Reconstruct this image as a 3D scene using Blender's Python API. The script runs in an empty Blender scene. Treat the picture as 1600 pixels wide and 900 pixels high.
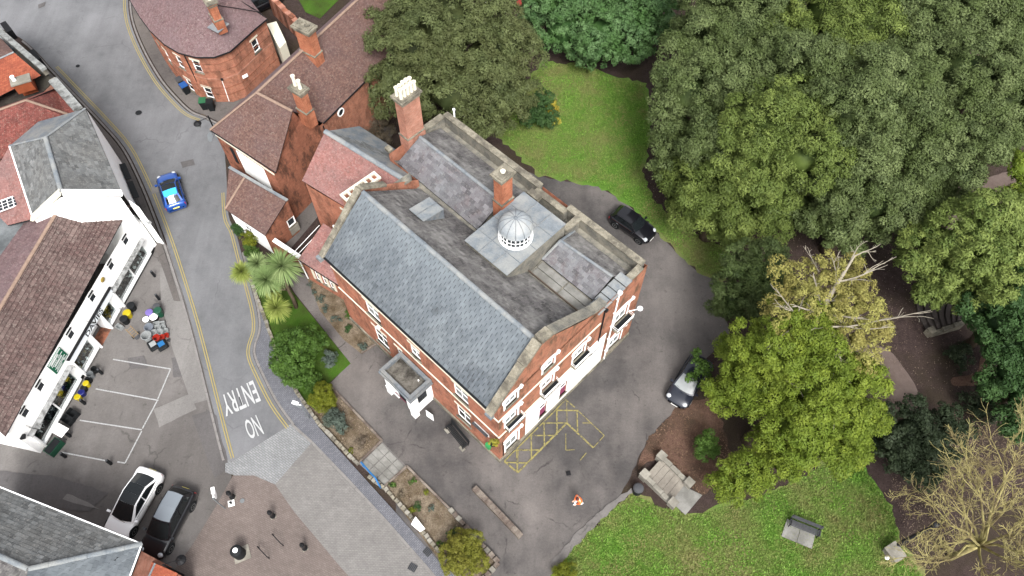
import bpy, bmesh, math, random
import numpy as np
from mathutils import Vector, Matrix, Euler
from mathutils.geometry import tessellate_polygon
random.seed(7); RNG=np.random.default_rng(11)
R=math.radians; PI=math.pi
sc=bpy.context.scene; COL=sc.collection
# ---------------------------------------------------------------- camera (drone, 50 m up, looking steeply down)
CH=50.0; TILT=0.537621; ROLL=-0.00422518; FPX=1199.8
cam=bpy.data.cameras.new('drone_camera'); co=bpy.data.objects.new('drone_camera',cam); COL.objects.link(co); sc.camera=co
cam.sensor_width=36; cam.lens=FPX/1600*36; cam.clip_end=3000; cam.clip_start=.5
_R=Vector((1,0,0)); _F=Vector((0,math.sin(TILT),-math.cos(TILT))); _D=_F.cross(_R)
_c,_s=math.cos(ROLL),math.sin(ROLL)
CR=_c*_R+_s*_D; CD=-_s*_R+_c*_D
co.matrix_world=Matrix(((CR.x,-CD.x,-_F.x,0),(CR.y,-CD.y,-_F.y,0),(CR.z,-CD.z,-_F.z,CH),(0,0,0,1)))
# ---------------------------------------------------------------- sky and sun (flat overcast daylight)
SUN_EL=R(52); SUN_AZ=R(168)
w=bpy.data.worlds.new('World'); sc.world=w; w.use_nodes=True
nt=w.node_tree; nt.nodes.clear()
sky=nt.nodes.new('ShaderNodeTexSky'); sky.sky_type='NISHITA'; sky.sun_disc=False
sky.sun_elevation=SUN_EL; sky.sun_rotation=SUN_AZ; sky.dust_density=4; sky.air_density=1; sky.ozone_density=1
hs=nt.nodes.new('ShaderNodeHueSaturation'); hs.inputs['Saturation'].default_value=0.2
bg=nt.nodes.new('ShaderNodeBackground'); bg.inputs['Strength'].default_value=0.115
wo=nt.nodes.new('ShaderNodeOutputWorld')
nt.links.new(sky.outputs[0],hs.inputs['Color']); nt.links.new(hs.outputs[0],bg.inputs[0]); nt.links.new(bg.outputs[0],wo.inputs[0])
sl=bpy.data.lights.new('sun','SUN'); sl.energy=1.5; sl.angle=R(20); sl.color=(1,.985,.955)
so=bpy.data.objects.new('sun',sl); COL.objects.link(so)
_sd=Vector((math.cos(SUN_EL)*math.sin(SUN_AZ),math.cos(SUN_EL)*math.cos(SUN_AZ),math.sin(SUN_EL)))
so.rotation_euler=_sd.to_track_quat('Z','Y').to_euler(); so.location=(0,0,80)
sc.view_settings.view_transform='Standard'; sc.view_settings.look='None'; sc.view_settings.exposure=1.66; sc.view_settings.gamma=1
GAIN=2.55
# ---------------------------------------------------------------- survey helpers
def S(x,y,z=0.0):
    x=float(x);y=float(y);z=float(z)
    d=(x-800)/FPX*CR+(y-450)/FPX*CD+_F
    return Vector((0,0,CH))+d*((z-CH)/d.z)
def mpp(p): return (Vector(p)-Vector((0,0,CH))).dot(_F)/FPX     # metres per photo pixel at p
def onwall(x,y,A,B):
    A=Vector((A[0],A[1],0));B=Vector((B[0],B[1],0)); t=(B-A).normalized(); n=Vector((t.y,-t.x,0))
    d=(x-800)/FPX*CR+(y-450)/FPX*CD+_F; C=Vector((0,0,CH)); k=(A-C).dot(n)/d.dot(n); p=C+d*k
    return (p-A).dot(t),p.z
YA=-0.76761
UA=Vector((-math.cos(YA),-math.sin(YA),0)); VA=Vector((-math.sin(YA),math.cos(YA),0)); OM=S(781,720.6)
def L(u,v,z=0.0): return Vector((OM.x,OM.y,0))+UA*u+VA*v+Vector((0,0,z))
UP=Vector((0,0,1))
# ---------------------------------------------------------------- materials
def lin(c):
    c=c/255; return c/12.92 if c<=.04045 else ((c+.055)/1.055)**2.4
def P(r,g,b,k=1.0): return (min(.85,lin(r)/GAIN*k),min(.85,lin(g)/GAIN*k),min(.85,lin(b)/GAIN*k),1)
class NT:
    def __init__(s,name):
        s.m=bpy.data.materials.new(name); s.m.use_nodes=True; s.t=s.m.node_tree; s.t.nodes.clear()
        s.o=s.n('ShaderNodeOutputMaterial'); s.b=s.n('ShaderNodeBsdfPrincipled'); s.l(s.b.outputs[0],s.o.inputs[0])
    def n(s,k,**kw):
        a=s.t.nodes.new(k)
        for q,v in kw.items(): setattr(a,q,v)
        return a
    def l(s,a,b): s.t.links.new(a,b)
    def coord(s,kind='Position'):
        if kind=='Position': return s.n('ShaderNodeNewGeometry').outputs['Position']
        return s.n('ShaderNodeTexCoord').outputs[kind]
    def noise(s,vec,scale,detail=4,rough=.6,lo=.35,hi=.65):
        a=s.n('ShaderNodeTexNoise'); a.inputs['Scale'].default_value=scale; a.inputs['Detail'].default_value=detail; a.inputs['Roughness'].default_value=rough
        s.l(vec,a.inputs['Vector']); r=s.n('ShaderNodeMapRange'); r.inputs[1].default_value=lo; r.inputs[2].default_value=hi; s.l(a.outputs['Fac'],r.inputs[0]); return r.outputs[0]
    def mix(s,f,a,b,mode='MIX'):
        m=s.n('ShaderNodeMix',data_type='RGBA',blend_type=mode)
        for sock,v in ((m.inputs[0],f),(m.inputs[6],a),(m.inputs[7],b)):
            if isinstance(v,(int,float)): sock.default_value=v
            elif isinstance(v,tuple): sock.default_value=v
            else: s.l(v,sock)
        return m.outputs[2]
    def math(s,op,a,b=0.0):
        m=s.n('ShaderNodeMath',operation=op)
        for sock,v in ((m.inputs[0],a),(m.inputs[1],b)):
            if isinstance(v,(int,float)): sock.default_value=v
            else: s.l(v,sock)
        return m.outputs[0]
    def bump(s,h,dist,st=1.0):
        b=s.n('ShaderNodeBump'); b.inputs['Distance'].default_value=dist; b.inputs['Strength'].default_value=st; s.l(h,b.inputs['Height']); s.l(b.outputs[0],s.b.inputs['Normal'])
    def fin(s,col,rough=.8,metal=0,spec=.3):
        if isinstance(col,tuple): s.b.inputs['Base Color'].default_value=col
        else: s.l(col,s.b.inputs['Base Color'])
        s.b.inputs['Roughness'].default_value=rough; s.b.inputs['Metallic'].default_value=metal; s.b.inputs['Specular IOR Level'].default_value=spec
        return s.m
def m_plain(name,col,rough=.6,metal=0,spec=.4,var=.12,scale=3,coord='Object'):
    t=NT(name); v=t.coord(coord); f=t.noise(v,scale,5,.65,.3,.7)
    a=tuple(min(1,c*(1+var)) for c in col[:3])+(1,); b=tuple(c*(1-var) for c in col[:3])+(1,)
    return t.fin(t.mix(f,b,a),rough,metal,spec)
def m_ground(name,c1,c2,c3=None,s1=.35,s2=3,fine=40,fvar=.25,rough=.9,bump=.004,patch=None):
    """layered noise ground"""
    t=NT(name); v=t.coord()
    f=t.noise(v,s2,6,.7,.3,.7); col=t.mix(f,c1,c2)
    if c3: col=t.mix(t.noise(v,s1,5,.62,.42,.62),col,c3)
    if patch=='worn':
        col=t.mix(t.math('MULTIPLY',t.noise(v,.55,6,.75,.54,.68),.75),col,P(150,134,98)); patch=None
    if patch:
        vo=t.n('ShaderNodeTexVoronoi'); vo.inputs['Scale'].default_value=patch; t.l(v,vo.inputs['Vector'])
        sp=t.n('ShaderNodeSeparateColor'); t.l(vo.outputs['Color'],sp.inputs[0])
        mr=t.n('ShaderNodeMapRange'); mr.inputs[3].default_value=.86; mr.inputs[4].default_value=1.12; t.l(sp.outputs[0],mr.inputs[0])
        col=t.mix(1.0,col,t.comb(mr.outputs[0]) if hasattr(t,'comb') else mr.outputs[0],'MULTIPLY')
    g=t.noise(v,fine,3,.8,.25,.75)
    mr=t.n('ShaderNodeMapRange'); mr.inputs[3].default_value=1-fvar; mr.inputs[4].default_value=1+fvar; t.l(g,mr.inputs[0])
    col=t.mix(1.0,col,mr.outputs[0],'MULTIPLY')
    if bump: t.bump(g,bump)
    return t.fin(col,rough,0,.06)
def m_asphalt(name,c1,c2,c3,stain=.5,crack=.5,fvar=.16):
    t=NT(name); v=t.coord()
    col=t.mix(t.noise(v,.9,6,.7,.3,.7),c1,c2); col=t.mix(t.noise(v,.11,5,.6,.42,.62),col,c3)
    def mul(lo,hi,f):
        nonlocal col
        mr=t.n('ShaderNodeMapRange'); mr.inputs[3].default_value=lo; mr.inputs[4].default_value=hi; t.l(f,mr.inputs[0]); col=t.mix(1.0,col,mr.outputs[0],'MULTIPLY')
    mul(1-fvar,1+fvar,t.noise(v,7,6,.85,.3,.7)); mul(.9,1.1,t.noise(v,28,3,.8,.3,.7))
    # tyre-polished bands and blotches
    mp=t.n('ShaderNodeMapping'); mp.inputs['Rotation'].default_value=(0,0,.35); mp.inputs['Scale'].default_value=(1.1,.12,1); t.l(v,mp.inputs['Vector']); mul(.9,1.08,t.noise(mp.outputs[0],.6,4,.6,.35,.65))
    mul(1,1-.32*stain,t.noise(v,1.7,5,.7,.60,.68)); mul(1,1+.35*stain,t.noise(v,5,5,.8,.66,.72))
    # cracks
    dn=t.n('ShaderNodeTexNoise'); dn.inputs['Scale'].default_value=1.6; dn.inputs['Detail'].default_value=5; t.l(v,dn.inputs['Vector'])
    mx=t.n('ShaderNodeMix',data_type='VECTOR'); mx.inputs[0].default_value=.35; t.l(v,mx.inputs[4]); t.l(dn.outputs['Color'],mx.inputs[5])
    vo=t.n('ShaderNodeTexVoronoi',feature='DISTANCE_TO_EDGE'); vo.inputs['Scale'].default_value=.33; t.l(mx.outputs[1],vo.inputs['Vector'])
    mr=t.n('ShaderNodeMapRange'); mr.inputs[1].default_value=0; mr.inputs[2].default_value=.012; mr.inputs[3].default_value=1; mr.inputs[4].default_value=0; t.l(vo.outputs['Distance'],mr.inputs[0])
    f=t.math('MULTIPLY',mr.outputs[0],t.math('MULTIPLY',t.noise(v,.35,4,.6,.5,.6),crack)); col=t.mix(f,col,tuple(c*.45 for c in c1[:3])+(1,))
    t.bump(t.noise(v,40,3),.004); return t.fin(col,.92,0,.08)
def m_tile(name,c1,c2,c3,lich=None,vr=.35,rough=.7,s=1.2,stain=None,streak=None,sdir=(1,0,0),samt=.6,zpale=None):
    """roof pieces: tone per piece from the face attribute, broad weathering, lichen spots"""
    t=NT(name); v=t.coord(); a=t.n('ShaderNodeAttribute',attribute_name='rnd')
    col=t.mix(a.outputs['Fac'],c1,c2); col=t.mix(t.noise(v,s*.35,5,.65,.42,.66),col,c3)
    if stain: col=t.mix(t.math('MULTIPLY',t.noise(v,s*.9,6,.7,.52,.72),.75),col,stain)
    w_=t.n('ShaderNodeTexWhiteNoise',noise_dimensions='1D'); t.l(a.outputs['Fac'],w_.inputs['W'])
    mr=t.n('ShaderNodeMapRange'); mr.inputs[3].default_value=1-vr; mr.inputs[4].default_value=1+vr; t.l(w_.outputs['Value'],mr.inputs[0])
    col=t.mix(1.0,col,mr.outputs[0],'MULTIPLY')
    if streak:
        X=Vector(sdir); Y=Vector((-X.y,X.x,0)); cb=t.n('ShaderNodeCombineXYZ')
        for ax,dv,k in ((0,X,4.5),(1,Y,.35)):
            d=t.n('ShaderNodeVectorMath',operation='DOT_PRODUCT'); t.l(v,d.inputs[0]); d.inputs[1].default_value=tuple(dv*k); t.l(d.outputs['Value'],cb.inputs[ax])
        col=t.mix(t.math('MULTIPLY',t.noise(cb.outputs[0],1,5,.75,.52,.68),samt),col,streak)
    if lich: col=t.mix(t.math('MULTIPLY',t.noise(v,7,6,.8,.55,.62),.75),col,lich)
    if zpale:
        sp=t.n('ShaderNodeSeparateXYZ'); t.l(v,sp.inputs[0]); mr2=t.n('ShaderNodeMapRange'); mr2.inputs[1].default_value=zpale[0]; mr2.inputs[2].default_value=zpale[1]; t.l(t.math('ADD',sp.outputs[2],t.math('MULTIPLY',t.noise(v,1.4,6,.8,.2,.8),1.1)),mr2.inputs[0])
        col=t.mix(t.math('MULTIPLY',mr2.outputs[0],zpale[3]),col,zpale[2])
    t.bump(t.noise(v,30,3),.003)
    return t.fin(col,rough,0,.2)
def m_brick(name,c1,c2,mort,stain=None,amt=.6,w=.225,h=.075,rough=.85,weather=1.0):
    t=NT(name); uv=t.coord('UV'); v=t.coord()
    b=t.n('ShaderNodeTexBrick'); b.inputs['Scale'].default_value=1; b.inputs['Brick Width'].default_value=w; b.inputs['Row Height'].default_value=h
    b.inputs['Mortar Size'].default_value=.008; b.inputs['Color1'].default_value=c1; b.inputs['Color2'].default_value=c2; b.inputs['Mortar'].default_value=mort; b.inputs['Bias'].default_value=-.1
    t.l(uv,b.inputs['Vector']); col=b.outputs['Color']
    g=t.noise(v,1.3,6,.7,.35,.7); mr=t.n('ShaderNodeMapRange'); mr.inputs[3].default_value=.78; mr.inputs[4].default_value=1.2; t.l(g,mr.inputs[0]); col=t.mix(1.0,col,mr.outputs[0],'MULTIPLY')
    if stain:
        mp=t.n('ShaderNodeMapping'); mp.inputs['Scale'].default_value=(1.2,1.2,.5); t.l(v,mp.inputs['Vector'])
        col=t.mix(t.math('MULTIPLY',t.noise(mp.outputs[0],1.1,7,.75,.48,.62),amt),col,stain)
    t.bump(b.outputs['Fac'],-.006)
    return t.fin(col,rough,0,.2)
def m_leaf(name,c1,c2,c3,rough=.55):
    t=NT(name); a=t.n('ShaderNodeAttribute',attribute_name='rnd'); v=t.coord()
    col=t.mix(a.outputs['Fac'],c1,c2); col=t.mix(t.noise(v,.5,4,.6,.4,.65),col,c3)
    b=t.b; t.fin(col,rough,0,.12)
    tr=t.n('ShaderNodeBsdfTranslucent'); t.l(col,tr.inputs[0]); mx=t.n('ShaderNodeMixShader'); mx.inputs[0].default_value=.22
    t.l(b.outputs[0],mx.inputs[1]); t.l(tr.outputs[0],mx.inputs[2]); t.l(mx.outputs[0],t.o.inputs[0]); return t.m
def m_worn(name,col,under,amt=.5,scale=9):
    t=NT(name); v=t.coord(); f=t.noise(v,scale,5,.8,amt-.06,amt+.06); return t.fin(t.mix(f,under,col),.8,0,.2)
M={}
M['asphalt']=m_asphalt('road_asphalt',P(132,133,135),P(150,150,153),P(162,162,165),.35,.35,.1)
M['drive']=m_asphalt('drive_asphalt',P(94,91,91),P(116,112,110),P(150,143,139),.9,.7,.18)
M['fore']=m_asphalt('forecourt_asphalt',P(148,143,140),P(164,159,156),P(128,123,120),.9,.8,.15)
M['patch']=m_asphalt('asphalt_patch',P(118,114,114),P(134,131,131),P(126,122,121),.5,.3,.14)
M['patchl']=m_asphalt('pale_asphalt_patch',P(156,152,149),P(172,168,165),P(164,160,157),.6,.5,.14)
M['pave']=m_asphalt('pavement_asphalt',P(112,107,105),P(132,126,123),P(146,139,134),.7,.5,.16)
M['kerb']=m_plain('kerb_stone',P(165,160,157),.85,0,.2,.15,2,'Position')
M['soil']=m_ground('leaf_litter',P(72,60,58),P(104,88,84),P(84,74,62),.22,2.2,14,.55,.95,.03)
M['mulch']=m_ground('bark_mulch',P(120,92,80),P(148,118,102),P(100,84,70),.4,3,16,.55,.95,.03)
M['bed']=m_ground('bed_soil',P(146,130,110),P(184,168,146),P(122,106,84),.8,4,18,.5,.95,.03)
M['grass']=m_ground('lawn_grass',P(98,142,54,1.2),P(122,162,72,1.2),P(152,150,98,1.15),.16,1.1,16,.45,.9,.03,patch='worn')
M['grassd']=m_ground('garden_grass',P(72,112,36,1.2),P(98,132,52,1.2),P(84,104,48),.5,2,18,.4,.9,.03)
M['path']=m_ground('park_path',P(128,112,106),P(146,130,122),P(112,96,88),.3,2,40,.2)
def m_blocks(name,c1,c2,mort,w,h,rot,off=.5,msize=.012):
    t=NT(name); v=t.coord(); mp=t.n('ShaderNodeMapping'); mp.inputs['Rotation'].default_value=(0,0,rot); t.l(v,mp.inputs['Vector'])
    b=t.n('ShaderNodeTexBrick'); b.offset=off; b.inputs['Scale'].default_value=1; b.inputs['Brick Width'].default_value=w; b.inputs['Row Height'].default_value=h
    b.inputs['Mortar Size'].default_value=msize; b.inputs['Color1'].default_value=c1; b.inputs['Color2'].default_value=c2; b.inputs['Mortar'].default_value=mort
    t.l(mp.outputs[0],b.inputs['Vector']); col=b.outputs['Color']
    for s_,lo,hi in ((.25,.84,1.14),(2.2,.9,1.1),(30,.88,1.12)):
        g=t.noise(v,s_,5,.7,.3,.7); mr=t.n('ShaderNodeMapRange'); mr.inputs[3].default_value=lo; mr.inputs[4].default_value=hi; t.l(g,mr.inputs[0]); col=t.mix(1.0,col,mr.outputs[0],'MULTIPLY')
    t.bump(b.outputs['Fac'],-.008); return t.fin(col,.85,0,.25)
M['brown']=m_blocks('brown_block_paving',P(144,130,124),P(156,142,135),P(130,118,112),.22,.11,R(25))
M['blockroad']=m_blocks('herringbone_blocks',P(160,156,153),P(170,166,162),P(148,144,141),.21,.105,R(-2))
M['blockgrey']=m_blocks('blue_grey_block_paving',P(132,133,141),P(150,151,158),P(112,112,118),.21,.11,R(-44))
M['setts']=m_blocks('granite_setts',P(170,172,174),P(188,189,190),P(152,152,152),.32,.13,R(33),.5,.02)
M['white']=m_plain('white_paint',(.82,.82,.81,1),.55,0,.4,.05,2)
M['whiter']=m_plain('white_render',(.84,.84,.82,1),.8,0,.2,.03,1.2,'Position')
M['cream']=m_plain('cream_render',(.56,.53,.43,1),.8,0,.2,.06,1.2)
M['linew']=m_worn('worn_white_line',P(225,225,225),P(150,146,143),.43,14)
M['linewr']=m_worn('white_road_paint',P(235,236,236),P(140,140,140),.36,14)
M['liney']=m_worn('yellow_line',P(206,188,122),P(140,136,128),.38,10)
M['linehatch']=m_worn('worn_yellow_hatching',P(184,172,108),P(106,101,98),.46,5)
M['glass']=m_plain('window_glass',(.02,.024,.028,1),.08,0,.45,.2,2)
M['glassl']=m_plain('pale_blind_and_painted_reflection',P(190,195,195),.15,0,.8,.1,2)  # blinds and lantern panes; on a windscreen it is painted sky reflection
M['black']=m_plain('black_metal',(.008,.008,.009,1),.55,0,.15,.2)
M['darkm']=m_plain('dark_plastic',(.011,.012,.013,1),.65,0,.12,.2)
M['grey']=m_plain('grey_metal',(.045,.046,.05,1),.55,0,.2,.15)
M['lead']=m_ground('lead_sheet',P(140,148,156),P(170,178,184),P(190,192,190),.8,3,12,.12,.55,.004)
M['domelead']=m_ground('pale_dome_lead',P(178,186,192),P(204,210,214),P(214,216,214),1.2,4,12,.1,.5,.003)
M['leadd']=m_ground('weathered_lead',P(128,136,144),P(160,167,174),P(178,178,174),.9,3,12,.14,.55,.004)
M['stone']=m_ground('weathered_stone',P(168,160,142),P(206,198,178),P(134,128,116),1.4,5,20,.3,.9,.012)
M['stoned']=m_ground('lichened_stone',P(132,130,124),P(170,166,156),P(190,184,168),1.2,5,20,.3,.9,.012)
M['woodlight']=m_plain('pale_wood',P(190,160,116),.6,0,.3,.1)
M['skin']=m_plain('skin',(.55,.33,.24,1),.5,0,.3,.05); M['trouser']=m_plain('pale_trousers',(.6,.6,.62,1),.8,0,.2,.05); M['shoe']=m_plain('white_shoes',(.7,.7,.7,1),.6,0,.3,.05); M['hair']=m_plain('dark_red_brown_hair',(.05,.008,.008,1),.6,0,.3,.2)
M['flagstone']=m_ground('worn_flagstone',P(174,166,154),P(194,186,173),P(158,150,140),.9,4,25,.2,.9,.006)
M['flagstonedark']=m_ground('old_flagstone_painted_shade',P(118,108,104),P(138,128,122),P(104,96,92),.9,4,25,.2,.9,.006)  # darker flagstone copy with the shade under the conifer put into its colour
M['stonebrown']=m_ground('brown_stone',P(118,104,96),P(146,132,122),P(176,164,152),1.2,6,20,.3,.9,.01)
M['concrete']=m_ground('pale_concrete',P(180,175,162),P(206,200,187),P(160,155,144),.9,4,25,.15,.9,.005)
M['felt2']=m_ground('mottled_asphalt_roof',P(128,124,116),P(160,155,146),P(84,80,74),1.6,5,20,.3,.9,.008)
M['flag']=m_ground('paving_slab',P(168,166,160),P(190,188,182),P(150,148,142),.8,3,25,.15,.85,.004)
M['brick']=m_brick('orange_red_brick',P(196,118,90,1.35),P(214,140,110,1.35),P(210,172,150,1.2),P(128,92,74),.65)
M['brickg']=m_brick('weathered_gable_brick',P(192,116,88,1.3),P(212,140,108,1.3),P(206,164,140,1.2),P(130,106,84),.9)
M['brickd']=m_brick('dark_stained_brick',P(178,108,82,1.3),P(200,128,98,1.3),P(176,134,114,1.1),P(104,74,60),.9)
M['brickp']=m_brick('pale_pink_brick',P(210,140,116,1.3),P(228,166,142,1.3),P(214,176,156),P(150,92,70),.5)
M['brickt']=m_brick('terracotta_brick',P(210,128,94,1.3),P(228,150,114,1.3),P(202,140,112),P(140,80,56),.5)
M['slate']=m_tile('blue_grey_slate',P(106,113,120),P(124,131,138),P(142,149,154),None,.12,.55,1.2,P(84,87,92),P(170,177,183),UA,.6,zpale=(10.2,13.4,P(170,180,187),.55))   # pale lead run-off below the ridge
M['slated']=m_tile('dark_stained_slate',P(98,95,95),P(128,124,124),P(172,169,166),P(176,172,164),.26,.7,1.6,P(76,72,70),P(186,182,176),UA,.5)
M['slatel']=m_tile('purple_grey_slate',P(120,116,120),P(154,151,155),P(156,158,162),P(178,176,172),.25,.6,1.3,P(124,108,108))
M['slateg']=m_tile('old_grey_slate',P(120,122,122),P(156,158,158),P(140,140,138),P(190,186,180),.26,.7,1.5,P(100,100,100))
M['tileb']=m_tile('brown_plain_tile',P(122,92,84),P(146,114,104),P(130,104,100),P(176,158,148),.16,.85,1.2,P(112,84,78))
M['tilep']=m_tile('pink_red_tile',P(180,124,116),P(202,148,140),P(172,134,130),P(206,184,176),.12,.85,1.3,P(124,92,86))
M['tiler']=m_tile('mossy_red_tile',P(150,80,72),P(176,108,98),P(134,78,72),P(190,160,146),.18,.85,1.5,P(92,56,52))
M['tileo']=m_tile('orange_tile',P(188,100,74),P(212,124,92),P(176,96,74),None,.12,.85,1.3,P(150,80,60))
M['tilev']=m_tile('purple_brown_tile',P(134,106,108),P(158,130,130),P(146,122,124),P(182,168,162),.14,.85,1.2,P(120,92,92))
M['tilesh']=m_tile('brown_pantile',P(118,98,94),P(148,128,122),P(120,96,92),P(186,172,162),.24,.85,1.2,P(90,72,70))
M['bark']=m_plain('bark',P(112,98,82),.9,0,.1,.3,4)
M['deadwood']=m_plain('bleached_dead_wood',P(196,186,168),.85,0,.1,.15,4)
M['lichenwood']=m_ground('lichen_covered_twigs',P(186,172,108,1.2),P(222,212,150,1.25),P(140,124,92,1.2),.8,4,10,.2,.9,0)
M['wood']=m_plain('brown_wood',P(108,92,78),.7,0,.3,.2,5)
M['pink']=m_plain('pink_panel',P(178,84,122),.6,0,.3,.08)
M['greensign']=m_plain('green_sign_board',P(6,128,92),.5,0,.3,.04)
def LF(n,a,b,c): M[n]=m_leaf(n,P(*a,1.0),P(*b,1.6),P(*c,1.3))
LF('yewdark',(84,96,58),(124,134,86),(100,106,66))
LF('laurel',(68,106,58),(124,156,104),(92,130,70))
LF('holmgrey',(66,84,46),(136,150,98),(100,116,66))
LF('holmbright',(76,96,44),(144,160,84),(108,126,62))
LF('gold',(94,116,38),(150,166,64),(118,140,50))
LF('goldpale',(160,160,84),(186,182,104),(168,158,90))
LF('conifer',(76,96,54),(110,128,74),(92,106,64))
LF('rightgreen',(88,116,56),(156,170,92),(122,140,72))
LF('deepgreen',(52,80,44),(86,116,66),(68,98,54))
LF('holly',(50,62,44),(82,94,70),(60,74,50))
LF('bush',(62,92,38),(102,134,60),(82,112,48))
LF('topiary',(104,116,28),(140,146,48),(122,128,44))
LF('bushgold',(116,120,44),(150,152,64),(136,132,58))
LF('bluebush',(86,100,92),(118,132,120),(98,110,98))
LF('palm',(112,142,78),(190,208,146),(150,178,110))
LF('palmy',(136,158,62),(196,206,120),(164,180,88))
LF('litterleaf',(110,94,82),(170,152,132),(130,110,94))
LF('blade',(104,156,54),(148,190,84),(160,162,100))
LF('barkchip',(96,72,58),(150,122,102),(110,86,70))
LF('brush',(118,104,92),(150,136,118),(110,100,80))
LF('varieg',(150,160,60),(196,190,90),(200,160,40))
# ---------------------------------------------------------------- mesh builders
def link(o,parent=None):
    COL.objects.link(o)
    if parent is not None: o.parent=parent
    return o
def thing(name,label,cat,loc=(0,0,0),group=None,rz=0):
    o=bpy.data.objects.new(name,None); o.empty_display_size=.2; link(o); o.location=loc; o.rotation_euler=(0,0,rz)
    o['label']=label; o['category']=cat
    if group: o['group']=group
    return o
def tag(o,label,cat,group=None):
    o['label']=label; o['category']=cat
    if group: o['group']=group
    return o
def worldloc(p):
    v=Vector((0,0,0))
    while p is not None: v=v+Vector(p.location); p=p.parent
    return v
class MB:
    def __init__(s): s.v=[]; s.f=[]; s.mi=[]; s.r=[]
    def face(s,pts,mi=0,r=None):
        n=len(s.v); s.v+= [tuple(p) for p in pts]; s.f.append(tuple(range(n,n+len(pts)))); s.mi.append(mi); s.r.append(random.random() if r is None else r); return s
    def prism(s,pts,z0,z1,mi=0,r=None,bottom=False):
        r=random.random() if r is None else r
        a=[Vector((p[0],p[1],z0)) for p in pts]; b=[Vector((p[0],p[1],z1)) for p in pts]; n=len(pts)
        ar=sum(pts[i][0]*pts[(i+1)%n][1]-pts[(i+1)%n][0]*pts[i][1] for i in range(n))
        if ar<0: a.reverse(); b.reverse()
        s.face(b,mi,r)
        if bottom: s.face(a[::-1],mi,r)
        for i in range(n): j=(i+1)%n; s.face([a[i],a[j],b[j],b[i]],mi,r)
        return s
    def obox(s,o,x,y,z,mi=0,r=None):
        """box from corner o with edge vectors x,y,z"""
        r=random.random() if r is None else r; o,x,y,z=map(Vector,(o,x,y,z))
        if x.cross(y).dot(z)<0: x,y=y,x
        c=[o,o+x,o+x+y,o+y,o+z,o+x+z,o+x+y+z,o+y+z]
        for f in ((0,3,2,1),(4,5,6,7),(0,1,5,4),(1,2,6,5),(2,3,7,6),(3,0,4,7)): s.face([c[i] for i in f],mi,r)
        return s
    def box(s,c,sz,rz=0,mi=0,r=None):
        x=Vector((math.cos(rz),math.sin(rz),0))*sz[0]; y=Vector((-math.sin(rz),math.cos(rz),0))*sz[1]; z=Vector((0,0,sz[2]))
        return s.obox(Vector(c)-x/2-y/2-z/2,x,y,z,mi,r)
    def beam(s,a,b,w,h,mi=0,up=UP):
        a,b=Vector(a),Vector(b); d=b-a
        if d.length<1e-6: return s
        y=up.cross(d)
        if y.length<1e-5: y=Vector((1,0,0)).cross(d)
        y=y.normalized()*w; z=d.cross(y).normalized()*h
        return s.obox(a-y/2-z/2,d,y,z,mi)
    def tube(s,pts,rad,n=8,mi=0,cap=True):
        pts=[Vector(p) for p in pts]; r0=random.random()
        if not hasattr(rad,'__len__'): rad=[rad]*len(pts)
        rings=[]; ref=None
        for i,p in enumerate(pts):
            d=(pts[min(i+1,len(pts)-1)]-pts[max(i-1,0)])
            d=d.normalized() if d.length>1e-9 else UP
            if ref is None: ref=Vector((1,0,0)) if abs(d.x)<.8 else Vector((0,1,0))
            a=(ref-d*ref.dot(d)).normalized(); ref=a; b=d.cross(a)
            rings.append([p+(a*math.cos(2*PI*k/n)+b*math.sin(2*PI*k/n))*rad[i] for k in range(n)])
        base=len(s.v)
        for rg in rings: s.v+=[tuple(q) for q in rg]
        for i in range(len(rings)-1):
            for k in range(n):
                s.f.append((base+i*n+k,base+i*n+(k+1)%n,base+(i+1)*n+(k+1)%n,base+(i+1)*n+k)); s.mi.append(mi); s.r.append(r0)
        if cap:
            s.f.append(tuple(base+k for k in reversed(range(n)))); s.mi.append(mi); s.r.append(r0)
            e=base+(len(rings)-1)*n; s.f.append(tuple(e+k for k in range(n))); s.mi.append(mi); s.r.append(r0)
        return s
    def lathe(s,c,prof,n=16,mi=0,axis=UP):
        c=Vector(c); axis=Vector(axis).normalized(); a=Vector((1,0,0)) if abs(axis.x)<.8 else Vector((0,1,0)); a=(a-axis*a.dot(axis)).normalized(); b=axis.cross(a)
        base=len(s.v); r0=random.random()
        for (rr,z) in prof: s.v+=[tuple(c+axis*z+(a*math.cos(2*PI*k/n)+b*math.sin(2*PI*k/n))*max(rr,.0005)) for k in range(n)]
        for i in range(len(prof)-1):
            for k in range(n): s.f.append((base+i*n+k,base+i*n+(k+1)%n,base+(i+1)*n+(k+1)%n,base+(i+1)*n+k)); s.mi.append(mi); s.r.append(r0)
        s.f.append(tuple(base+(len(prof)-1)*n+k for k in range(n))); s.mi.append(mi); s.r.append(r0)
        s.f.append(tuple(base+k for k in reversed(range(n)))); s.mi.append(mi); s.r.append(r0)
        return s
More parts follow.
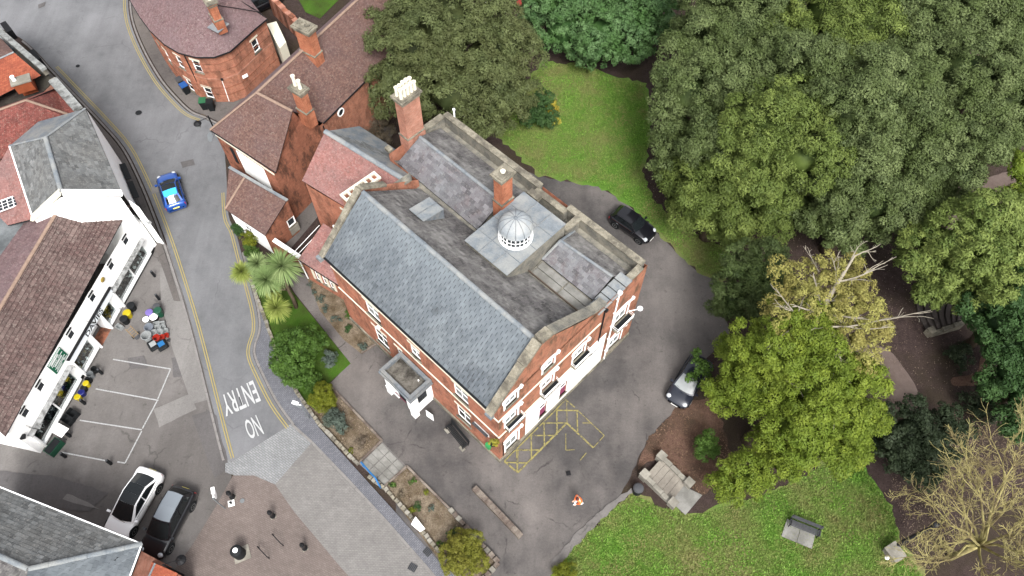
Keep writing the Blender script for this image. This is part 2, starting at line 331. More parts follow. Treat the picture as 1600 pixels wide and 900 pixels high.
    def mesh(s,name,mats,off=Vector((0,0,0)),smooth=False,uv=True):
        me=bpy.data.meshes.new(name)
        V=np.array(s.v,dtype=np.float32).reshape(-1,3)-np.array(off,dtype=np.float32)
        me.from_pydata(V.tolist(),[],s.f)
        if not isinstance(mats,(list,tuple)): mats=[mats]
        for m in mats: me.materials.append(M[m] if isinstance(m,str) else m)
        me.polygons.foreach_set('material_index',s.mi)
        at=me.attributes.new('rnd','FLOAT','FACE'); at.data.foreach_set('value',s.r)
        if smooth: me.polygons.foreach_set('use_smooth',[True]*len(s.f))
        if uv:
            W=V+np.array(off,dtype=np.float32); l=me.uv_layers.new(name='UVMap'); uvs=np.zeros((len(me.loops),2),dtype=np.float32); k=0
            for f in s.f:
                p=W[list(f)]; nn=np.cross(p[1]-p[0],p[2]-p[0]); ln=np.linalg.norm(nn)
                nn=nn/ln if ln>1e-12 else np.array([0,0,1.])
                if abs(nn[2])>.98: t=np.array([1.,0,0])
                else: t=np.cross([0,0,1.],nn); t/=np.linalg.norm(t)
                b=np.cross(nn,t); uvs[k:k+len(f),0]=p@t; uvs[k:k+len(f),1]=p@b; k+=len(f)
            l.data.foreach_set('uv',uvs.ravel())
        me.update(); return me
    def build(s,name,mats,parent=None,smooth=False,kind=None,label=None,uv=True,off=None):
        off=worldloc(parent) if off is None else off
        o=bpy.data.objects.new(name,s.mesh(name,mats,off,smooth,uv)); link(o,parent)
        if kind: o['kind']=kind
        if label: o['label']=label
        return o
def inst(name,me,parent,loc,rot=None,scale=None):
    o=bpy.data.objects.new(name,me); link(o,parent); o.location=loc
    if rot is not None: o.rotation_euler=rot
    if scale is not None: o.scale=scale
    return o
def npmesh(name,V,F,mat,rnd,off=(0,0,0),k=4):
    me=bpy.data.meshes.new(name); V=(V-np.array(off)).astype(np.float32)
    me.vertices.add(len(V)); me.vertices.foreach_set('co',V.ravel())
    me.loops.add(F.size); me.loops.foreach_set('vertex_index',F.ravel().astype(np.int32))
    me.polygons.add(len(F)); me.polygons.foreach_set('loop_start',np.arange(0,F.size,k,dtype=np.int32))
    me.materials.append(M[mat]); at=me.attributes.new('rnd','FLOAT','FACE'); at.data.foreach_set('value',rnd.astype(np.float32))
    me.update(calc_edges=True); return me
def catmull(pts,n=6,closed=False):
    out=[]; m=len(pts)
    rng=range(m if closed else m-1)
    for i in rng:
        g=(lambda k: pts[k%m]) if closed else (lambda k: pts[max(0,min(m-1,k))])
        p0,p1,p2,p3=[np.array(g(i+d),dtype=float) for d in (-1,0,1,2)]
        for j in range(n):
            t=j/n; out.append(tuple(float(c) for c in .5*((2*p1)+(-p0+p2)*t+(2*p0-5*p1+4*p2-p3)*t*t+(-p0+3*p1-3*p2+p3)*t**3)))
    if not closed: out.append(tuple(float(c) for c in pts[-1]))
    return out
def ribbon(mb,pts,w,z,mi=0,h=None):
    pts=[Vector((p[0],p[1],0)) for p in pts]; n=len(pts); Lf=[];Rt=[]
    for i,p in enumerate(pts):
        d=(pts[min(i+1,n-1)]-pts[max(i-1,0)]).normalized(); s=Vector((d.y,-d.x,0))*w/2; Lf.append(p-s); Rt.append(p+s)
    for i in range(n-1):
        q=[Rt[i],Rt[i+1],Lf[i+1],Lf[i]]
        if h is None: mb.face([Vector((a.x,a.y,z)) for a in q],mi)
        else: mb.prism(q,z,z+h,mi)
def px(pl,z=0): return [S(a,b,z) for a,b in pl]
def jitter(pts,amp,step=.4):
    out=[]; n=len(pts)
    for i in range(n):
        a,b=Vector(pts[i]),Vector(pts[(i+1)%n]); k=max(1,int((b-a).length/step)); d=(b-a); s=Vector((d.y,-d.x,0)).normalized() if d.length>0 else Vector()
        for j in range(k): out.append(a+d*(j/k)+s*random.uniform(-amp,amp))
    return out
LAYER=[0.0]
def ground(name,pl,mat,z=None,jit=0,h=None,smooth=0):
    if smooth: pl=[tuple(q) for q in catmull(pl,smooth,True)]
    pts=px(pl)
    if jit: pts=jitter(pts,jit)
    if z is None: LAYER[0]+=.0015; z=LAYER[0]
    mb=MB()
    if h: mb.prism(pts,0,h)
    else:
        ar=sum(pts[i].x*pts[(i+1)%len(pts)].y-pts[(i+1)%len(pts)].x*pts[i].y for i in range(len(pts)))
        if ar<0: pts=pts[::-1]
        for t in tessellate_polygon([[Vector((p.x,p.y,0)) for p in pts]]):
            q=[Vector((pts[i].x,pts[i].y,z)) for i in t]
            if (q[1]-q[0]).cross(q[2]-q[0]).z<0: q.reverse()
            mb.face(q)
    o=mb.build(name,mat,kind='structure'); return o
# ================================================================ GROUND
_g=MB(); _g.face([(-700,-500,0),(700,-500,0),(700,900,0),(-700,900,0)]); _g.build('ground','soil',kind='structure')
KL=[(-60,30),(10,48),(48,72),(82,108),(124,152),(160,190),(196,232),(222,282),(242,330),(262,384),(280,440),(298,500),(315,565),(331,630),(346,690),(360,742)]     # left kerb
KR=[(203,-30),(200,0),(203,30),(212,58),(228,92),(250,128),(275,157),(296,176),(322,187),(345,205),(353,262),(357,335),(368,362),(380,407),(393,453),(402,490),(403,517),(396,540),(396,557),(407,583),(430,628),(456,664)]
KLs=[tuple(q) for q in catmull(KL,4)]; KRs=[tuple(q) for q in catmull(KR,4)]
ground('road',[(-300,-120),(206,-120)]+KRs+[(366,722)]+[(q[0],q[1]) for q in KLs[::-1] if q[1]<722]+[(-300,20)],'asphalt')
ground('forecourt',[(150,300),(262,384),(280,440),(298,500),(315,565),(331,630),(346,690),(362,745),(345,790),(300,860),(260,960),(240,1150),(-400,1150),(-400,300)],'fore')
ground('driveway',[(513,600),(548,568),(565,550),(600,480),(700,300),(780,250),(843,276),(885,283),(935,292),(975,315),(1012,348),(1050,388),(1090,425),(1125,440),(1140,520),(1105,560),(1090,610),(1045,650),(1010,690),(985,745),(962,790),(905,845),(868,888),(845,935),(830,1150),(1000,1400),(700,1400),(780,1150),(650,950),(600,700)],'drive',jit=.06)
ground('lawn',[(778,215),(820,130),(850,95),(905,100),(960,118),(1010,130),(1020,220),(1004,260),(1020,310),(1060,350),(1120,380),(1160,415),(1125,440),(1090,425),(1050,388),(1012,348),(975,315),(935,292),(885,283),(843,276)],'grass',jit=.22)
ground('lawn',[(868,888),(905,845),(962,790),(985,768),(1035,790),(1085,802),(1130,790),(1210,765),(1320,705),(1360,740),(1395,790),(1410,850),(1450,900),(1500,1000),(1500,1400),(1100,1400),(870,1150),(855,935)],'grass',jit=.25)
ground('mulch_bed',[(1010,690),(1045,650),(1060,632),(1110,620),(1130,660),(1150,740),(1095,775),(1050,735),(1030,715),(995,735)],'mulch',jit=.15)
ground('park_path',[(1340,540),(1385,545),(1412,575),(1434,612),(1430,650),(1370,640),(1340,590)],'path',smooth=3)
ground('park_path',[(1478,352),(1490,318),(1520,290),(1560,272),(1620,262),(1640,300),(1590,330),(1540,352),(1500,372)],'path',smooth=3,jit=.05)
ground('worn_track',[(1488,590),(1525,582),(1532,560),(1545,556),(1548,590),(1520,602),(1490,602)],'mulch',smooth=3,jit=.04)
ground('garden_lawn',[(385,402),(420,430),(452,450),(548,568),(513,600),(492,640),(470,622),(440,575),(424,525),(404,470),(392,430)],'grassd')
ground('garden_path',[(440,420),(478,430),(500,486),(537,531),(565,551),(548,568),(460,457)],'drive')
ground('rockery_bed',[(478,430),(545,470),(556,505),(588,537),(565,553),(537,531),(500,486)],'bed')
ground('flower_bed',[(470,622),(492,640),(513,602),(597,690),(560,724),(500,664)],'bed')
ground('flower_bed',[(601,762),(636,729),(778,878),(738,925),(690,880)],'bed')
ground('slab_base',[(560,724),(597,690),(636,729),(601,762)],'fore')
ground('block_paved_road',[(485,692),(540,747),(600,812),(660,880),(720,950),(860,1150),(700,1150),(600,960),(560,920),(533,887),(460,800),(430,757)],'blockroad')
ground('brown_paving',[(367,738),(397,743),(430,757),(460,800),(533,887),(600,960),(720,1180),(240,1180),(262,905),(300,853),(340,787)],'brown')
ground('granite_sett_crossing',[(352,738),(352,716),(362,722),(456,662),(487,692),(430,757),(397,743),(367,743)],'setts')
ground('yard_ground',[(470,470),(445,400),(500,335),(560,300),(620,200),(560,180),(440,350)],'pave')
ground('back_garden_ground',[(380,-60),(700,-120),(860,-60),(850,60),(700,150),(560,200),(440,60)],'soil')
# raised pavements with kerbs
ground('pavement',[(-60,60),(48,92)]+[(q[0]-7,q[1]+2) for q in KLs if 85<q[1]<470]+[(272,470),(246,395),(150,330),(40,160),(-60,120)],'pave',h=.10)
ground('pavement',[(215,-60)]+[(q[0]+6,q[1]-3) for q in KRs if -20<q[1]<200]+[(372,185),(400,120),(300,-60)],'pave',h=.10)
ground('pavement',[(q[0]+5,q[1]) for q in KRs if q[1]>395]+[(487,691),(540,746),(600,811),(660,879),(720,949),(860,1150),(900,1150),(760,950),(735,918),(690,882),(620,803),(560,737),(500,670),(470,625),(440,580),(424,530),(404,474),(392,436),(386,400)],'blockgrey',h=.085)
def kerb(pl,off=0,h=.115,w=.16,name='kerb'):
    mb=MB(); pts=[S(a+off,b) for a,b in pl]; out=[]
    for i in range(len(pts)-1):
        a,b=pts[i],pts[i+1]; k=max(1,int((b-a).length/.95))
        for j in range(k):
            p=a+(b-a)*(j/k); q=a+(b-a)*((j+1)/k); e=(q-p).normalized()*.012
            ribbon(mb,[p+e,q-e],w,0,0,h+random.uniform(-.004,.004))
    return mb.build(name,'kerb',kind='structure')
kerb([q for q in KLs if 60<q[1]<724],-4)
kerb([q for q in KRs if q[1]<200],4)
kerb([q for q in KRs if q[1]>395],3)
kerb([(456,664),(487,692),(540,747),(600,812),(660,880),(720,950)],1)
def yellow(pl,off):
    for d in (off,off+.16):
        mb=MB(); pts=px(pl); n=len(pts); o=[]
        for i,p in enumerate(pts):
            t=(pts[min(i+1,n-1)]-pts[max(i-1,0)]).normalized(); o.append(p+Vector((t.y,-t.x,0))*d)
        ribbon(mb,o,.07,LAYER[0]+.002); mb.build('double_yellow_line','liney',kind='structure')
yellow([q for q in KLs if 100<q[1]<722],-.50)
yellow([q for q in KRs if q[1]<186],.25); yellow([q for q in KRs if 300<q[1]],.25)
TOPZ=LAYER[0]+.004
# asphalt patches
for pl,m in (([(322,640),(338,650),(356,722),(330,735),(318,690)],'patch'),([(268,560),(292,556),(300,585),(272,590)],'patch'),([(0,735),(90,745),(170,770),(140,800),(60,790),(-60,740)],'patch'),([(282,253),(302,249),(305,258),(286,263)],'patch'),([(105,772),(140,785),(158,798),(98,780)],'patchl'),([(236,292),(250,290),(252,300),(238,304)],'patchl'),([(60,8),(72,3),(70,10),(60,14)],'patch'),([(240,640),(300,615),(308,640),(250,668)],'patchl'),([(200,560),(225,556),(232,575),(205,578)],'patch')):
    TOPZ+=.0015; ground('asphalt_patch',pl,m,z=TOPZ,jit=.05)
TOPZ+=.0015; ground('pavement_strip',[(250,420),(268,415),(284,455),(301,530),(325,625),(300,632),(268,540),(252,470)],'patchl',z=TOPZ)
TOPZ+=.0015; ground('asphalt_patch',[(300,650),(333,640),(352,735),(336,748),(318,700)],'patch',z=TOPZ)
TOPZ+=.0015; ground('driveway_edge',[(868,890),(905,847),(960,792),(990,770),(986,762),(955,784),(897,838),(860,880)],'fore',z=TOPZ,jit=.1)
TOPZ+=.0015
mb=MB()
for a,b in (((177,562),(267,577)),((150,608),(248,626)),((125,657),(222,672)),((96,707),(165,720)),((267,577),(247,624)),((246,627),(223,670)),((222,674),(196,724)),((184,722),(196,724))):
    ribbon(mb,px([a,b]),.09,TOPZ)
mb.build('parking_bay_lines','linew',kind='structure')
# yellow hatching beside the gable
mb=MB(); Z=TOPZ
hp=lambda x,y:S(740+x/5,560+y/5)
for a,b,w in (((240,805),(720,325),.1),((720,325),(790,385),.09),((240,805),(345,895),.12),((345,895),(725,510),.12),((725,505),(935,700),.12),((820,415),(1020,605),.06),((935,700),(1020,605),.05),
    ((240,815),(430,820),.1),((330,720),(530,718),.1),((450,605),(640,605),.09),((540,507),(730,507),.09),((650,408),(820,410),.1),((850,507),(925,507),.06),
    ((338,725),(340,890),.09),((450,610),(452,800),.09),((550,510),(553,700),.09),((650,410),(652,600),.1),((727,330),(730,500),.05),((808,415),(812,580),.09),((345,895),(350,720),.03),
    ((720,590),(720,720),.05),((720,720),(790,715),.05),((880,740),(830,800),.06)):
    ribbon(mb,[hp(*a),hp(*b)],w,Z); Z+=.0004
mb.build('yellow_hatching','linehatch',kind='structure')
TOPZ=Z+.004
# road words
def textmesh(txt,name,mat,quad,parent=None,normal_off=0,bold=0.0,kind=None):
    """quad: 4 world points: baseline-left, baseline-right, cap-right, cap-left"""
    cu=bpy.data.curves.new(name,'FONT'); cu.body=txt; cu.size=1; cu.offset=bold; cu.resolution_u=3
    t=bpy.data.objects.new(name,cu); COL.objects.link(t); dg=bpy.context.evaluated_depsgraph_get(); dg.update()
    me=bpy.data.meshes.new_from_object(t.evaluated_get(dg)); bpy.data.objects.remove(t)
    V=np.array([v.co[:] for v in me.vertices]); x0,x1=V[:,0].min(),V[:,0].max(); y0,y1=V[:,1].min(),V[:,1].max()
    off=worldloc(parent); q=[Vector(a) for a in quad]; nn=(q[1]-q[0]).cross(q[3]-q[0]).normalized()*normal_off
    for v in me.vertices:
        a=(v.co.x-x0)/(x1-x0); b=(v.co.y-y0)/(y1-y0)
        p=(q[0]*(1-a)+q[1]*a)*(1-b)+(q[3]*(1-a)+q[2]*a)*b; v.co=p+nn-off
    me.materials.clear(); me.materials.append(M[mat]); o=bpy.data.objects.new(name,me); link(o,parent)
    if kind:o['kind']=kind
    return o
textmesh('ENTRY','road_lettering','linewr',[S(395,594,TOPZ),S(344,619,TOPZ),S(353,651,TOPZ),S(408,626,TOPZ)],bold=.012,kind='structure')
textmesh('NO','road_lettering','linewr',[S(400,648,TOPZ),S(380,658,TOPZ),S(390,687,TOPZ),S(413,678,TOPZ)],bold=.012,kind='structure')
# ================================================================ BUILDING HELPERS
def tiles(mb,pts,ed,tw,g,th,gap=.01,wob=.004,tone=None,maxn=None,lap=.15,collect=None,anchor=None):
    """real roof pieces over the planar polygon pts; ed = horizontal direction of the courses"""
    pts=[Vector(p) for p in pts]; nn=Vector((0,0,0))
    for i in range(1,len(pts)-1): nn+=(pts[i]-pts[0]).cross(pts[i+1]-pts[0])
    nn.normalize()
    if nn.z<0: nn=-nn; pts=pts[::-1]
    e=Vector(ed); e=(e-nn*e.dot(nn)).normalized(); b=nn.cross(e)
    if b.z<0: e=-e; b=-b
    o=Vector(anchor) if anchor is not None else pts[0]; q=[((p-o).dot(e),(p-o).dot(b)) for p in pts]
    def area(a): return .5*sum(a[i][0]*a[(i+1)%len(a)][1]-a[(i+1)%len(a)][0]*a[i][1] for i in range(len(a)))
    if area(q)<0: q=q[::-1]
    def clip(poly):
        for i in range(len(q)):
            a=q[i]; c=q[(i+1)%len(q)]; ex,ey=c[0]-a[0],c[1]-a[1]; out=[]
            f=lambda p: ex*(p[1]-a[1])-ey*(p[0]-a[0])
            for j in range(len(poly)):
                p,r=poly[j],poly[(j+1)%len(poly)]; fp,fr=f(p),f(r)
                if fp>=0: out.append(p)
                if (fp>=0)!=(fr>=0):
                    t=fp/(fp-fr); out.append((p[0]+(r[0]-p[0])*t,p[1]+(r[1]-p[1])*t))
            poly=out
            if len(poly)<3: return None
        return poly
    ys=[p[1] for p in q]; xs=[p[0] for p in q]; y=min(ys); row=0
    if anchor is not None: row=math.floor(min(ys)/g+1e-6); y=row*g
    while y<max(ys):
        x=(math.floor(min(xs)/tw)-1)*tw+tw*(.5 if row%2 else 0)+random.uniform(-.005,.005)
        while x<max(xs):
            full=[(x+gap/2,y),(x+tw-gap/2,y),(x+tw-gap/2,y+g),(x+gap/2,y+g)]
            c=clip(full)
            if c and abs(area(c))>tw*g*.06:
                w0=random.uniform(-wob,wob); r=random.random() if tone is None else tone()
                if collect is not None and abs(area(c))>tw*(g)*.98 and len(collect)<maxn[0]:
                    collect.append((o+e*x+b*y+nn*w0,e,b,nn,r))
                else:
                    H=lambda p:nn*(th*(1-(1-lap)*(p[1]-y)/g)+w0+.002)
                    top=[o+e*p[0]+b*p[1]+H(p) for p in c]; bot=[o+e*p[0]+b*p[1] for p in c]
                    mb.face(top,0,r); k=len(c)
                    for j in range(k):
                        j2=(j+1)%k
                        if c[j][1]<y+g*.5 or c[j2][1]<y+g*.5: mb.face([bot[j],bot[j2],top[j2],top[j]],0,r)
            x+=tw
        y+=g; row+=1
    return mb
def slab(pts,th,mat,parent,name='roof',**k):
    pts=[Vector(p) for p in pts]; nn=(pts[1]-pts[0]).cross(pts[2]-pts[0]).normalized()
    if nn.z<0: pts=pts[::-1]; nn=-nn
    mb=MB(); lo=[p-Vector((0,0,th)) for p in pts]; mb.face(pts); mb.face(lo[::-1])
    for i in range(len(pts)): j=(i+1)%len(pts); mb.face([lo[i],lo[j],pts[j],pts[i]])
    return mb.build(name,mat,parent,**k)
def roofplane(parent,pts,ed,mat,base='darkm',tw=.2,g=.12,th=.014,name='tile_course',th0=.08,tone=None):
    pts=[Vector(p) for p in pts]; nn=(pts[1]-pts[0]).cross(pts[2]-pts[0]).normalized()
    if all(abs((p-pts[0]).dot(nn))<.02 for p in pts): tris=[pts]
    else: tris=[[pts[0],pts[i],pts[i+1]] for i in range(1,len(pts)-1)]
    sb=MB()
    for t3 in tris:
        n3=(t3[1]-t3[0]).cross(t3[2]-t3[0])
        if n3.z<0: t3=t3[::-1]
        lo=[p-Vector((0,0,th0)) for p in t3]; sb.face(t3); sb.face(lo[::-1])
        for i in range(len(t3)): j=(i+1)%len(t3); sb.face([lo[i],lo[j],t3[j],t3[i]])
    r=sb.build('roof',base,parent); mb=MB()
    for t3 in tris: tiles(mb,t3,ed,tw,g,th,tone=tone,anchor=pts[0])
    if mb.v: mb.build(name,mat,r,kind='stuff',off=worldloc(parent),uv=False)
    return r
def ridge(parent,pts,rad,mat,step=.45,name='ridge_tile',cap=True,off=.03):
    """ridge or hip made of separate half-round pieces (each a part)"""
    pts=[Vector(p) for p in pts]; base=worldloc(parent)
    for i in range(len(pts)-1):
        a,b=pts[i],pts[i+1]; n=max(1,round((b-a).length/step)); d=(b-a)/n; e=d.normalized()
        s=e.cross(UP).normalized(); u=s.cross(e); mb=MB(); k=6; l=d.length
        prev=None; A=[];B=[]
        for j in range(k+1):
            an=PI*j/k; o=s*math.cos(an)*rad+u*(math.sin(an)*rad*.75); A.append(o); B.append(o*.93+d*.985)
        for j in range(k): mb.face([A[j+1],A[j],B[j],B[j+1]],0,.5)
        mb.face(A,0,.5); mb.face(B[::-1],0,.5)
        me=mb.mesh(name,mat,uv=False)
        for j in range(n): inst(name,me,parent,a+d*j+u*(off-rad*.3)+Vector((0,0,random.uniform(0,.008)))-base)
def wallrect(A,B,z0,z1,ops,mb=None,depth=.14,mi=0,top=None):
    """vertical wall on the left side of which is the room; outward = right of A->B; ops = (s0,s1,z0,z1) holes with reveals"""
    mb=mb or MB(); A=Vector((A[0],A[1],0)); B=Vector((B[0],B[1],0)); Lh=(B-A).length; t=(B-A)/Lh; n=Vector((t.y,-t.x,0))
    xs=sorted({0,Lh}|{v for o in ops for v in o[:2]}); zs=sorted({z0,z1}|{v for o in ops for v in o[2:4]})
    Q=lambda s,z,d=0: A+t*s+Vector((0,0,z))-n*d
    for i in range(len(xs)-1):
        for j in range(len(zs)-1):
            cx,cz=(xs[i]+xs[i+1])/2,(zs[j]+zs[j+1])/2
            if any(o[0]<cx<o[1] and o[2]<cz<o[3] for o in ops): continue
            mb.face([Q(xs[i],zs[j]),Q(xs[i+1],zs[j]),Q(xs[i+1],zs[j+1]),Q(xs[i],zs[j+1])],mi)
    for (a,b,c,d) in [o[:4] for o in ops]:
        for f in (((a,c),(a,d)),((a,d),(b,d)),((b,d),(b,c)),((b,c),(a,c))):
            p,q=f; mb.face([Q(*p),Q(*q),Q(q[0],q[1],depth),Q(p[0],p[1],depth)],mi)
        mb.face([Q(a,c,depth+.25),Q(b,c,depth+.25),Q(b,d,depth+.25),Q(a,d,depth+.25)],mi)
    if top:
        mb.face([Q(s,z) for s,z in top],mi)
    return mb
def window(parent,A,B,s0,s1,z0,z1,nx=1,nz=2,depth=.12,fr='white',gl='glass',sill='stone',head=None,fw=.07,bar=.035,name='window',label=None):
    base=worldloc(parent); A=Vector((A[0],A[1],0)); B=Vector((B[0],B[1],0)); t=(B-A).normalized(); n=Vector((t.y,-t.x,0))
    Q=lambda s,z,d=0: A+t*s+Vector((0,0,z))-n*d
    mb=MB(); d=depth
    bx=lambda a,b,c,e,dd,tt: mb.obox(Q(a,c,dd),t*(b-a),-n*tt,UP*(e-c))
    bx(s0,s0+fw,z0,z1,d-.03,.06); bx(s1-fw,s1,z0,z1,d-.03,.06); bx(s0+fw,s1-fw,z0,z0+fw,d-.03,.06); bx(s0+fw,s1-fw,z1-fw,z1,d-.03,.06)
    iw=(s1-s0-2*fw); ih=(z1-z0-2*fw)
    for i in range(1,nx): x=s0+fw+iw*i/nx; bx(x-bar/2,x+bar/2,z0+fw,z1-fw,d-.02,.04)
    for j in range(1,nz): z=z0+fw+ih*j/nz; bx(s0+fw,s1-fw,z-bar/2,z+bar/2,d-.022,.044)
    w=mb.build(name,fr,parent,off=base)
    if label: w['label']=label
    for i in range(nx):
        for j in range(nz):
            a=s0+fw+iw*i/nx+.01; b=s0+fw+iw*(i+1)/nx-.01; c=z0+fw+ih*j/nz+.01; e=z0+fw+ih*(j+1)/nz-.01
            g=MB(); g.obox(Q(a,c,d+.005),t*(b-a),-n*.012,UP*(e-c)); o=g.build('pane',gl,w,off=base)
    if sill:
        g=MB(); g.obox(Q(s0-.08,z0-.12,-.08),t*(s1-s0+.16),-n*(d+.1),UP*.12); g.build('sill',sill,w,off=base)
    if head:
        g=MB(); g.obox(Q(s0-.12,z1+.003,-.025),t*(s1-s0+.24),-n*.06,UP*.22); g.build('lintel',head,w,off=base)
    return w
def coping(parent,a,b,w,h,mat='stone',step=.8,name='coping_stone',z=None):
    a,b=Vector(a),Vector(b); n=max(1,round((b-a).length/step)); d=(b-a)/n; s=d.cross(UP).normalized()*w; u=s.cross(d).normalized()
    base=worldloc(parent)
    for k in range(3):
        pass
    for j in range(n):
        mb=MB(); p=a+d*j+d.normalized()*.008; jj=random.uniform(-.012,.012)
        mb.obox(p-s/2+u*jj,d-d.normalized()*.016,s,u*h); mb.build(name,mat,parent,off=base)
def pot(parent,c,r,h,mat='cream',name='chimney_pot'):
    mb=MB(); mb.lathe(c,[(r*.95,0),(r*.85,h*.5),(r*.8,h*.85),(r*1.08,h*.9),(r*1.08,h),(r*.7,h),(r*.65,h*.6)],8)
    return mb.build(name,mat,parent,off=worldloc(parent))
def chimney(parent,c,du,su,sv,z0,z1,brick='brickt',capm='stone',pots=(2,1),bands=(.55,),name='chimney',pot_h=.5,potm='cream',pr=.15,skew=0):
    """brick stack centred on c, du = long direction; cap > chimney_pot as sub-parts"""
    du=Vector(du).normalized(); dv=UP.cross(du); c=Vector((c[0],c[1],0)); base=worldloc(parent)
    bx=lambda mb,a,b,zz0,zz1: mb.obox(c-du*a/2-dv*b/2+UP*zz0,du*a,dv*b,UP*(zz1-zz0))
    mb=MB(); H=z1-z0; zb=z0
    st=z0+H*bands[0]
    bx(mb,su+.12,sv+.12,z0,z0+H*.42); bx(mb,su,sv,z0+H*.42+.08,z1-.42); bx(mb,su+.1,sv+.1,z1-.3,z1-.15)
    ch=mb.build(name,brick,parent,off=base)
    mb=MB(); bx(mb,su+.2,sv+.2,z0+H*.42,z0+H*.42+.08); mb.build('string_course',capm,ch,off=base); mb=MB(); bx(mb,su+.12,sv+.12,z1-.42,z1-.3); mb.build('string_course',capm,ch,off=base)
    mb=MB(); bx(mb,su+.34,sv+.34,z1-.15,z1); bx(mb,su+.12,sv+.12,z1+.001,z1+.09); mb.build('cap',capm,ch,off=base)
    nx,ny=pots
    for i in range(nx):
        for j in range(ny):
            p=c+du*((i+.5)/nx-.5)*(su)+dv*((j+.5)/ny-.5)*(sv)+UP*(z1+.09)
            pot(ch,p,pr,pot_h*random.uniform(.85,1.1),potm)
    return ch
# ================================================================ MAIN BUILDING
def main_building():
    b=thing('brick_house','large red brick house with big slate roof, lead dome and white porch','house',tuple(L(0,0,0)))
    base=worldloc(b)
    ZE=9.15; ZR=12.35; VR=3.45; U1=15.5
    A,B=L(U1,0),L(0,0)
    ux=lambda u:U1-u
    fo=[(2.65,3.95,5.0,6.9),(7.05,8.0,5.0,6.6),(10.95,12.35,5.0,6.85),(2.65,3.95,1.35,3.45),(10.85,12.25,1.1,3.4),(9.25,9.85,1.6,3.5)]
    ops=[(ux(o[1]),ux(o[0]),o[2],o[3]) for o in fo]
    m=wallrect(A,B,0,ZE,ops)
    m.face([L(U1,0,ZE),L(U1,0,0),L(U1,8,0),L(U1,8,ZE)]); m.face([L(U1,0,ZE),L(U1,8,ZE),L(U1,3.45,ZR)])
    m.build('front_wall','brick',b)
    for i,(s0,s1,z0,z1) in enumerate(ops):
        window(b,A,B,s0,s1,z0,z1,2 if s1-s0>.8 else 1,2,sill='stone',head='cream' if z0<4 else 'cream',gl='glassl' if z0>4 else 'glass')
    # raised stone bands
    def band(z,h,d,name='string_course'):
        m=MB(); m.obox(L(U1-.003,-d,z),UA*-(U1-.003+.0),VA*d*.999,UP*h); m.build(name,'cream',b)
        m=MB(); m.obox(L(0-.0,-d,z),UA*-d,VA*(9.2),UP*h); m.build(name,'cream',b)
    band(4.55,.11,.06); band(7.25,.11,.06)
    m=MB(); m.obox(L(U1,-.10,0),-UA*(U1+.1),VA*.097,UP*.35); m.obox(L(-.003,-.0,0),-UA*.10,VA*13.3,UP*.35); m.build('plinth','stone',b)
    for (u0,u1,z0) in ((2.6,4.0,7.45),(6.95,8.1,7.45),(10.9,12.4,7.45)):
        m=MB(); m.obox(L(u0,-.03,z0),UA*(u1-u0),VA*.028,UP*.55); m.build('stone_panel','stone',b)
    for u in (4.55,.1,7.0,10.2,15.0):      # shallow pilaster strips
        pass
    # gable wall on u=0 (faces right in the photo)
    A2,B2=L(0,0),L(0,13.35)
    g=[(.6,1.55,8.2,9.45),(.6,1.6,5.35,6.85),(.6,1.7,.75,2.9),(3.8,4.7,8.15,9.3),(3.8,4.8,5.3,6.8),(6.75,7.8,5.2,6.6),(10.95,12.2,4.5,6.3),(10.95,12.2,.75,2.6),(3.75,4.45,.9,2.9),(5.75,6.45,1.0,3.0)]
    m=wallrect(A2,B2,0,9.15,g,top=[(0,9.15),(8.6,9.15),(8.6,9.45),(7.2,10.2),(3.6,12.75),(2.2,11.7),(0,9.5)])
    m.face([L(0,8.6,9.15),L(0,13.35,9.15),L(0,13.35,9.3),L(0,8.6,9.3)])
    m.build('gable_wall','brickg',b)
    m=MB(); m.face([L(.4,13.35,0),L(18.5,13.35,0),L(18.5,13.35,9.3),L(.4,13.35,9.3)][::-1]); m.obox(L(0,13.35,0),UA*.4,VA*-.01,UP*9.3)
    m.face([L(18.5,13.35,0),L(18.5,8,0),L(18.5,8,9.3),L(18.5,13.35,9.3)]); m.face([L(18.5,8.0,0),L(15.5,8.0,0),L(15.5,8.0,9.0),L(18.5,8.0,9.0)]); m.build('rear_wall','brick',b)
    for i,(s0,s1,z0,z1) in enumerate(g):
        pk=i>=8
        w=window(b,A2,B2,s0,s1,z0,z1,1 if pk else 2,2,gl='glass' if pk else 'glassl',sill='stone',head=None,fw=.05 if pk else .08)
        if pk:
            q=MB(); q.obox(L(.06,s0+.05,z0+.05),UA*.02,VA*(s1-s0-.1),UP*(.95)); q.build('pink_panel','pink',w,off=base)
        elif z0>0:
            # white hood with curled ends over the opening
            q=MB(); pts=[L(-.07,s0-.22+(s1-s0+.44)*k/8,z1+.08+.18*math.sin(PI*k/8)) for k in range(9)]; q.tube(pts,.075,6); q.tube([L(-.09,s1+.22,z1+.12),L(-.09,s1+.3,z1+.28)],.11,6); q.tube([L(-.09,s0-.22,z1+.12),L(-.09,s0-.26,z1-.06)],.08,6); q.build('window_hood','white',w,off=base)
            for vv in (s0-.16,s1+.01): q=MB(); q.obox(L(-.015,vv,z0-.1),UA*.012,VA*.15,UP*(z1-z0+.15)); q.build('window_surround','white',w,off=base)
    # render painted white on the ground floor
    hole=[(3.75,4.45,.9,2.9),(5.75,6.45,1.0,3.0)]
    s_=2.4; m=wallrect(L(-.03,s_),L(-.03,10.15),.36,4.55,[(a-s_,c-s_,d,e) for a,c,d,e in hole],depth=.03)
    m.obox(L(-.03,s_,4.55),UA*.028,VA*(10.15-s_),UP*.03); m.build('painted_render','whiter',b)
    m=MB(); m.obox(L(-.032,4.9,.36),UA*-.05,VA*.0+VA*.03,UP*.1); m.obox(L(-.06,8.7,3.3),UA*.02,VA*.9,UP*.07); m.build('vent_slot','darkm',b)
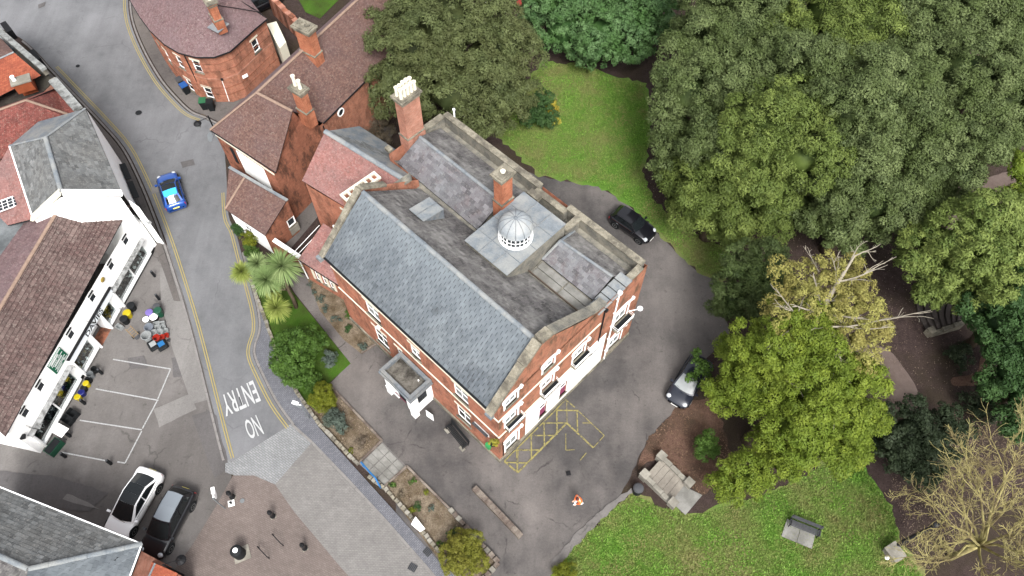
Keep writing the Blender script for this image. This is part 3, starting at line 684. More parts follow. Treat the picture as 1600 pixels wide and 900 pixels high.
    # balconettes with white rails and plants
    for (v0,v1,z,dep) in ((.5,1.95,5.2,.4),(3.65,5.2,5.0,.42),(6.55,8.2,4.95,.42),(10.75,12.5,4.3,.5)):
        q=MB(); q.obox(L(-.002,v0,z-.12),UA*-dep,VA*(v1-v0),UP*.1); bal=q.build('balcony','stone',b)
        q=MB(); r=.02
        for zz in (z+.45,z+.22): 
            q.tube([L(-.01,v0+.03,zz),L(-dep+.02,v0+.03,zz),L(-dep+.02,v1-.03,zz),L(-.01,v1-.03,zz)],r,5)
        n=int((v1-v0)/.14)
        for k in range(n+1): v=v0+.03+(v1-v0-.06)*k/n; q.tube([L(-dep+.02,v,z-.02),L(-dep+.02,v,z+.45)],.011,4)
        q.build('rail','white',bal,off=base)
        q=MB(); q.obox(L(-.08,v0+.12,z-.02),UA*-(dep-.18),VA*(v1-v0-.24),UP*.16); q.build('planter_box','darkm',bal,off=base)
    q=MB(); q.obox(L(-.002,8.25,4.62),UA*-.3,VA*1.25,UP*.09); q.build('canopy_ledge','white',b)
    q=MB(); q.lathe(L(-.62,12.75,5.3),[(.14,0),(.2,.03),(.2,.08),(.1,.16)],12); q.tube([L(-.1,12.3,4.9),L(-.62,12.75,5.3)],.03,5); q.build('dish_lamp','white',b)
    # pipes
    for v,z1,r,mt in ((10.5,9.55,.055,'white'),(9.25,9.0,.05,'darkm')):
        q=MB(); q.tube([L(-.09,v,.2 if mt=='white' else 4.6),L(-.09,v,z1)],r,7); q.box(tuple(L(-.12,v,z1)),(.26,.2,.22),rz=YA)
        z=1.5
        while z<z1-.3 and mt=='white': q.box(tuple(L(-.06,v,z)),(.14,.16,.05),rz=YA); z+=1.8
        q.build('drainpipe',mt,b)
    for v in (1.95,):
        q=MB(); q.tube([L(-.07,.28,.7),L(-.07,.28,3.2)],.035,6); q.build('drainpipe','darkm',b)
    # ---------- big roof: front slope as single slates
    e0,e1=L(.25,-.32,ZE),L(15.35,-.32,ZE); r1,r0=L(15.1,VR,ZR),L(.45,VR,ZR)
    fr=slab([e0,e1,r1,r0],.1,'darkm',b,'roof')
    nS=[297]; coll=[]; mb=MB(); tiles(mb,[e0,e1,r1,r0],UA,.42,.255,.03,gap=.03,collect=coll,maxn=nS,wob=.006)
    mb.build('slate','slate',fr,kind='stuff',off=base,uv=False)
    var=[]
    for k in range(12):
        q=MB(); r=(k+.5)/12; w_,g_,t_=.42-.03,.255,.03
        T=[(0,0,t_+.002),(w_,0,t_+.002),(w_,g_,t_*.15+.002),(0,g_,t_*.15+.002)]; Bt=[(0,0,0),(w_,0,0),(w_,g_,0),(0,g_,0)]
        q.face(T,0,r)
        for j in range(4): j2=(j+1)%4; q.face([Bt[j],Bt[j2],T[j2],T[j]],0,r)
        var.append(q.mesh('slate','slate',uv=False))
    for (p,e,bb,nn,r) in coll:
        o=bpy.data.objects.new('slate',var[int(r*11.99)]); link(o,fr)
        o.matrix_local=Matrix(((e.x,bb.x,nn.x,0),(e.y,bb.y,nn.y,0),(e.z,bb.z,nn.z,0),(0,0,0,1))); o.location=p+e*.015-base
    # rear slope
    q0,q1=L(.45,8.0,8.75),L(15.1,7.75,8.75)
    roofplane(b,[r0,r1,q1,q0],UA,'slated',tw=.36,g=.24,th=.02,name='slate')
    ridge(b,[r0+UP*.02,r1+UP*.02],.17,'lead',1.1,'ridge_roll')
    for s,a in ((1,0),):
        q=MB(); q.face([L(.45,VR-.5,ZR-.5*.866+.03+.02),L(15.1,VR-.5,ZR-.5*.866+.05),L(15.1,VR,ZR+.05),L(.45,VR,ZR+.05)]) ; 
    # gutters along front eave
    q=MB(); q.beam(L(.2,-.4,ZE-.06),L(15.4,-.4,ZE-.06),.12,.1); q.build('gutter','darkm',b)
    # gable coping stones
    for (v0,z0,v1,z1,w_) in ((-.45,8.95,2.2,11.55,.55),(2.2,11.55,3.45,12.6,.62),(3.45,12.6,4.3,12.45,.66),(4.3,12.45,8.3,9.75,.6),(8.3,9.75,9.3,9.45,.6)):
        coping(b,L(.24,v0,z0),L(.24,v1,z1),w_,.2,'stone' if z1>10 else 'stoned',.7)
    for (v0,z0,v1,z1) in ((-.4,9.0,3.45,12.5),(3.45,12.5,5.2,11.2)): coping(b,L(15.35,v0,z0),L(15.35,v1,z1),.42,.18,'stone',.8)
    q=MB(); q.box(tuple(L(15.4,-.5,8.95)),(.42,.42,.3),rz=YA); q.box(tuple(L(.2,-.5,8.85)),(.5,.3,.25),rz=YA); q.build('kneeler_stone','lead',b)
    # lead lining / dormer hatch on rear slope
    sl=(8.75-ZR)/(8.0-VR); Zs=lambda v: ZR+(v-VR)*sl
    d=MB(); va,vb,ua_,ub=5.15,6.75,11.55,12.75; zt=Zs(va)+.12
    d.obox(L(ua_-.08,va-.1,zt),UA*(ub-ua_+.16),VA*(vb-va+.1)+UP*-.35,UP*.05); dm=d.build('roof_hatch','lead',b)
    d=MB(); zb=zt-.35; d.face([L(ua_,vb-.02,Zs(vb)),L(ua_,vb-.02,zb),L(ua_,va,zt-.02),L(ua_,va,Zs(va))]); d.face([L(ua_,vb-.02,Zs(vb)),L(ub,vb-.02,Zs(vb)),L(ub,vb-.02,zb),L(ua_,vb-.02,zb)]); d.face([L(ub,vb-.02,Zs(vb)),L(ub,vb-.02,zb),L(ub,va,zt-.02),L(ub,va,Zs(va))])
    for k in range(6): v=va+.25+k*.27; d.beam(L(ua_-.012,v,Zs(v)),L(ua_-.012,v,zt-.02-(v-va)*.22),.03,.03)
    d.build('cheek','leadd',dm,off=base)
    d=MB(); d.beam(L((ua_+ub)/2,va-.1,zt+.07),L((ua_+ub)/2,vb,zt-.28),.05,.04); d.build('roll','leadd',dm,off=base)
    # flat deck and gutters behind the big roof
    q=MB(); q.prism([L(.45,7.7)[:2],L(5.3,7.7)[:2],L(5.3,13.0)[:2],L(.45,13.0)[:2]],8.3,8.55); q.prism([L(9.1,7.6)[:2],L(18.2,7.6)[:2],L(18.2,13.0)[:2],L(9.1,13.0)[:2]],8.2,8.45); q.prism([L(5.3,9)[:2],L(9.1,9)[:2],L(9.1,13.0)[:2],L(5.3,13.0)[:2]],8.2,8.5); q.build('gutter_deck','stoned',b)
    # rear roof A (left, long ridge)
    a0,a1=L(10.0,8.15,8.6),L(18.0,8.25,8.6); ra,rb=L(9.7,10.15,10.05),L(17.6,10.15,10.05); c0,c1=L(9.2,12.45,8.75),L(18.1,12.45,8.75)
    roofplane(b,[a0,a1,rb,ra],UA,'slatel',tw=.42,g=.28,th=.02,name='slate'); roofplane(b,[ra,rb,c1,c0],UA,'slated',tw=.42,g=.28,th=.018,name='slate')
    ridge(b,[ra+UP*.02,rb+UP*.02],.13,'lead',1.1,'ridge_roll')
    q=MB(); q.face([a1,c1,rb]); q.build('roof_end','leadd',b)
    # rear roof B (right, hipped)
    hp=L(5.0,10.7,9.75); rr=L(.9,10.95,9.75)
    p1,p2=L(5.3,9.35,8.75),L(1.0,9.35,8.75); p3=L(5.3,12.45,8.75); p4=L(.6,12.45,8.75)
    roofplane(b,[p1,hp,rr,p2],UA,'slatel',tw=.42,g=.27,th=.02,name='slate'); roofplane(b,[hp,p3,p4,rr],UA,'slated',tw=.42,g=.27,th=.018,name='slate'); roofplane(b,[p1,p3,hp],VA,'slated',tw=.42,g=.27,th=.018,name='slate')
    ridge(b,[rr+UP*.02,hp+UP*.02,p1],.1,'lead',.9,'ridge_roll'); ridge(b,[hp,p3],.1,'lead',.9,'ridge_roll')
    # lead flats around roof B
    for (u0,u1,v0,v1,z) in ((3.0,5.15,8.75,9.25,8.64),(.95,2.9,8.75,9.25,8.60),(3.0,5.1,8.2,8.7,8.62),(.95,2.9,8.2,8.7,8.58)):
        q=MB(); q.obox(L(u0,v0,z),UA*(u1-u0),VA*(v1-v0),UP*.07); q.build('lead_panel','flag',b)
    for k in range(5):
        v=8.6+k*.62; q=MB(); q.obox(L(-.12,v,9.12+k*.10),UA*.95,VA*.6,UP*.05+UP*.0); q.build('lead_panel','lead',b)
    q=MB(); q.beam(L(.5,8.08,8.85),L(5.3,8.08,8.85),.07,.1); q.build('gutter_edge','wood',b)
    # parapets
    def para(p,q_,z0,z1,th=.35,mt='stoned',cw=.48,skin='brick'):
        p,q_=Vector(p),Vector(q_); dd=(q_-p).normalized(); s=dd.cross(UP)*th
        m=MB(); m.obox(p-s/2+UP*z0,q_-p,s,UP*(z1-z0)); m.build('parapet',mt,b)
        coping(b,p+UP*(z1+.001),q_+UP*(z1+.001),cw,.13,'stone',.9)
    para(L(.22,13.15),L(6.55,13.15),8.4,9.45); para(L(9.0,13.15),L(18.3,13.15),8.4,9.45); para(L(6.4,12.75),L(9.1,12.75),8.4,9.4)
    para(L(18.3,12.9),L(18.3,10.5),8.4,9.45); para(L(.2,11.5),L(.2,12.9),8.6,9.4)
    para(L(5.45,11.6),L(5.45,12.9),8.4,9.5,.3)
    q=MB(); q.obox(L(8.3,12.0,9.4),UA*.9,VA*.5,UP*.35); q.build('flue_block','stone',b)
    # platform with lead sheets and dome
    PZ=10.45; pl=(5.35,8.95,6.2,11.45)
    q=MB(); q.prism([L(pl[0],pl[2])[:2],L(pl[1],pl[2])[:2],L(pl[1],pl[3])[:2],L(pl[0],pl[3])[:2]],8.4,PZ-.001); pf=q.build('lantern_platform','stoned',b)
    us=[5.28,6.5,7.75,9.02]; vs=[6.12,7.35,8.75,10.15,11.5]
    for i in range(3):
        for j in range(4):
            q=MB(); q.obox(L(us[i]+.02,vs[j]+.02,PZ),UA*(us[i+1]-us[i]-.04),VA*(vs[j+1]-vs[j]-.04),UP*.04); q.build('lead_sheet','lead',pf,off=base)
    for u in us[1:3]:
        q=MB(); q.tube([L(u,6.12,PZ+.04),L(u,11.5,PZ+.04)],.035,6); q.build('roll','leadd',pf,off=base)
    for v in vs[1:4]:
        q=MB(); q.tube([L(5.28,v,PZ+.04),L(9.02,v,PZ+.04)],.03,6); q.build('roll','leadd',pf,off=base)
    dc=L(6.95,8.6,PZ+.04); dr=1.04
    q=MB(); q.lathe(dc,[(dr+.06,0),(dr+.06,.14),(dr,.14),(dr,.2)],32); q.lathe(dc,[(dr-.12,.2),(dr-.12,.98)],32)
    n=24
    dome=q.build('dome','white',b)
    for k in range(12):
        a=2*PI*k/12; p=dc+Vector((math.cos(a),math.sin(a),0))*dr
        q=MB(); q.box(tuple(p+UP*.59),(.06,.07,.8),rz=a); 
        q.build('post','white',dome,off=base)
        a2=a+PI/12
        for sgn in (-1,1):
            for zz in (.40,.77):
                a3=a2+sgn*PI/26; p=dc+Vector((math.cos(a3),math.sin(a3),0))*(dr-.03)
                q=MB(); q.box(tuple(p+UP*zz),(.03,.25,.33),rz=a3); q.build('pane','glass',dome,off=base)
    q=MB()
    for zz,hh in ((.2,.05),(.565,.04),(.94,.06)): q.lathe(dc+UP*zz,[(dr-.1,0),(dr+.02,0),(dr+.02,hh),(dr-.1,hh)],32)
    for k in range(12):
        a=2*PI*(k+.5)/12; p=dc+Vector((math.cos(a),math.sin(a),0))*(dr-.01); q.box(tuple(p+UP*.59),(.05,.035,.76),rz=a)
    q.build('glazing_bar','white',dome,off=base)
    q=MB(); prof=[(dr+.05,.99),(dr+.06,1.03)]+[((dr+.04)*math.cos(t*PI/2/9),1.03+.88*math.sin(t*PI/2/9)) for t in range(0,10)]; q.lathe(dc,prof,48)
    o=q.build('lead_dome','domelead',dome,off=base,smooth=True)
    q=MB()
    for k in range(12):
        a=2*PI*k/12; q.tube([dc+Vector((math.cos(a)*((dr+.045)*math.cos(t*PI/2/8)),math.sin(a)*((dr+.045)*math.cos(t*PI/2/8)),1.035+.88*math.sin(t*PI/2/8))) for t in range(9)],.022,5)
    q.lathe(dc+UP*1.89,[(.14,0),(.1,.06),(.02,.1)],10); q.build('dome_rib','leadd',dome,off=base)
    # chimneys
    c=chimney(b,L(9.35,9.95),VA,.95,.7,9.0,13.4,'brickt',pots=(1,1),pot_h=.12,pr=.16)
    c=chimney(b,L(18.3,10.1),VA,1.45,.8,7.5,13.7,'brickp',pots=(5,2),pot_h=.75,pr=.14)
    q=MB(); q.tube([L(17.6,13.4,8.5),L(17.6,13.4,10.2)],.06,8); q.lathe(L(17.6,13.4,10.2),[(.1,0),(.1,.12),(.04,.16)],8); q.build('vent_pipe','white',b)
    q=MB(); q.box(tuple(L(18.9,8.35,9.2)),(.5,.35,.3),rz=YA); q.build('kneeler_stone','stone',b)
    # extras on the front wall
    q=MB(); q.obox(L(.85,-.28,3.45),UA*1.35,VA*.16,UP*.1); q.build('sign_light','grey',b)
    q=MB(); q.obox(L(.87,-.06,3.0),UA*1.3,VA*.03,UP*.42); q.build('name_board','white',b)
    q=MB(); q.obox(L(.75,-.22,1.1),UA*.38,VA*.2,UP*.55); q.obox(L(.79,-.25,1.16),UA*.3,VA*.03,UP*.42); tgc=q.build('green_cabinet','greenbox',b)
    q=MB(); q.box(tuple(L(11.3,-.12,4.3)),(.28,.16,.2),rz=YA); q.build('alarm_box','white',b)
    for u in (4.62,10.05): 
        q=MB(); q.tube([L(u,-.05,4.66),L(u,-.05,7.2)],.03,5)
    # porch
    p=MB(); hz=3.15
    PA,PB,PC,PD=L(8.95,0),L(8.95,-1.72),L(6.45,-1.72),L(6.45,0)
    m=wallrect(PB,PC,0,hz,[(.75,1.75,0.0,2.3)],depth=.12); wallrect(PC,PD,0,hz,[(.45,1.3,.95,2.35)],mb=m,depth=.12); wallrect(PA,PB,0,hz,[(.45,1.3,.95,2.35)],mb=m,depth=.12)
    for cpt in (PB,PC): m.box((cpt.x,cpt.y,.55),(.42,.42,1.1),rz=YA); m.box((cpt.x,cpt.y,1.7),(.3,.3,2.8),rz=YA)
    po=m.build('porch','white',b)
    for X,Y in ((PC,PD),(PA,PB)): 
        tt=(Y-X).normalized(); nn=Vector((tt.y,-tt.x,0))
        for (s0,s1,z0,z1) in ((.5,.86,1.0,1.6),(.9,1.26,1.0,1.6),(.5,1.26,1.66,2.3)):
            q=MB(); q.obox(X+tt*s0-nn*.08+UP*z0,tt*(s1-s0),-nn*.02,UP*(z1-z0)); q.build('pane','glass',po,off=base)
    q=MB(); q.obox(L(8.1,-1.6,0.05),-UA*.9,VA*.05,UP*2.2); q.build('porch_door','pink' if False else 'darkm',po,off=base)
    q=MB(); q.obox(L(8.3,-1.80,1.02),-UA*1.1,VA*.04,UP*.08); q.build('door_rail','pinkd',po,off=base)
    # porch roof tray
    o0=(5.75,9.35); v0=-2.05; hz=3.15
    m=MB()
    def ring(u0,u1,va_,vb_,wd,z0,z1):
        m.obox(L(u0,va_,z0),UA*(u1-u0),VA*wd,UP*(z1-z0)); m.obox(L(u0,va_+wd,z0),UA*wd,VA*(vb_-va_-wd),UP*(z1-z0)); m.obox(L(u1-wd,va_+wd,z0),UA*wd,VA*(vb_-va_-wd),UP*(z1-z0))
    ring(6.1,9.3,-2.05,-.062,.3,3.15,3.3); ring(6.18,9.22,-1.97,-.062,.24,3.3,3.62); m.obox(L(6.42,-.32,3.3),UA*2.56,VA*.25,UP*.3); cn=m.build('cornice','leadd',po,off=base)
    m=MB(); m.obox(L(6.42,-1.73,3.16),UA*2.56,VA*1.42,UP*.12); m.build('flat_roof','felt2',po,off=base)
    m=MB(); m.lathe(L(6.9,-.6,3.28),[(.05,0),(.05,.12),(.03,.15)],8); m.build('vent_cap','white',po,off=base)
    # low pink-roofed side extension
    z0,z1=2.95,4.4
    m=wallrect(L(20.35,0.02),L(16.9,.72),0,2.9,[(.95,1.25,.9,2.4),(1.65,1.95,.9,2.4),(2.3,2.6,.9,2.4)],depth=.1); m.face([L(20.35,3.6,0),L(20.35,.02,0),L(20.35,.02,2.9),L(20.35,3.6,4.3)]); m.face([L(16.9,.72,0),L(15.5,.05,0),L(15.5,.05,2.9),L(16.9,.72,2.9)])
    m.build('extension_wall','brick',b)
    X,Y=L(20.35,.02),L(16.9,.72)
    for s in (.95,1.65,2.3): window(b,X,Y,s,s+.3,.9,2.4,1,2,depth=.08,fw=.04,head=None)
    for (s) in (1.3,2.0,2.65,.65): 
        tt=(Y-X).normalized(); nn=Vector((tt.y,-tt.x,0)); q=MB(); q.obox(X+tt*s+nn*.025+UP*.8,tt*.25,-nn*.022,UP*1.75); q.build('window_surround','cream',b)
    E0,E1=S(466,405,2.95),S(547,457,2.9); T0,T1=S(505,349,4.35),S(531,366,4.35)
    roofplane(b,[E0,E1,L(15.52,1.6,3.6),L(15.52,3.6,4.45),T0],E1-E0,'tilep',tw=.17,g=.11,th=.012)
    q=MB(); q.beam(E0+Vector((0,0,-.06)),E1+Vector((0,0,-.06)),.1,.09); q.build('gutter','darkm',b)
    q=MB(); q.tube([E0+Vector((.05,-.05,-.05)),S(482,436,0)+UP*.1],.05,6); q.build('drainpipe','white',b)
    q=MB(); q.tube([S(524,366,5.5),S(521,352,6.2)],.07,6); q.build('vent_pipe','white',b)
    return b
M['greenbox']=m_plain('green_cabinet_paint',P(70,190,110),.45,0,.4,.05); M['pinkd']=m_plain('dark_pink_paint',P(140,60,84),.5,0,.3,.05)
main_building()
# ================================================================ OTHER BUILDINGS
def V2(p): return (p.x,p.y)
def flat(p,z): return Vector((p.x,p.y,z))
def walls_under(mb,pts,z0,tops=None,mi=0):
    """vertical faces below the open chain of 3-D points"""
    for i in range(len(pts)-1):
        a,b=pts[i],pts[i+1]; mb.face([flat(a,z0),flat(b,z0),b,a],mi)
    return mb
# ---- brick link wing with pink tiled roof (joined to the big house, its own block)
def link_wing():
    t=thing('brick_wing','brick wing with pink tiled front slope and grey rear slope joining the big house','wing',tuple(flat(S(490,330,0),0)))
    base=worldloc(t); ZE=6.6; ZR=9.6
    a=S(472,282,ZE); e2=S(552,331,ZE); r1=S(508,205,ZR); r2=S(632,281,ZR); g1=S(562,197,7.2); g2=S(668,265,7.2)
    roofplane(t,[a,e2,r2,r1],(e2-a),'tilep',tw=.17,g=.11,th=.012)
    slab([r1,r2,g2,g1],.08,'leadd',t,'roof')
    q=MB(); tiles(q,[r1,r2,g2,g1],(r2-r1),.3,.25,.01); q.build('slate','slateg',t,kind='stuff',uv=False)
    ridge(t,[r1+UP*.02,r2+UP*.02],.2,'lead',1.2,'ridge_roll')
    i=.12; m=MB(); A=flat(S(478,288,ZE),0); B=flat(S(556,334,ZE),0)
    nn=(e2-a).cross(UP).normalized()
    wl=[(3.35,3.95,2.6+2,5.7)]
    wallrect(A,B,0,ZE-.02,[(3.2,3.8,4.6,6.0)],mb=m,depth=.1)
    walls_under(m,[g1+Vector((-.1,-.1,0)),a+Vector((.15,.05,0))],0); walls_under(m,[g2+Vector((-.1,-.1,-.1)),g1+Vector((0,-.1,-.1))],0)
    m.face([a+Vector((.1,.05,-.1)),r1+Vector((.05,0,-.1)),g1+Vector((-.1,-.1,0))]); m.build('wall','brick',t)
    window(t,A,B,3.2,3.8,4.6,6.0,1,2,head='cream')
    # coping over the end gable and brick triangle below
    c0,c1=S(592,311,8.3),S(643,277,9.95)
    coping(t,c0,c1,.55,.2,'stoned',.7); m=MB(); p0,p1=c0,c1; m.face([flat(p0,6.5),flat(p1,6.5),p1,p0]); m.build('end_gable','brick',t)
    # long stack with a row of flues
    s0,s1=S(531,306,9.9),S(585,269,9.9); d=(s1-s0).normalized(); sd=d.cross(UP).normalized()
    if sd.y>0: sd=-sd
    Ln=(s1-s0).length
    m=MB(); m.obox(flat(s0,6.8)+sd*.06+d*.06,d*(Ln-.12),sd*.62,UP*2.95); ch=m.build('flue_stack','brickp',t)
    m=MB(); 
    m.obox(s0+UP*-.02,d*Ln,sd*.16,UP*.16); m.obox(s0+sd*.58-UP*.02,d*Ln,sd*.16,UP*.16)
    n=6
    for k in range(n+1): m.obox(s0+d*(Ln-.16)*(k/n)+sd*.16-UP*.02,d*.16,sd*.42,UP*.16)
    m.build('stack_cap','cream',ch,off=base)
    m=MB(); m.obox(s0+sd*.74-UP*.5,d*Ln,sd*.1,UP*.12); m.build('ledge','cream',ch,off=base)
    for k in range(n):
        m=MB(); m.obox(s0+d*((Ln-.16)*(k/n)+.18)+sd*.18-UP*.10,d*((Ln-.16)/n-.2),sd*.38,UP*.03); m.build('flue_opening','brickd',ch,off=base)
    # lead box at the end of the rear slope
    m=MB(); v=[S(648,279,8.0),S(671,275,8.0),S(669,298,7.9),S(650,300,7.9)]; m.prism([V2(p) for p in v],6.9,8.1); m.build('lead_valley_box','leadd',t)
    ridge(t,[S(632,238,7.3),S(671,266,7.5)],.16,'stone',.8,'parapet_stone')
    return t
link_wing()
# ---- long brown-tiled brick house across the yard
def centre_house():
    t=thing('brick_house','long dark brick house with brown tiled roofs and two chimneys beside the road','house',tuple(flat(S(425,385,0),0)))
    base=worldloc(t)
    ZE=6.3; ZR=9.4
    e1,e2=S(329,203,ZE),S(431,269,ZE); r1,r2=S(401,145,ZR),S(457,174,ZR)
    # front wing
    roofplane(t,[e1,e2,r2,r1],e2-e1,'tileb',tw=.17,g=.115,th=.012)
    # long range
    dirn=(S(640,-75,ZR)-r1).normalized()
    rE=r1+dirn*26
    le=S(334,197,ZE); lE=flat(S(334,197,ZE)+dirn*28,ZE); 
    roofplane(t,[le,r1,rE,lE],dirn,'tilev',tw=.17,g=.115,th=.012)
    re_=S(505,192,ZE); rE2=flat(re_+dirn*18,ZE)
    rv=r1
    roofplane(t,[r1+Vector((0,0,0)),re_,rE2,r1+dirn*19],dirn,'tileb',tw=.17,g=.115,th=.012)
    roofplane(t,[r1+dirn*19,rE2,rE2+dirn*8,rE],dirn,'tileb',tw=.17,g=.115,th=.012) if False else None
    # rear slope of the wing, meeting the long roof in a valley
    vb=S(470,183,7.9)
    roofplane(t,[r1-Vector((0,0,.02)),r2,vb+Vector((.2,.3,0))],r2-r1,'tilev',tw=.17,g=.115,th=.012)
    ridge(t,[e1+UP*.03,r1+UP*.03],.11,'ridgeclay',.45); ridge(t,[r1+UP*.03,rE+UP*.03],.12,'ridgeclay',.45); ridge(t,[r1+UP*.03,r2+UP*.03],.12,'ridgeclay',.45)
    # walls: street side, gable side and yard side
    m=MB(); A=flat(e1+Vector((.25,-.02,0)),0); B=flat(e2+Vector((-.25,.18,0)),0)
    wallrect(A,B,0,ZE-.08,[],mb=m)
    G1=flat(S(505,192,ZE)+Vector((-.25,-.2,0)),0)
    apex=r2+Vector((0,0,-.06))
    m.face([B,G1,flat(G1,ZE-.1),flat(S(470,183,7.9),7.8)+Vector((0,-.1,0)),apex,flat(B,ZE-.08)])
    H1=flat(G1+dirn*19,0); m.build('wall','brickd',t)
    m=MB(); g0,g1=G1,H1; Lg=(H1-G1).length
    ww=[(7.4,8.0,4.3,5.5)]
    wallrect(G1,H1,0,ZE-.1,ww,mb=m,depth=.1); m.face([A+Vector((0,0,0)),flat(A,ZE-.1),flat(A+dirn*27,ZE-.1),flat(A+dirn*27,0)]); m.build('range_wall','brick',t)
    window(t,G1,H1,7.4,8.0,4.3,5.5,1,2,head=None)
    s_,z_=onwall(532,175,G1,H1); n=Vector(((H1-G1).normalized().y,-(H1-G1).normalized().x,0)); cc=G1+(H1-G1).normalized()*s_+UP*z_
    q=MB(); q.lathe(cc+n*.01,[(.38,0),(.38,.06),(.28,.07),(.28,.0)],20,axis=n); rw=q.build('round_window','white',t); q=MB(); q.lathe(cc+n*.02,[(.28,0),(.28,.02)],20,axis=n); q.build('pane','glass',rw,off=base)
    q=MB(); q.beam(re_+UP*-.05,rE2+UP*-.05,.12,.1); q.build('gutter','darkm',t); q=MB(); q.beam(e1+UP*-.06,e2+UP*-.06,.12,.09); q.build('gutter','darkm',t)
    for px_,py_,zt in ((580,150,6.0),(505,200,6.0)):
        s_,z_=onwall(px_,py_,G1,H1); p=G1+(H1-G1).normalized()*s_+n*.07; q=MB(); q.tube([p+UP*.1,p+UP*zt],.05,6); q.build('drainpipe','darkm',t)
    # white rendered street bay and cream string courses
    d=(B-A).normalized(); nf=Vector((d.y,-d.x,0))
    sA,zA=onwall(374,246,A,B); sB,zB=onwall(418,290,A,B)
    q=MB(); q.obox(A+d*2.1+nf*.03+UP*2.9,d*3.0,-nf*.028,UP*2.6); q.build('painted_render','whiter',t)
    q=MB(); q.obox(A+nf*.06+UP*5.75,d*(B-A).length,-nf*.055,UP*.14); q.build('string_course','cream',t)
    q=MB(); q.obox(A+d*1.3+nf*.05+UP*3.6,d*.35,-nf*.045,UP*1.7); q.build('shutter','darkm',t)
    # chimney on the wing apex and big chimney on the long range
    chimney(t,S(470,150,10.2),d,.95,.6,7.4,11.0,'brickt',pots=(2,1),pot_h=.85,pr=.15,potm='cream')
    c2=S(486,80,8.2); chimney(t,S(478,52,11.0),dirn.cross(UP),1.35,.75,7.6,11.7,'brickt',pots=(2,1),pot_h=.18,pr=.2,potm='stone')
    # low front extension with hipped brown roof and white walls
    z0=2.75; z1=4.15
    p=[S(352,327,z0),S(414,368,z0),S(448,313,z1),S(384,272,z1),S(360,264,z1-.2)]
    hipm=S(383,288,z1)
    roofplane(t,[p[0],p[1],p[2],S(385,273,z1)],p[1]-p[0],'tileb',tw=.17,g=.115,th=.012)
    roofplane(t,[p[0],S(385,273,z1),S(358,262,z1-.3)],S(358,262,z1-.3)-p[0],'tileb',tw=.17,g=.115,th=.012)
    ridge(t,[p[0]+UP*.03,S(385,273,z1)+UP*.03],.09,'ridgeclay',.4)
    q=MB(); q.beam(S(358,261,z1+.1),S(449,313,z1+.1),.22,.1); q.build('flashing','lead',t)
    m=MB(); W0=flat(p[0]+Vector((.22,.08,0)),0); W1=flat(p[1]+Vector((-.1,.2,0)),0); W2=flat(p[2]+Vector((0,.1,0)),0); W3=flat(S(358,262,z1-.3)+Vector((.2,-.1,0)),0)
    wallrect(W0,W1,0,z0-.06,[(1.1,2.0,.9,2.1)],mb=m,depth=.1); m.face([W3,W0,flat(W0,z0-.06),flat(W3,z1-.4)]); m.build('extension_wall','whiter',t)
    window(t,W0,W1,1.1,2.0,.9,2.1,2,2)
    m=MB(); wallrect(W1,W2,0,z0-.06,[(2.0,2.75,1.2,2.1)],mb=m,depth=.08); m.face([flat(W1,z0-.06),flat(W2,z0-.06),flat(W2,z1-.08)]); m.build('yard_wall','brickd',t)
    window(t,W1,W2,2.0,2.75,1.2,2.1,1,1,depth=.06,fw=.1)
    q=MB(); q.obox(W1+(W2-W1).normalized()*1.95+Vector((.05,-.04,.35)),(W2-W1).normalized()*.85,Vector((.03,-.03,0)),UP*.75); q.build('rendered_panel','concrete',t)
    q=MB(); c_=S(329,214,5.6); q.lathe(c_,[(.04,-.05),(.34,0),(.36,.05),(.33,.06)],16,axis=Vector((-.6,-.5,.6))); q.tube([c_,c_+Vector((.3,.15,-.1))],.025,5); q.build('satellite_dish','greyd',t)
    return t
M['ridgeclay']=m_plain('clay_ridge',P(186,158,140),.85,0,.2,.15,4,'Position'); M['greyd']=m_plain('grey_dish',P(150,155,158),.5,0,.3,.1)
centre_house()
# yard pieces between the houses: low wall with white coping, wires
t=thing('yard_wall','low brick wall with white coping between the palm tree and the pink-roofed extension','wall',tuple(S(440,390,0)))
a,b=S(427,378,1.5),S(471,404,1.9); m=MB(); m.obox(flat(a,0),flat(b,0)-flat(a,0),Vector((.12,.2,0)),UP*1.6); m.build('brickwork','brickd',t); m=MB(); m.obox(flat(a,1.6)-Vector((.03,.05,0)),flat(b,0)-flat(a,0),Vector((.18,.3,0)),UP*.08); m.build('coping','white',t)
for k,(a,b) in enumerate((((452,402),(499,352)),((461,402),(505,356)))):
    q=MB(); q.tube([S(*a,2.2),S(*b,2.6)],.022,5); tag(q.build('washing_line','white'),('upper','lower')[k]+' pale washing line strung across the dark yard beside the pink-roofed extension','washing line','washing lines over the yard')
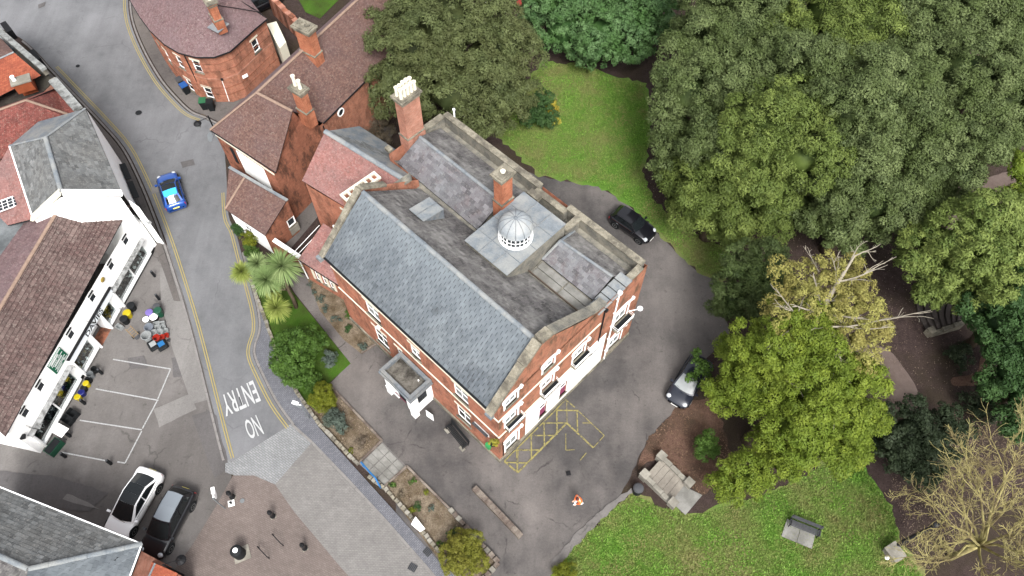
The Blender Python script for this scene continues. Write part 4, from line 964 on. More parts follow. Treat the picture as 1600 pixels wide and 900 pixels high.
# ---- curved corner house
def curved_house():
    t=thing('corner_house','red brick corner house with curved front and purple brown tiled roof','house',tuple(flat(S(330,160,0),0)))
    base=worldloc(t); ZE=5.5
    ev=[(176,-75),(203,0),(219,27),(234,47),(257,69),(279,82),(306,89),(334,89),(359,80),(379,62),(399,44),(417,29)]
    E=[S(x,y,ZE) for x,y in ev]
    r0=S(268,-75,8.2); r1=S(322,5,8.2); r2=S(372,2,7.6)
    ap=[r0,r0,r0*.5+r1*.5,r1,r1,r1,r1,r1,r1,r1,r1,r1]
    for i in range(len(E)-1):
        a,b=E[i],E[i+1]; c,d=ap[i+1],ap[i]
        pl=[a,b,c] if (c-d).length<.01 else [a,b,c,d]
        roofplane(t,pl,b-a,'tilev',tw=.17,g=.115,th=.012)
    roofplane(t,[E[-1],S(405,18,6.4),S(374,0,7.6),r1],S(374,0,7.6)-r1,'tilev',tw=.17,g=.115,th=.012)
    roofplane(t,[r1,S(405,18,6.4),S(330,-80,5.5),r0],r1-r0,'tilev',tw=.17,g=.115,th=.012)
    ridge(t,[r0+UP*.03,r1+UP*.03],.1,'ridgeclay',.45)
    cen=S(330,40,0)
    Wp=[]
    for e in E: d=(flat(e,0)-flat(cen,0)); d=d.normalized(); Wp.append(flat(e,0)-d*.3)
    m=MB()
    H=ZE-.1
    n=len(Wp)
    # arc-length uv for continuous brickwork
    wins=[(312,105,0.75,1.25),(326,145,.8,1.2),(403,68,.75,1.25),(281,97,.7,1.3),(297,133,.7,1.35),(262,88,.6,1.3),(266,122,.6,1.3),(245,60,.5,1.2)]
    ops=[[] for _ in range(n-1)]; 
    for (x,y,w_,h_) in wins:
        for i in range(n-1):
            a,b=Wp[i],Wp[i+1]
            try: s,z=onwall(x,y,a,b)
            except ZeroDivisionError: continue
            tt=(b-a).normalized(); nn=Vector((tt.y,-tt.x,0))
            Lw=(b-a).length
            if -.1<=s<=Lw+.1 and .5<z<5.3 and nn.dot(Vector((0,0,CH))-flat(a,z))>0:
                w2=min(w_,Lw-.15)/2; s=min(max(s,w2+.05),Lw-w2-.05); ops[i].append((s-w2,s+w2,z-h_/2,z+h_/2)); break
    for i in range(n-1):
        wallrect(Wp[i],Wp[i+1],0,H,ops[i],mb=m,depth=.1)
    m.build('curved_wall','brick',t)
    for i in range(n-1):
        for o in ops[i]: window(t,Wp[i],Wp[i+1],*o,1,2,depth=.08,head='cream',fw=.09)
    for z in (2.6,3.6,4.2,1.9,1.3):
        pass
    for i in range(2,n-1):
        a,b=Wp[i],Wp[i+1]; tt=(b-a).normalized(); nn=Vector((tt.y,-tt.x,0))
        for zz in (2.75,1.0,1.75,3.6,4.4): q=MB(); q.obox(a+nn*.035+UP*zz,b-a,-nn*.033,UP*(.12 if zz==2.75 else .05)); q.build('string_course','brickp' if zz==2.75 else 'brickd',t)
    q=MB()
    for i in range(n-1): q.beam(E[i]+UP*-.06,E[i+1]+UP*-.06,.12,.1)
    q.build('gutter','darkm',t)
    a=S(319,151,0); tt=Vector((0,0,0)); q=MB(); dd=(flat(a,0)-flat(cen,0)).normalized(); q.tube([S(319,151,.1),S(287,85,5.3)],.05,6); q.build('drainpipe','darkm',t)
    q=MB(); q.tube([S(358,158,.2),S(347,126,2.6)],.035,6); q.build('drainpipe','white',t); q=MB(); q.box(tuple(S(347,124,2.8)),(.2,.15,.2)); q.build('hopper','darkm',t)
    chimney(t,S(338,27,8.0),(r1-r0),1.1,.6,6.8,9.8,'brickt',pots=(2,1))
    q=MB(); c=S(337,30,7.9); q.box((c.x,c.y,7.25),(1.3,1.2,.06),rz=1.0); q.build('flashing','lead',t)
    q=MB(); p=S(383,119,2.2); q.box(tuple(p),(.5,.06,.3),rz=.7); q.build('wall_plate','white',t)
    return t
curved_house()
# ---- hardware shop with long pantiled roof
def shop():
    t=thing('shop','white rendered hardware shop with brown pantile roof and glazed display windows','shop',tuple(flat(S(160,560,0),0)))
    base=worldloc(t); ZE=4.1
    A=flat(S(243,387,0),0); B=flat(S(64,708,0),0); dd=(B-A).normalized(); n=Vector((dd.y,-dd.x,0)); n=n if n.x>0 else -n
    Ln=(B-A).length; flip=lambda o:(Ln-o[1],Ln-o[0],o[2],o[3])
    E0,E1=S(204,320,ZE),S(8,682,ZE); rN,rS=S(93,325,6.3),S(-75,610,6.3)
    roofplane(t,[E1,E0,rN,rS],E1-E0,'tilesh',base='darkm',tw=.19,g=.28,th=.075,name='pantile')
    roofplane(t,[rN,rS,S(-140,600,4.6),S(35,350,4.6)],rS-rN,'tilev',tw=.2,g=.28,th=.03,name='pantile')
    ridge(t,[rN+UP*.04,rS+UP*.04],.14,'ridgeclay',.45)
    # upper wall with small windows; lower wall with deep display openings
    ws=[(onwall(x,y,A,B)[0]-.3,onwall(x,y,A,B)[0]+.3,3.08,3.68) for x,y in ((195,373),(171,411),(143,462),(110,521),(62,602),(39,644))]
    bays=[(.85,5.15,.42,1.82),(5.95,7.15,.38,1.86),(9.15,10.95,.38,1.84),(11.65,16.3,.36,1.74)]
    m=wallrect(B,A,1.95,ZE-.02,[flip(o) for o in ws],depth=.08)
    def endw(P0,sgn):
        q=[flat(P0,0),flat(P0,ZE-.02),flat(P0,6.2)-n*4.6,flat(P0,4.4)-n*8,flat(P0,0)-n*8]; m.face(q if sgn else q[::-1])
    endw(A,0); endw(B,1); m.build('upper_wall','whiter',t)
    m=wallrect(B,A,0,1.95,[flip(o) for o in bays+[(7.35,8.75,0.0,1.9)]],depth=.75); m.build('lower_wall','white',t)
    for o in ws: window(t,B,A,*flip(o),1,1,depth=.06,fw=.05,gl='glass',sill=None,name='small_window')
    for o in ws:
        q=MB(); q.obox(A+dd*(o[0])+n*.02+UP*3.86,dd*.6,n*.05,UP*.12); q.build('ventilator','darkm',t)
    q=MB(); q.obox(A+dd*.1+n*.003,dd*5.1,n*.07,UP*.22); q.build('plinth','black',t); q=MB(); q.obox(A+dd*10.9+n*.003,dd*5.6,n*.05,UP*.24); q.build('plinth','black',t)
    for i,(s0,s1,z0,z1) in enumerate(bays):
        W=s1-s0; k=max(1,round(W/2.3))
        q=MB(); q.obox(A+dd*(s0-.12)+n*.003+UP*(z0-.14),dd*(W+.24),n*.16,UP*.13); by=q.build('display_sill','white',t)
        for j in range(1,k): q=MB(); q.obox(A+dd*(s0+W*j/k-.045)-n*.07+UP*z0,dd*.09,n*.09,UP*(z1-z0)); q.build('mullion','white',by,off=base)
        for j in range(k):
            q=MB(); q.obox(A+dd*(s0+W*j/k+.045)-n*.04+UP*(z0+.01),dd*(W/k-.09),n*.012,UP*(z1-z0-.02)); q.build('pane','shopglass',by,off=base)
        pal=[['black','greyd','white','darkm','stone','grey'],['goodsy','white','stone','greyd','goodsy','black'],['greyd','goodsy','white','wood','black','stone'],['black','greyd','white','darkm','topgreen','wood']][i]
        g=MB(); g.obox(A+dd*(s0+.02)-n*.72+UP*(z0+.005),dd*(W-.04),n*.66,UP*.02,3)
        for q_ in range(int(W*44)):
            c=A+dd*random.uniform(s0+.12,s1-.12)-n*random.uniform(.12,.66); hh=random.uniform(.08,.75); sz=random.uniform(.06,.24)
            mi=random.choice([0,0,3,3,1,2,4,5]); 
            if random.random()<.5: g.box((c.x,c.y,z0+.03+hh),(sz,random.uniform(.05,.2),random.uniform(.06,.3)),rz=random.uniform(0,3),mi=mi)
            else: g.lathe((c.x,c.y,z0+.03+hh*.8),[(sz*.3,0),(sz*.5,.06),(sz*.55,.2),(sz*.4,.21)],7,mi=mi)
        g.build('goods',pal,by,off=base,kind='stuff')
        if i in (0,3):
            q=MB(); q.obox(A+dd*(s0-.25)+n*.003+UP*2.12,dd*(W+.5),n*.3+UP*-.14,UP*.05); q.build('stained_ledge','leadst',t)
            q=MB(); q.obox(A+dd*(s0-.2)+n*.003+UP*1.86,dd*(W+.4),n*.06,UP*.12); q.build('window_head','white',t)
    for s_ in (5.3,7.2,8.8,11.05,16.42): 
        q=MB(); q.obox(A+dd*s_+n*.003,dd*.13,n*.2,UP*1.9); q.build('pilaster','white',t)
    q=MB(); q.face([A+dd*7.36-n*.74+UP*.02,A+dd*7.36+n*.1+UP*.02,A+dd*8.74+n*.1+UP*.02,A+dd*8.74-n*.74+UP*.02]); q.build('entrance_floor','brickd',t)
    q=MB(); q.obox(A+dd*5.3+n*.003+UP*1.92,dd*5.85,n*.16,UP*.56); fa=q.build('fascia_board','fasciab',t)
    P0=lambda s_,z: A+dd*s_+n*.163+UP*z
    textmesh('DAVIES','lettering','black',[P0(9.05,1.97),P0(6.85,1.97),P0(6.85,2.42),P0(9.05,2.42)],parent=None,normal_off=.006,bold=.02).parent=None
    tx=bpy.data.objects[-1] if False else [o for o in bpy.data.objects if o.name.startswith('lettering')][-1]
    for v in tx.data.vertices: v.co=Vector(v.co)-base
    tx.parent=fa
    q=MB(); q.obox(A+dd*5.2+n*.003+UP*2.485,dd*6.0,n*.2,UP*.07); q.build('trim_board','black',t)
    s0,s1,z0,z1=10.84,12.33,2.72,3.92
    q=MB(); q.obox(A+dd*s0+n*.003+UP*z0,dd*(s1-s0),n*.04,UP*(z1-z0)); gs=q.build('green_sign_board','greensign',t)
    m2=MB()
    for (c,hh,x0,x1) in ((.93,.12,.04,.96),(.78,.12,.3,.88),(.62,.05,.08,.4),(.62,.05,.5,.9),(.47,.12,.22,.8),(.30,.05,.1,.9),(.2,.05,.2,.8),(.1,.05,.05,.3),(.1,.05,.45,.92)):
        x=x0
        while x<x1:
            wd=random.uniform(.02,.04); m2.obox(A+dd*(s0+(s1-s0)*x)+n*.045+UP*(z0+(z1-z0)*(c-hh/2)),dd*(s1-s0)*wd,n*.006,UP*(z1-z0)*hh); x+=wd+.018
    m2.build('sign_lettering','white',gs,kind='stuff',off=base)
    s_,z_=onwall(160,437,A,B); q=MB(); q.lathe(A+dd*s_+n*.003+UP*z_,[(.2,0),(.2,.05),(.1,.09)],14,axis=n); q.build('round_lamp','goodsy',t)
    s_,z_=onwall(34,682,A,B); q=MB(); q.box(tuple(A+dd*s_+n*.08+UP*z_),(.3,.3,.16),rz=.3); q.build('wall_box','black',t)
    for (x,y) in ((138,505),(45,668)):
        s_,z_=onwall(x,y,A,B); c=A+dd*s_+UP*z_; q=MB(); q.tube([c,c+n*.8+UP*.1],.018,4); q.tube([c+UP*.35,c+n*.8+UP*.12],.012,4); q.build('sign_bracket','black',t)
    # white pier turning the corner at the road end
    q=MB(); q.prism([V2(A),V2(A-n*.9),V2(A-n*.95-dd*.9),V2(A-dd*.25+n*.02)],0,2.9); q.build('corner_pier','whiter',t)
    return A,B,dd,n
M['topgreen']=m_plain('dark_green_goods',P(40,90,64),.6,0,.3,.1)
M['stoneg']=m_ground('grey_white_stone',P(168,170,168),P(205,207,204),P(130,130,128),1.5,4,18,.25,.85,.01); M['felt']=m_ground('grey_felt_roof',P(140,145,148),P(168,172,174),P(112,116,118),.5,1.5,20,.2,.8,.004); M['darkroof']=m_ground('dark_mossy_roof',P(56,50,48),P(78,70,66),P(92,88,80),.8,5,20,.4,.9,.01)
M['shopglass']=None
def m_clear(name):
    t=NT(name); g=t.n('ShaderNodeBsdfTransparent'); g.inputs[0].default_value=(.8,.84,.84,1); gl=t.n('ShaderNodeBsdfGlossy'); gl.inputs['Roughness'].default_value=.08; gl.inputs['Color'].default_value=(.9,.9,.9,1)
    mx=t.n('ShaderNodeMixShader'); mx.inputs[0].default_value=.16; t.l(g.outputs[0],mx.inputs[1]); t.l(gl.outputs[0],mx.inputs[2]); t.l(mx.outputs[0],t.o.inputs[0]); return t.m
M['shopglass']=m_clear('clear_shop_glass'); M['goodsy']=m_plain('yellow_goods',P(200,170,80),.6,0,.3,.1); M['fasciab']=m_plain('fascia_paint',(.74,.78,.80,1),.5,0,.3,.04)
M['leadst']=m_ground('stained_lead_trim',P(196,198,198),P(222,222,220),P(140,140,138),3,8,20,.25,.6,.004)
SHA,SHB,SHD,SHN=shop()
# ---- slate-roofed house north of the shop
def slate_house():
    t=thing('slate_house','white walled house with hipped grey slate roof next to the pantiled shop','house',tuple(flat(S(180,250,0),0)))
    base=worldloc(t); ZE=5.8; ZR=8.2
    a=S(133,170,ZE+.9); b=S(190,300,ZE); r0=S(71,215,ZR); r1=S(96,301,ZR)
    roofplane(t,[b,a,r0,r1],b-a,'slateg',tw=.36,g=.24,th=.018,name='slate')
    c0,c1=S(15,228,6.0),S(52,342,5.8)
    roofplane(t,[r1,r0,c0,c1],r1-r0,'slateg',tw=.36,g=.24,th=.018,name='slate')
    roofplane(t,[c0,c1,S(12,352,4.9),S(-30,310,4.9),S(-20,290,5.0)],c1-c0,'tilep',tw=.2,g=.14,th=.012)
    slab([a,r0,c0,S(60,190,6.6)],.06,'leadd',t,'roof')
    ridge(t,[r0+UP*.02,r1+UP*.02],.17,'lead',.9,'ridge_roll'); ridge(t,[a+UP*.02,r0+UP*.02,c0+UP*.02],.1,'lead',.9,'ridge_roll'); ridge(t,[c0+UP*.02,c1+UP*.02],.06,'white',.9,'ridge_roll')
    # white coped parapet over the party wall
    p,q_=S(97,303,8.3),S(190,303,6.3)
    coping(t,p,q_,.5,.22,'whiter',1.6,'parapet_coping'); coping(t,S(96,301,8.2),S(52,342,6.0),.5,.2,'cream',1.2,'parapet_coping')
    m=MB(); walls_under(m,[q_-Vector((0,.3,0)),p-Vector((0,.3,0)),S(52,342,6.0)],0)
    walls_under(m,[a+Vector((.05,0,-.1)),b+Vector((0,0,-.1))],0); m.build('wall','whiter',t)
    # canted white street front running down to the shop corner
    m=MB(); f=[S(158,200,5.0),S(180,262,5.0),S(205,300,5.0),S(222,330,4.9)]; g=[S(166,188,0),S(196,268,0),S(216,305,0),S(243,385,0)]
    A0=flat(a,0)+Vector((.1,0,0)); B0=flat(b,0)+Vector((.1,0,0)); 
    m.prism([V2(B0),V2(S(222,340,2.6)),V2(S(243,385,0)),V2(S(214,345,2.4))],0,2.5); m.prism([V2(B0),V2(S(232,345,3.2)),V2(S(205,322,4.8)),],0,4.9); m.build('street_front','whiter',t)
    m=MB(); m.obox(flat(B0,3.0),Vector((.0,-.02,0))+flat(S(232,350,3),0)-flat(B0,0),Vector((.25,.1,0)),UP*.12); m.build('ledge','lead',t)
    # dark shopfront canopies along the pavement
    d=(B0-A0).normalized(); n=Vector((d.y,-d.x,0)); n=n if n.x>0 else -n
    for (s0,s1,zz) in ((2.2,4.0,2.4),(4.4,6.2,2.5)):
        q=MB(); q.obox(A0+d*s0+UP*zz,d*(s1-s0),n*.45+UP*-.1,UP*.08); q.build('shop_canopy','darkm',t)
        q=MB(); q.obox(A0+d*s0+n*.02+UP*.6,d*(s1-s0),n*.03,UP*1.6); q.build('shop_window','glass',t)
    # dormer grid window far left
    q=MB(); q.box(tuple(S(12,318,5.4)),(1.6,1.0,.1),rz=.5); w=q.build('roof_window','white',t)
    for i in range(4):
        for j in range(3):
            g=MB(); c=S(12,318,5.47)+Vector((math.cos(.5)*(i-1.5)*.37-math.sin(.5)*(j-1)*.3,math.sin(.5)*(i-1.5)*.37+math.cos(.5)*(j-1)*.3,0)); g.box(tuple(c),(.3,.24,.02),rz=.5); g.build('pane','glass',w,off=base)
    return t
slate_house()
# grey flat roof behind the shop ridge
t=thing('flat_roofed_annex','grey flat-roofed annex behind the pantiled shop ridge','annex',tuple(flat(S(20,400,0),0)))
m=MB(); m.prism([V2(S(x,y,4.6)) for x,y in ((-60,330),(45,335),(62,350),(-30,500),(-160,520))],0,4.6); m.build('wall','cream',t); m=MB(); m.prism([V2(S(x,y,4.6)) for x,y in ((-60,330),(45,335),(62,350),(-30,500),(-160,520))],4.601,4.66); m.build('flat_roof','felt',t)
# ---- red-roofed houses top left
def red_house():
    t=thing('red_tiled_house','house with mossy red clay roof and pale lichen ridge, left edge','house',tuple(flat(S(60,180,0),0)))
    z0,z1=5.6,7.6
    h0=S(41,157,z1); 
    roofplane(t,[S(-60,278,z0),S(14,243,z0),S(70,215,z0),S(104,184,z0),h0,S(-90,205,z1)],S(104,184,z0)-S(-60,278,z0),'tiler',tw=.17,g=.115,th=.013) 
    roofplane(t,[S(104,184,z0),S(120,172,z0),S(86,138,z0),h0],S(86,138,z0)-S(120,172,z0),'tiler',tw=.17,g=.115,th=.013)
    roofplane(t,[h0,S(86,138,z0+.3),S(-90,200,z0+.3),S(-90,205,z1)],h0-S(-90,205,z1),'tiler',tw=.17,g=.115,th=.013)
    ridge(t,[h0+UP*.03,S(110,180,z0)+UP*.03],.12,'ridgeclay',.42); ridge(t,[S(-90,205,z1)+UP*.03,h0+UP*.03],.1,'ridgeclay',.42)
    m=MB(); walls_under(m,[S(86,140,z0-.1),S(120,174,z0-.1),S(104,184,z0-.1)],0); m.build('wall','brickp',t)
    for a,b in (((84,127),(123,172)),): coping(t,S(*a,6.2),S(*b,6.2),.7,.25,'stoneg',.55,'parapet_stone')
    m=MB(); m.beam(S(84,127,5.9),S(123,172,5.9),.5,.6); m.build('parapet','concrete',t)
red_house()
def orange_house():
    t=thing('orange_roofed_house','house with orange clay roof and dark valley gutter beside the road bend','house',tuple(flat(S(20,120,0),0)))
    z0,z1=5.4,6.8
    roofplane(t,[S(-80,190,z0),S(-10,155,z0),S(64,118,z0),S(22,82,z1),S(-80,128,z1)],S(64,118,z0)-S(-80,190,z0),'tileo',tw=.17,g=.115,th=.012)
    roofplane(t,[S(22,82,z1),S(-80,128,z1),S(-80,60,z0),S(2,60,z0)],S(22,82,z1)-S(-80,128,z1),'tileb',tw=.17,g=.115,th=.012)
    ridge(t,[S(-80,128,z1)+UP*.03,S(22,82,z1)+UP*.03],.09,'lead',.6)
    m=MB(); m.prism([V2(S(x,y,4.6)) for x,y in ((66,116),(72,112),(84,128),(60,152),(-80,215),(-80,190))],0,4.6); m.build('wall','brickp',t)
    m=MB(); m.prism([V2(S(x,y,4.6)) for x,y in ((66,116),(72,112),(84,128),(60,152),(-80,215),(-80,190))],4.602,4.66); m.build('valley_roof','darkroof',t)
    m=MB(); m.obox(S(30,128,4.7),S(52,121,4.7)-S(30,128,4.7),S(38,150,4.7)-S(30,128,4.7),UP*.5); m.build('valley_bridge','tileoflat',t)
    coping(t,S(0,50,5.9),S(70,110,5.9),.45,.25,'stoneg',.6,'parapet_stone'); m=MB(); m.beam(S(0,50,5.5),S(70,110,5.5),.35,.9); walls_under(m,[S(-40,15,5.2),S(72,112,5.2)],0); m.build('parapet','stoned',t)
    m=MB(); c=S(34,128,6.3); m.box((c.x,c.y,6.0),(1.3,.7,.9),rz=.45); ch=m.build('chimney','tileoflat',t); m=MB(); m.box((c.x,c.y,6.5),(1.5,.9,.12),rz=.45); m.build('cap','concrete',ch,off=worldloc(t)); pot(ch,Vector((c.x-.4,c.y-.1,6.56)),.16,.4,'whiter')
    for x,y in ((14,48),(58,92)):
        m=MB(); c=S(x,y,4.0); m.box(tuple(c),(1.5,.5,.9),rz=-.85); m.build('hanging_sign','black',t)
    m=MB(); m.prism([V2(S(x,y,5)) for x,y in ((-10,62),(8,55),(26,72),(10,84))],4.6,5.1); m.build('lead_flat','lead',t)
M['tileoflat']=m_plain('orange_brick_plain',P(186,98,62),.85,0,.2,.15,4)
orange_house()
# ---- bottom-left slate roof and orange lean-to
t=thing('slate_roofed_house','house with pale hipped slate roof and white gutter, bottom left corner','house',tuple(flat(S(100,860,0),0)))
z0,z1=5.5,7.9
a,b,c=S(-60,737,z0),S(222,850,z0),S(172,985,z0); r0,r1=S(-120,815,z1),S(44,889,z1)
roofplane(t,[a,b,r1,r0],b-a,'slateg',tw=.38,g=.25,th=.02,name='slate')
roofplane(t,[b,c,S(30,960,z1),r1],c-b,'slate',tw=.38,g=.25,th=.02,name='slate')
roofplane(t,[r0,r1,S(30,960,z1),S(-120,960,z1)],r1-r0,'slated',tw=.38,g=.25,th=.02,name='slate')
ridge(t,[b+UP*.02,r1+UP*.02],.15,'lead',.9,'ridge_roll'); ridge(t,[r0+UP*.02,r1+UP*.02],.15,'lead',.9,'ridge_roll')
for p,q_ in ((a,b),(b,c)):
    m=MB(); m.beam(p+UP*.02,q_+UP*.02,.07,.06); m.build('gutter','white',t); m=MB(); m.beam(p-UP*.06,q_-UP*.06,.12,.08); m.build('gutter_bed','darkm',t)
m=MB(); walls_under(m,[a-Vector((0,.35,.1)),b-Vector((.35,.2,.1)),c-Vector((.35,0,.1))],0); m.build('wall','brickp',t)
t=thing('orange_roofed_lean_to','orange tiled lean-to roof beside the parked black estate car','outbuilding',tuple(flat(S(250,890,0),0)))
z=2.9; roofplane(t,[S(206,862,z),S(241,880,z),S(215,935,2.4),S(180,925,2.4)],S(241,880,z)-S(206,862,z),'tileo',tw=.17,g=.11,th=.012); roofplane(t,[S(244,881,z),S(278,896,z),S(255,945,2.4),S(218,936,2.4)],S(278,896,z)-S(244,881,z),'tileo',tw=.17,g=.11,th=.012)
m=MB(); m.beam(S(242.5,880,z+.05),S(216,936,2.45),.1,.08); m.build('flashing','lead',t); m=MB(); walls_under(m,[S(206,864,z-.1),S(278,897,z-.1),S(256,945,2.2)],0); m.build('wall','brick',t)
# ================================================================ VEGETATION
def cubesphere(n):
    V=[];F=[]
    for ax in range(3):
        for sg in (-1,1):
            b=len(V)
            for i in range(n+1):
                for j in range(n+1):
                    p=[0,0,0]; p[ax]=sg; p[(ax+1)%3]=-1+2*i/n; p[(ax+2)%3]=-1+2*j/n; l=math.sqrt(sum(q*q for q in p)); V.append([q/l for q in p])
            for i in range(n):
                for j in range(n): F.append([b+i*(n+1)+j,b+(i+1)*(n+1)+j,b+(i+1)*(n+1)+j+1,b+i*(n+1)+j+1])
    return np.array(V),np.array(F)
CSV,CSF=cubesphere(4)
def unit(n,lo=-.35):
    v=RNG.normal(size=(int(n*2.2)+40,3)); v/=np.linalg.norm(v,axis=1)[:,None]; v=v[v[:,2]>lo]
    while len(v)<n: v=np.vstack([v,v])
    return v[:n]
def foliage(name,lobes,mat,parent,lw=.12,ll=.22,cr=.55,dens=70,cdens=1.6,zs=.85,droop=0.0,core=.62,spread=1.0,kind=None,aniso=0.0,minz=.15):
    """lobes: (centre, radius). Clumps of leaves sit on each lobe; every leaf is a small quad."""
    Cs=np.array([tuple(l[0]) for l in lobes]); Rs=np.array([l[1] for l in lobes]); V=[];F=[];Rn=[];nv=0
    for li,(c,Rr) in enumerate(zip(Cs,Rs)):
        K=max(4,int(cdens*2.6*Rr*Rr/(cr*cr)))
        d=unit(K,-.3); cc=c+d*np.array([1,1,zs])*Rr*RNG.uniform(.80,1.10,(K,1))
        keep=np.ones(K,bool)
        for lj,(c2,R2) in enumerate(zip(Cs,Rs)):
            if lj!=li: keep&=(np.linalg.norm((cc-c2)/np.array([1,1,zs]),axis=1)>R2*.72)
        keep&=cc[:,2]>minz
        cc=cc[keep]; d=d[keep]; K=len(cc)
        if K:
            crs=cr*RNG.uniform(.65,1.2,K); tone=RNG.uniform(0,1,K)
            m=(dens*crs*crs*6.6).astype(int)+6; idx=np.repeat(np.arange(K),m); n=len(idx)
            e=RNG.normal(size=(n,3)); e/=np.linalg.norm(e,axis=1)[:,None]
            flip=(e*(d[idx]*.8+np.array([0,0,.6]))).sum(1)<-.25; e[flip]*=-1
            p=cc[idx]+e*crs[idx][:,None]*np.array([spread,spread,.8])*RNG.uniform(.55,1.06,(n,1))
            nn=e+RNG.normal(size=(n,3))*.45+np.array([0,0,.35]); nn/=np.linalg.norm(nn,axis=1)[:,None]
            t=e*(.6+aniso)+RNG.normal(size=(n,3))*.5-np.array([0,0,droop]); t-=nn*(t*nn).sum(1)[:,None]; t/=np.linalg.norm(t,axis=1)[:,None]+1e-9
            b=np.cross(nn,t); sz=RNG.uniform(.7,1.25,(n,1)); L_=t*ll*sz*.43; W_=b*lw*sz*.43
            q=np.stack([p-L_*.7-W_,p-L_*.6+W_,p+L_],1).reshape(-1,3); V.append(q); F.append(np.arange(n*3).reshape(-1,3)+nv); nv+=n*3
            Rn.append(np.clip(tone[idx]*.65+RNG.uniform(0,.35,n),0,1))
        if core and (len(lobes[li])<3 or lobes[li][2]):
            bump=1+.12*np.sin(CSV[:,:1]*7+li)*np.cos(CSV[:,1:2]*6)
            q=c+CSV*bump*np.array([1,1,zs])*Rr*core; q[:,2]=np.maximum(q[:,2],minz*.5); V.append(q); F.append(np.vstack([CSF[:,:3],CSF[:,[0,2,3]]])+nv); nv+=len(q); Rn.append(np.zeros(2*len(CSF)))
    me=npmesh(name,np.vstack(V),np.vstack(F),mat,np.concatenate(Rn),worldloc(parent) if parent else (0,0,0),k=3)
    o=bpy.data.objects.new(name,me); link(o,parent)
    if kind: o['kind']=kind
    return o
def lobe(x,y,z,rp):
    c=S(x,y,z); return (c,rp*mpp(c))
def scatter_lobes(base,n,rr,shell=.9,zs=.8):
    """secondary lobes over the given big lobes, so that crowns read lumpy"""
    out=[]
    for c,R_ in base:
        out.append((c,R_*.86,1))
        for k in range(n):
            d=unit(1,-.1)[0]; out.append((Vector(c)+Vector(d)*R_*shell,R_*random.uniform(*rr),0))
    return out
def trunk(t,basep,topp,r0,r1,mat='bark',limbs=5,name='trunk',to=None):
    basep,topp=Vector(basep),Vector(topp); q=MB(); pts=[basep+(topp-basep)*k/5+Vector((random.uniform(-.12,.12),random.uniform(-.12,.12),0))*(0<k<5) for k in range(6)]
    pts[0].z=-.1; q.tube(pts,[r0*1.35,r0]+[r0+(r1-r0)*k/4 for k in range(1,5)],9); q.build(name,mat,t,smooth=True)
    for c,R_ in (to or [])[:limbs]:
        q=MB(); s=basep+(topp-basep)*random.uniform(.45,.9); m_=(s+Vector(c))/2+Vector((random.uniform(-.3,.3),random.uniform(-.3,.3),random.uniform(-.4,.1)))
        q.tube([s,m_,c],[r1*.8,r1*.5,r1*.2],6); q.build('limb',mat,t,smooth=True)
def tree(name,label,cat,lobes,mat,tr=.3,group=None,base=None,sec=(7,(.32,.5)),minz=.3,**k):
    lb=[lobe(*l) for l in lobes]; cen=sum((Vector(c)*r for c,r in lb),Vector())/sum(r for c,r in lb)
    b=Vector((cen.x,cen.y,0)) if base is None else S(*base)
    t=thing(name,label,cat,tuple(b),group); tp=Vector((cen.x,cen.y,cen.z)); trunk(t,b,tp,tr,tr*.5,to=lb)
    foliage('crown',scatter_lobes(lb,sec[0],sec[1]),mat,t,minz=minz,**k)
    return t
# big dark yew behind the main building
tree('yew_tree','large dark olive yew tree rising behind the tall pink-brick chimney','tree',[(645,70,8,72),(700,40,9,80),(765,95,7,68),(715,140,7,76),(775,165,4.5,52),(655,130,6,62),(605,50,6.5,38),(690,-10,8,80),(600,120,4.5,26),(790,60,6,36)],'yewdark',tr=.5,lw=.12,ll=.3,cr=.6,dens=52,droop=.2,aniso=.3)
tree('laurel_bush','broad glossy green laurel bush at the top edge of the small lawn','bush',[(880,45,2.6,52),(945,60,2.8,55),(1005,40,3,48),(900,-5,3,60),(975,-10,3.5,66),(850,18,2.4,28),(925,88,1.8,26),(1000,80,1.8,22)],'laurel',tr=.2,lw=.17,ll=.3,cr=.45,dens=46,sec=(7,(.28,.42)),minz=.1)
tree('evergreen_shrub','dark green shrub with yellow variegated leaves on the lawn edge below the yew','shrub',[(842,165,1.3,20),(858,185,1.0,16),(832,185,1.1,16)],'deepgreen',tr=.06,lw=.12,ll=.26,cr=.3,dens=60,sec=(4,(.3,.45)),minz=.05)
tree('variegated_shrub','small yellow and green variegated shrub at the foot of the dark shrub on the lawn','shrub',[(862,172,.9,12),(866,188,.7,9)],'varieg',tr=.04,lw=.1,ll=.22,cr=.22,dens=80,sec=(3,(.3,.45)),minz=.05)
HG=dict(lw=.12,ll=.24,cr=.6,dens=66,sec=(12,(.24,.40)),aniso=.2)
tree('holm_oak','grey-green holm oak on the left edge of the grove, beside the small lawn','tree',[(1075,150,8,62),(1052,215,6,44),(1062,265,4.5,38),(1100,90,9,58),(1100,225,8,40)],'holmgrey',tr=.5,**HG)
tree('holm_oak','olive green holm oak at the top edge next to the laurel bush','tree',[(1120,10,9,60),(1180,20,10,62),(1090,60,7,38),(1170,90,9,60),(1160,140,9,56),(1210,110,9.5,50),(1130,120,8,50)],'holmgrey',tr=.5,**HG)
tree('holm_oak','brightest yellow-green holm oak in the middle front of the grove','tree',[(1200,200,10,66),(1250,240,9.5,60),(1170,270,8,56),(1200,300,7,48),(1240,180,10.5,48)],'holmbright',tr=.55,**HG)
tree('holm_oak','mid green holm oak above the small lawn corner at the front of the grove','tree',[(1110,290,5.5,54),(1150,330,4.5,46),(1085,330,3.2,36),(1200,350,4,36),(1060,290,3.5,36),(1130,365,2.4,26)],'holmbright',tr=.45,**HG)
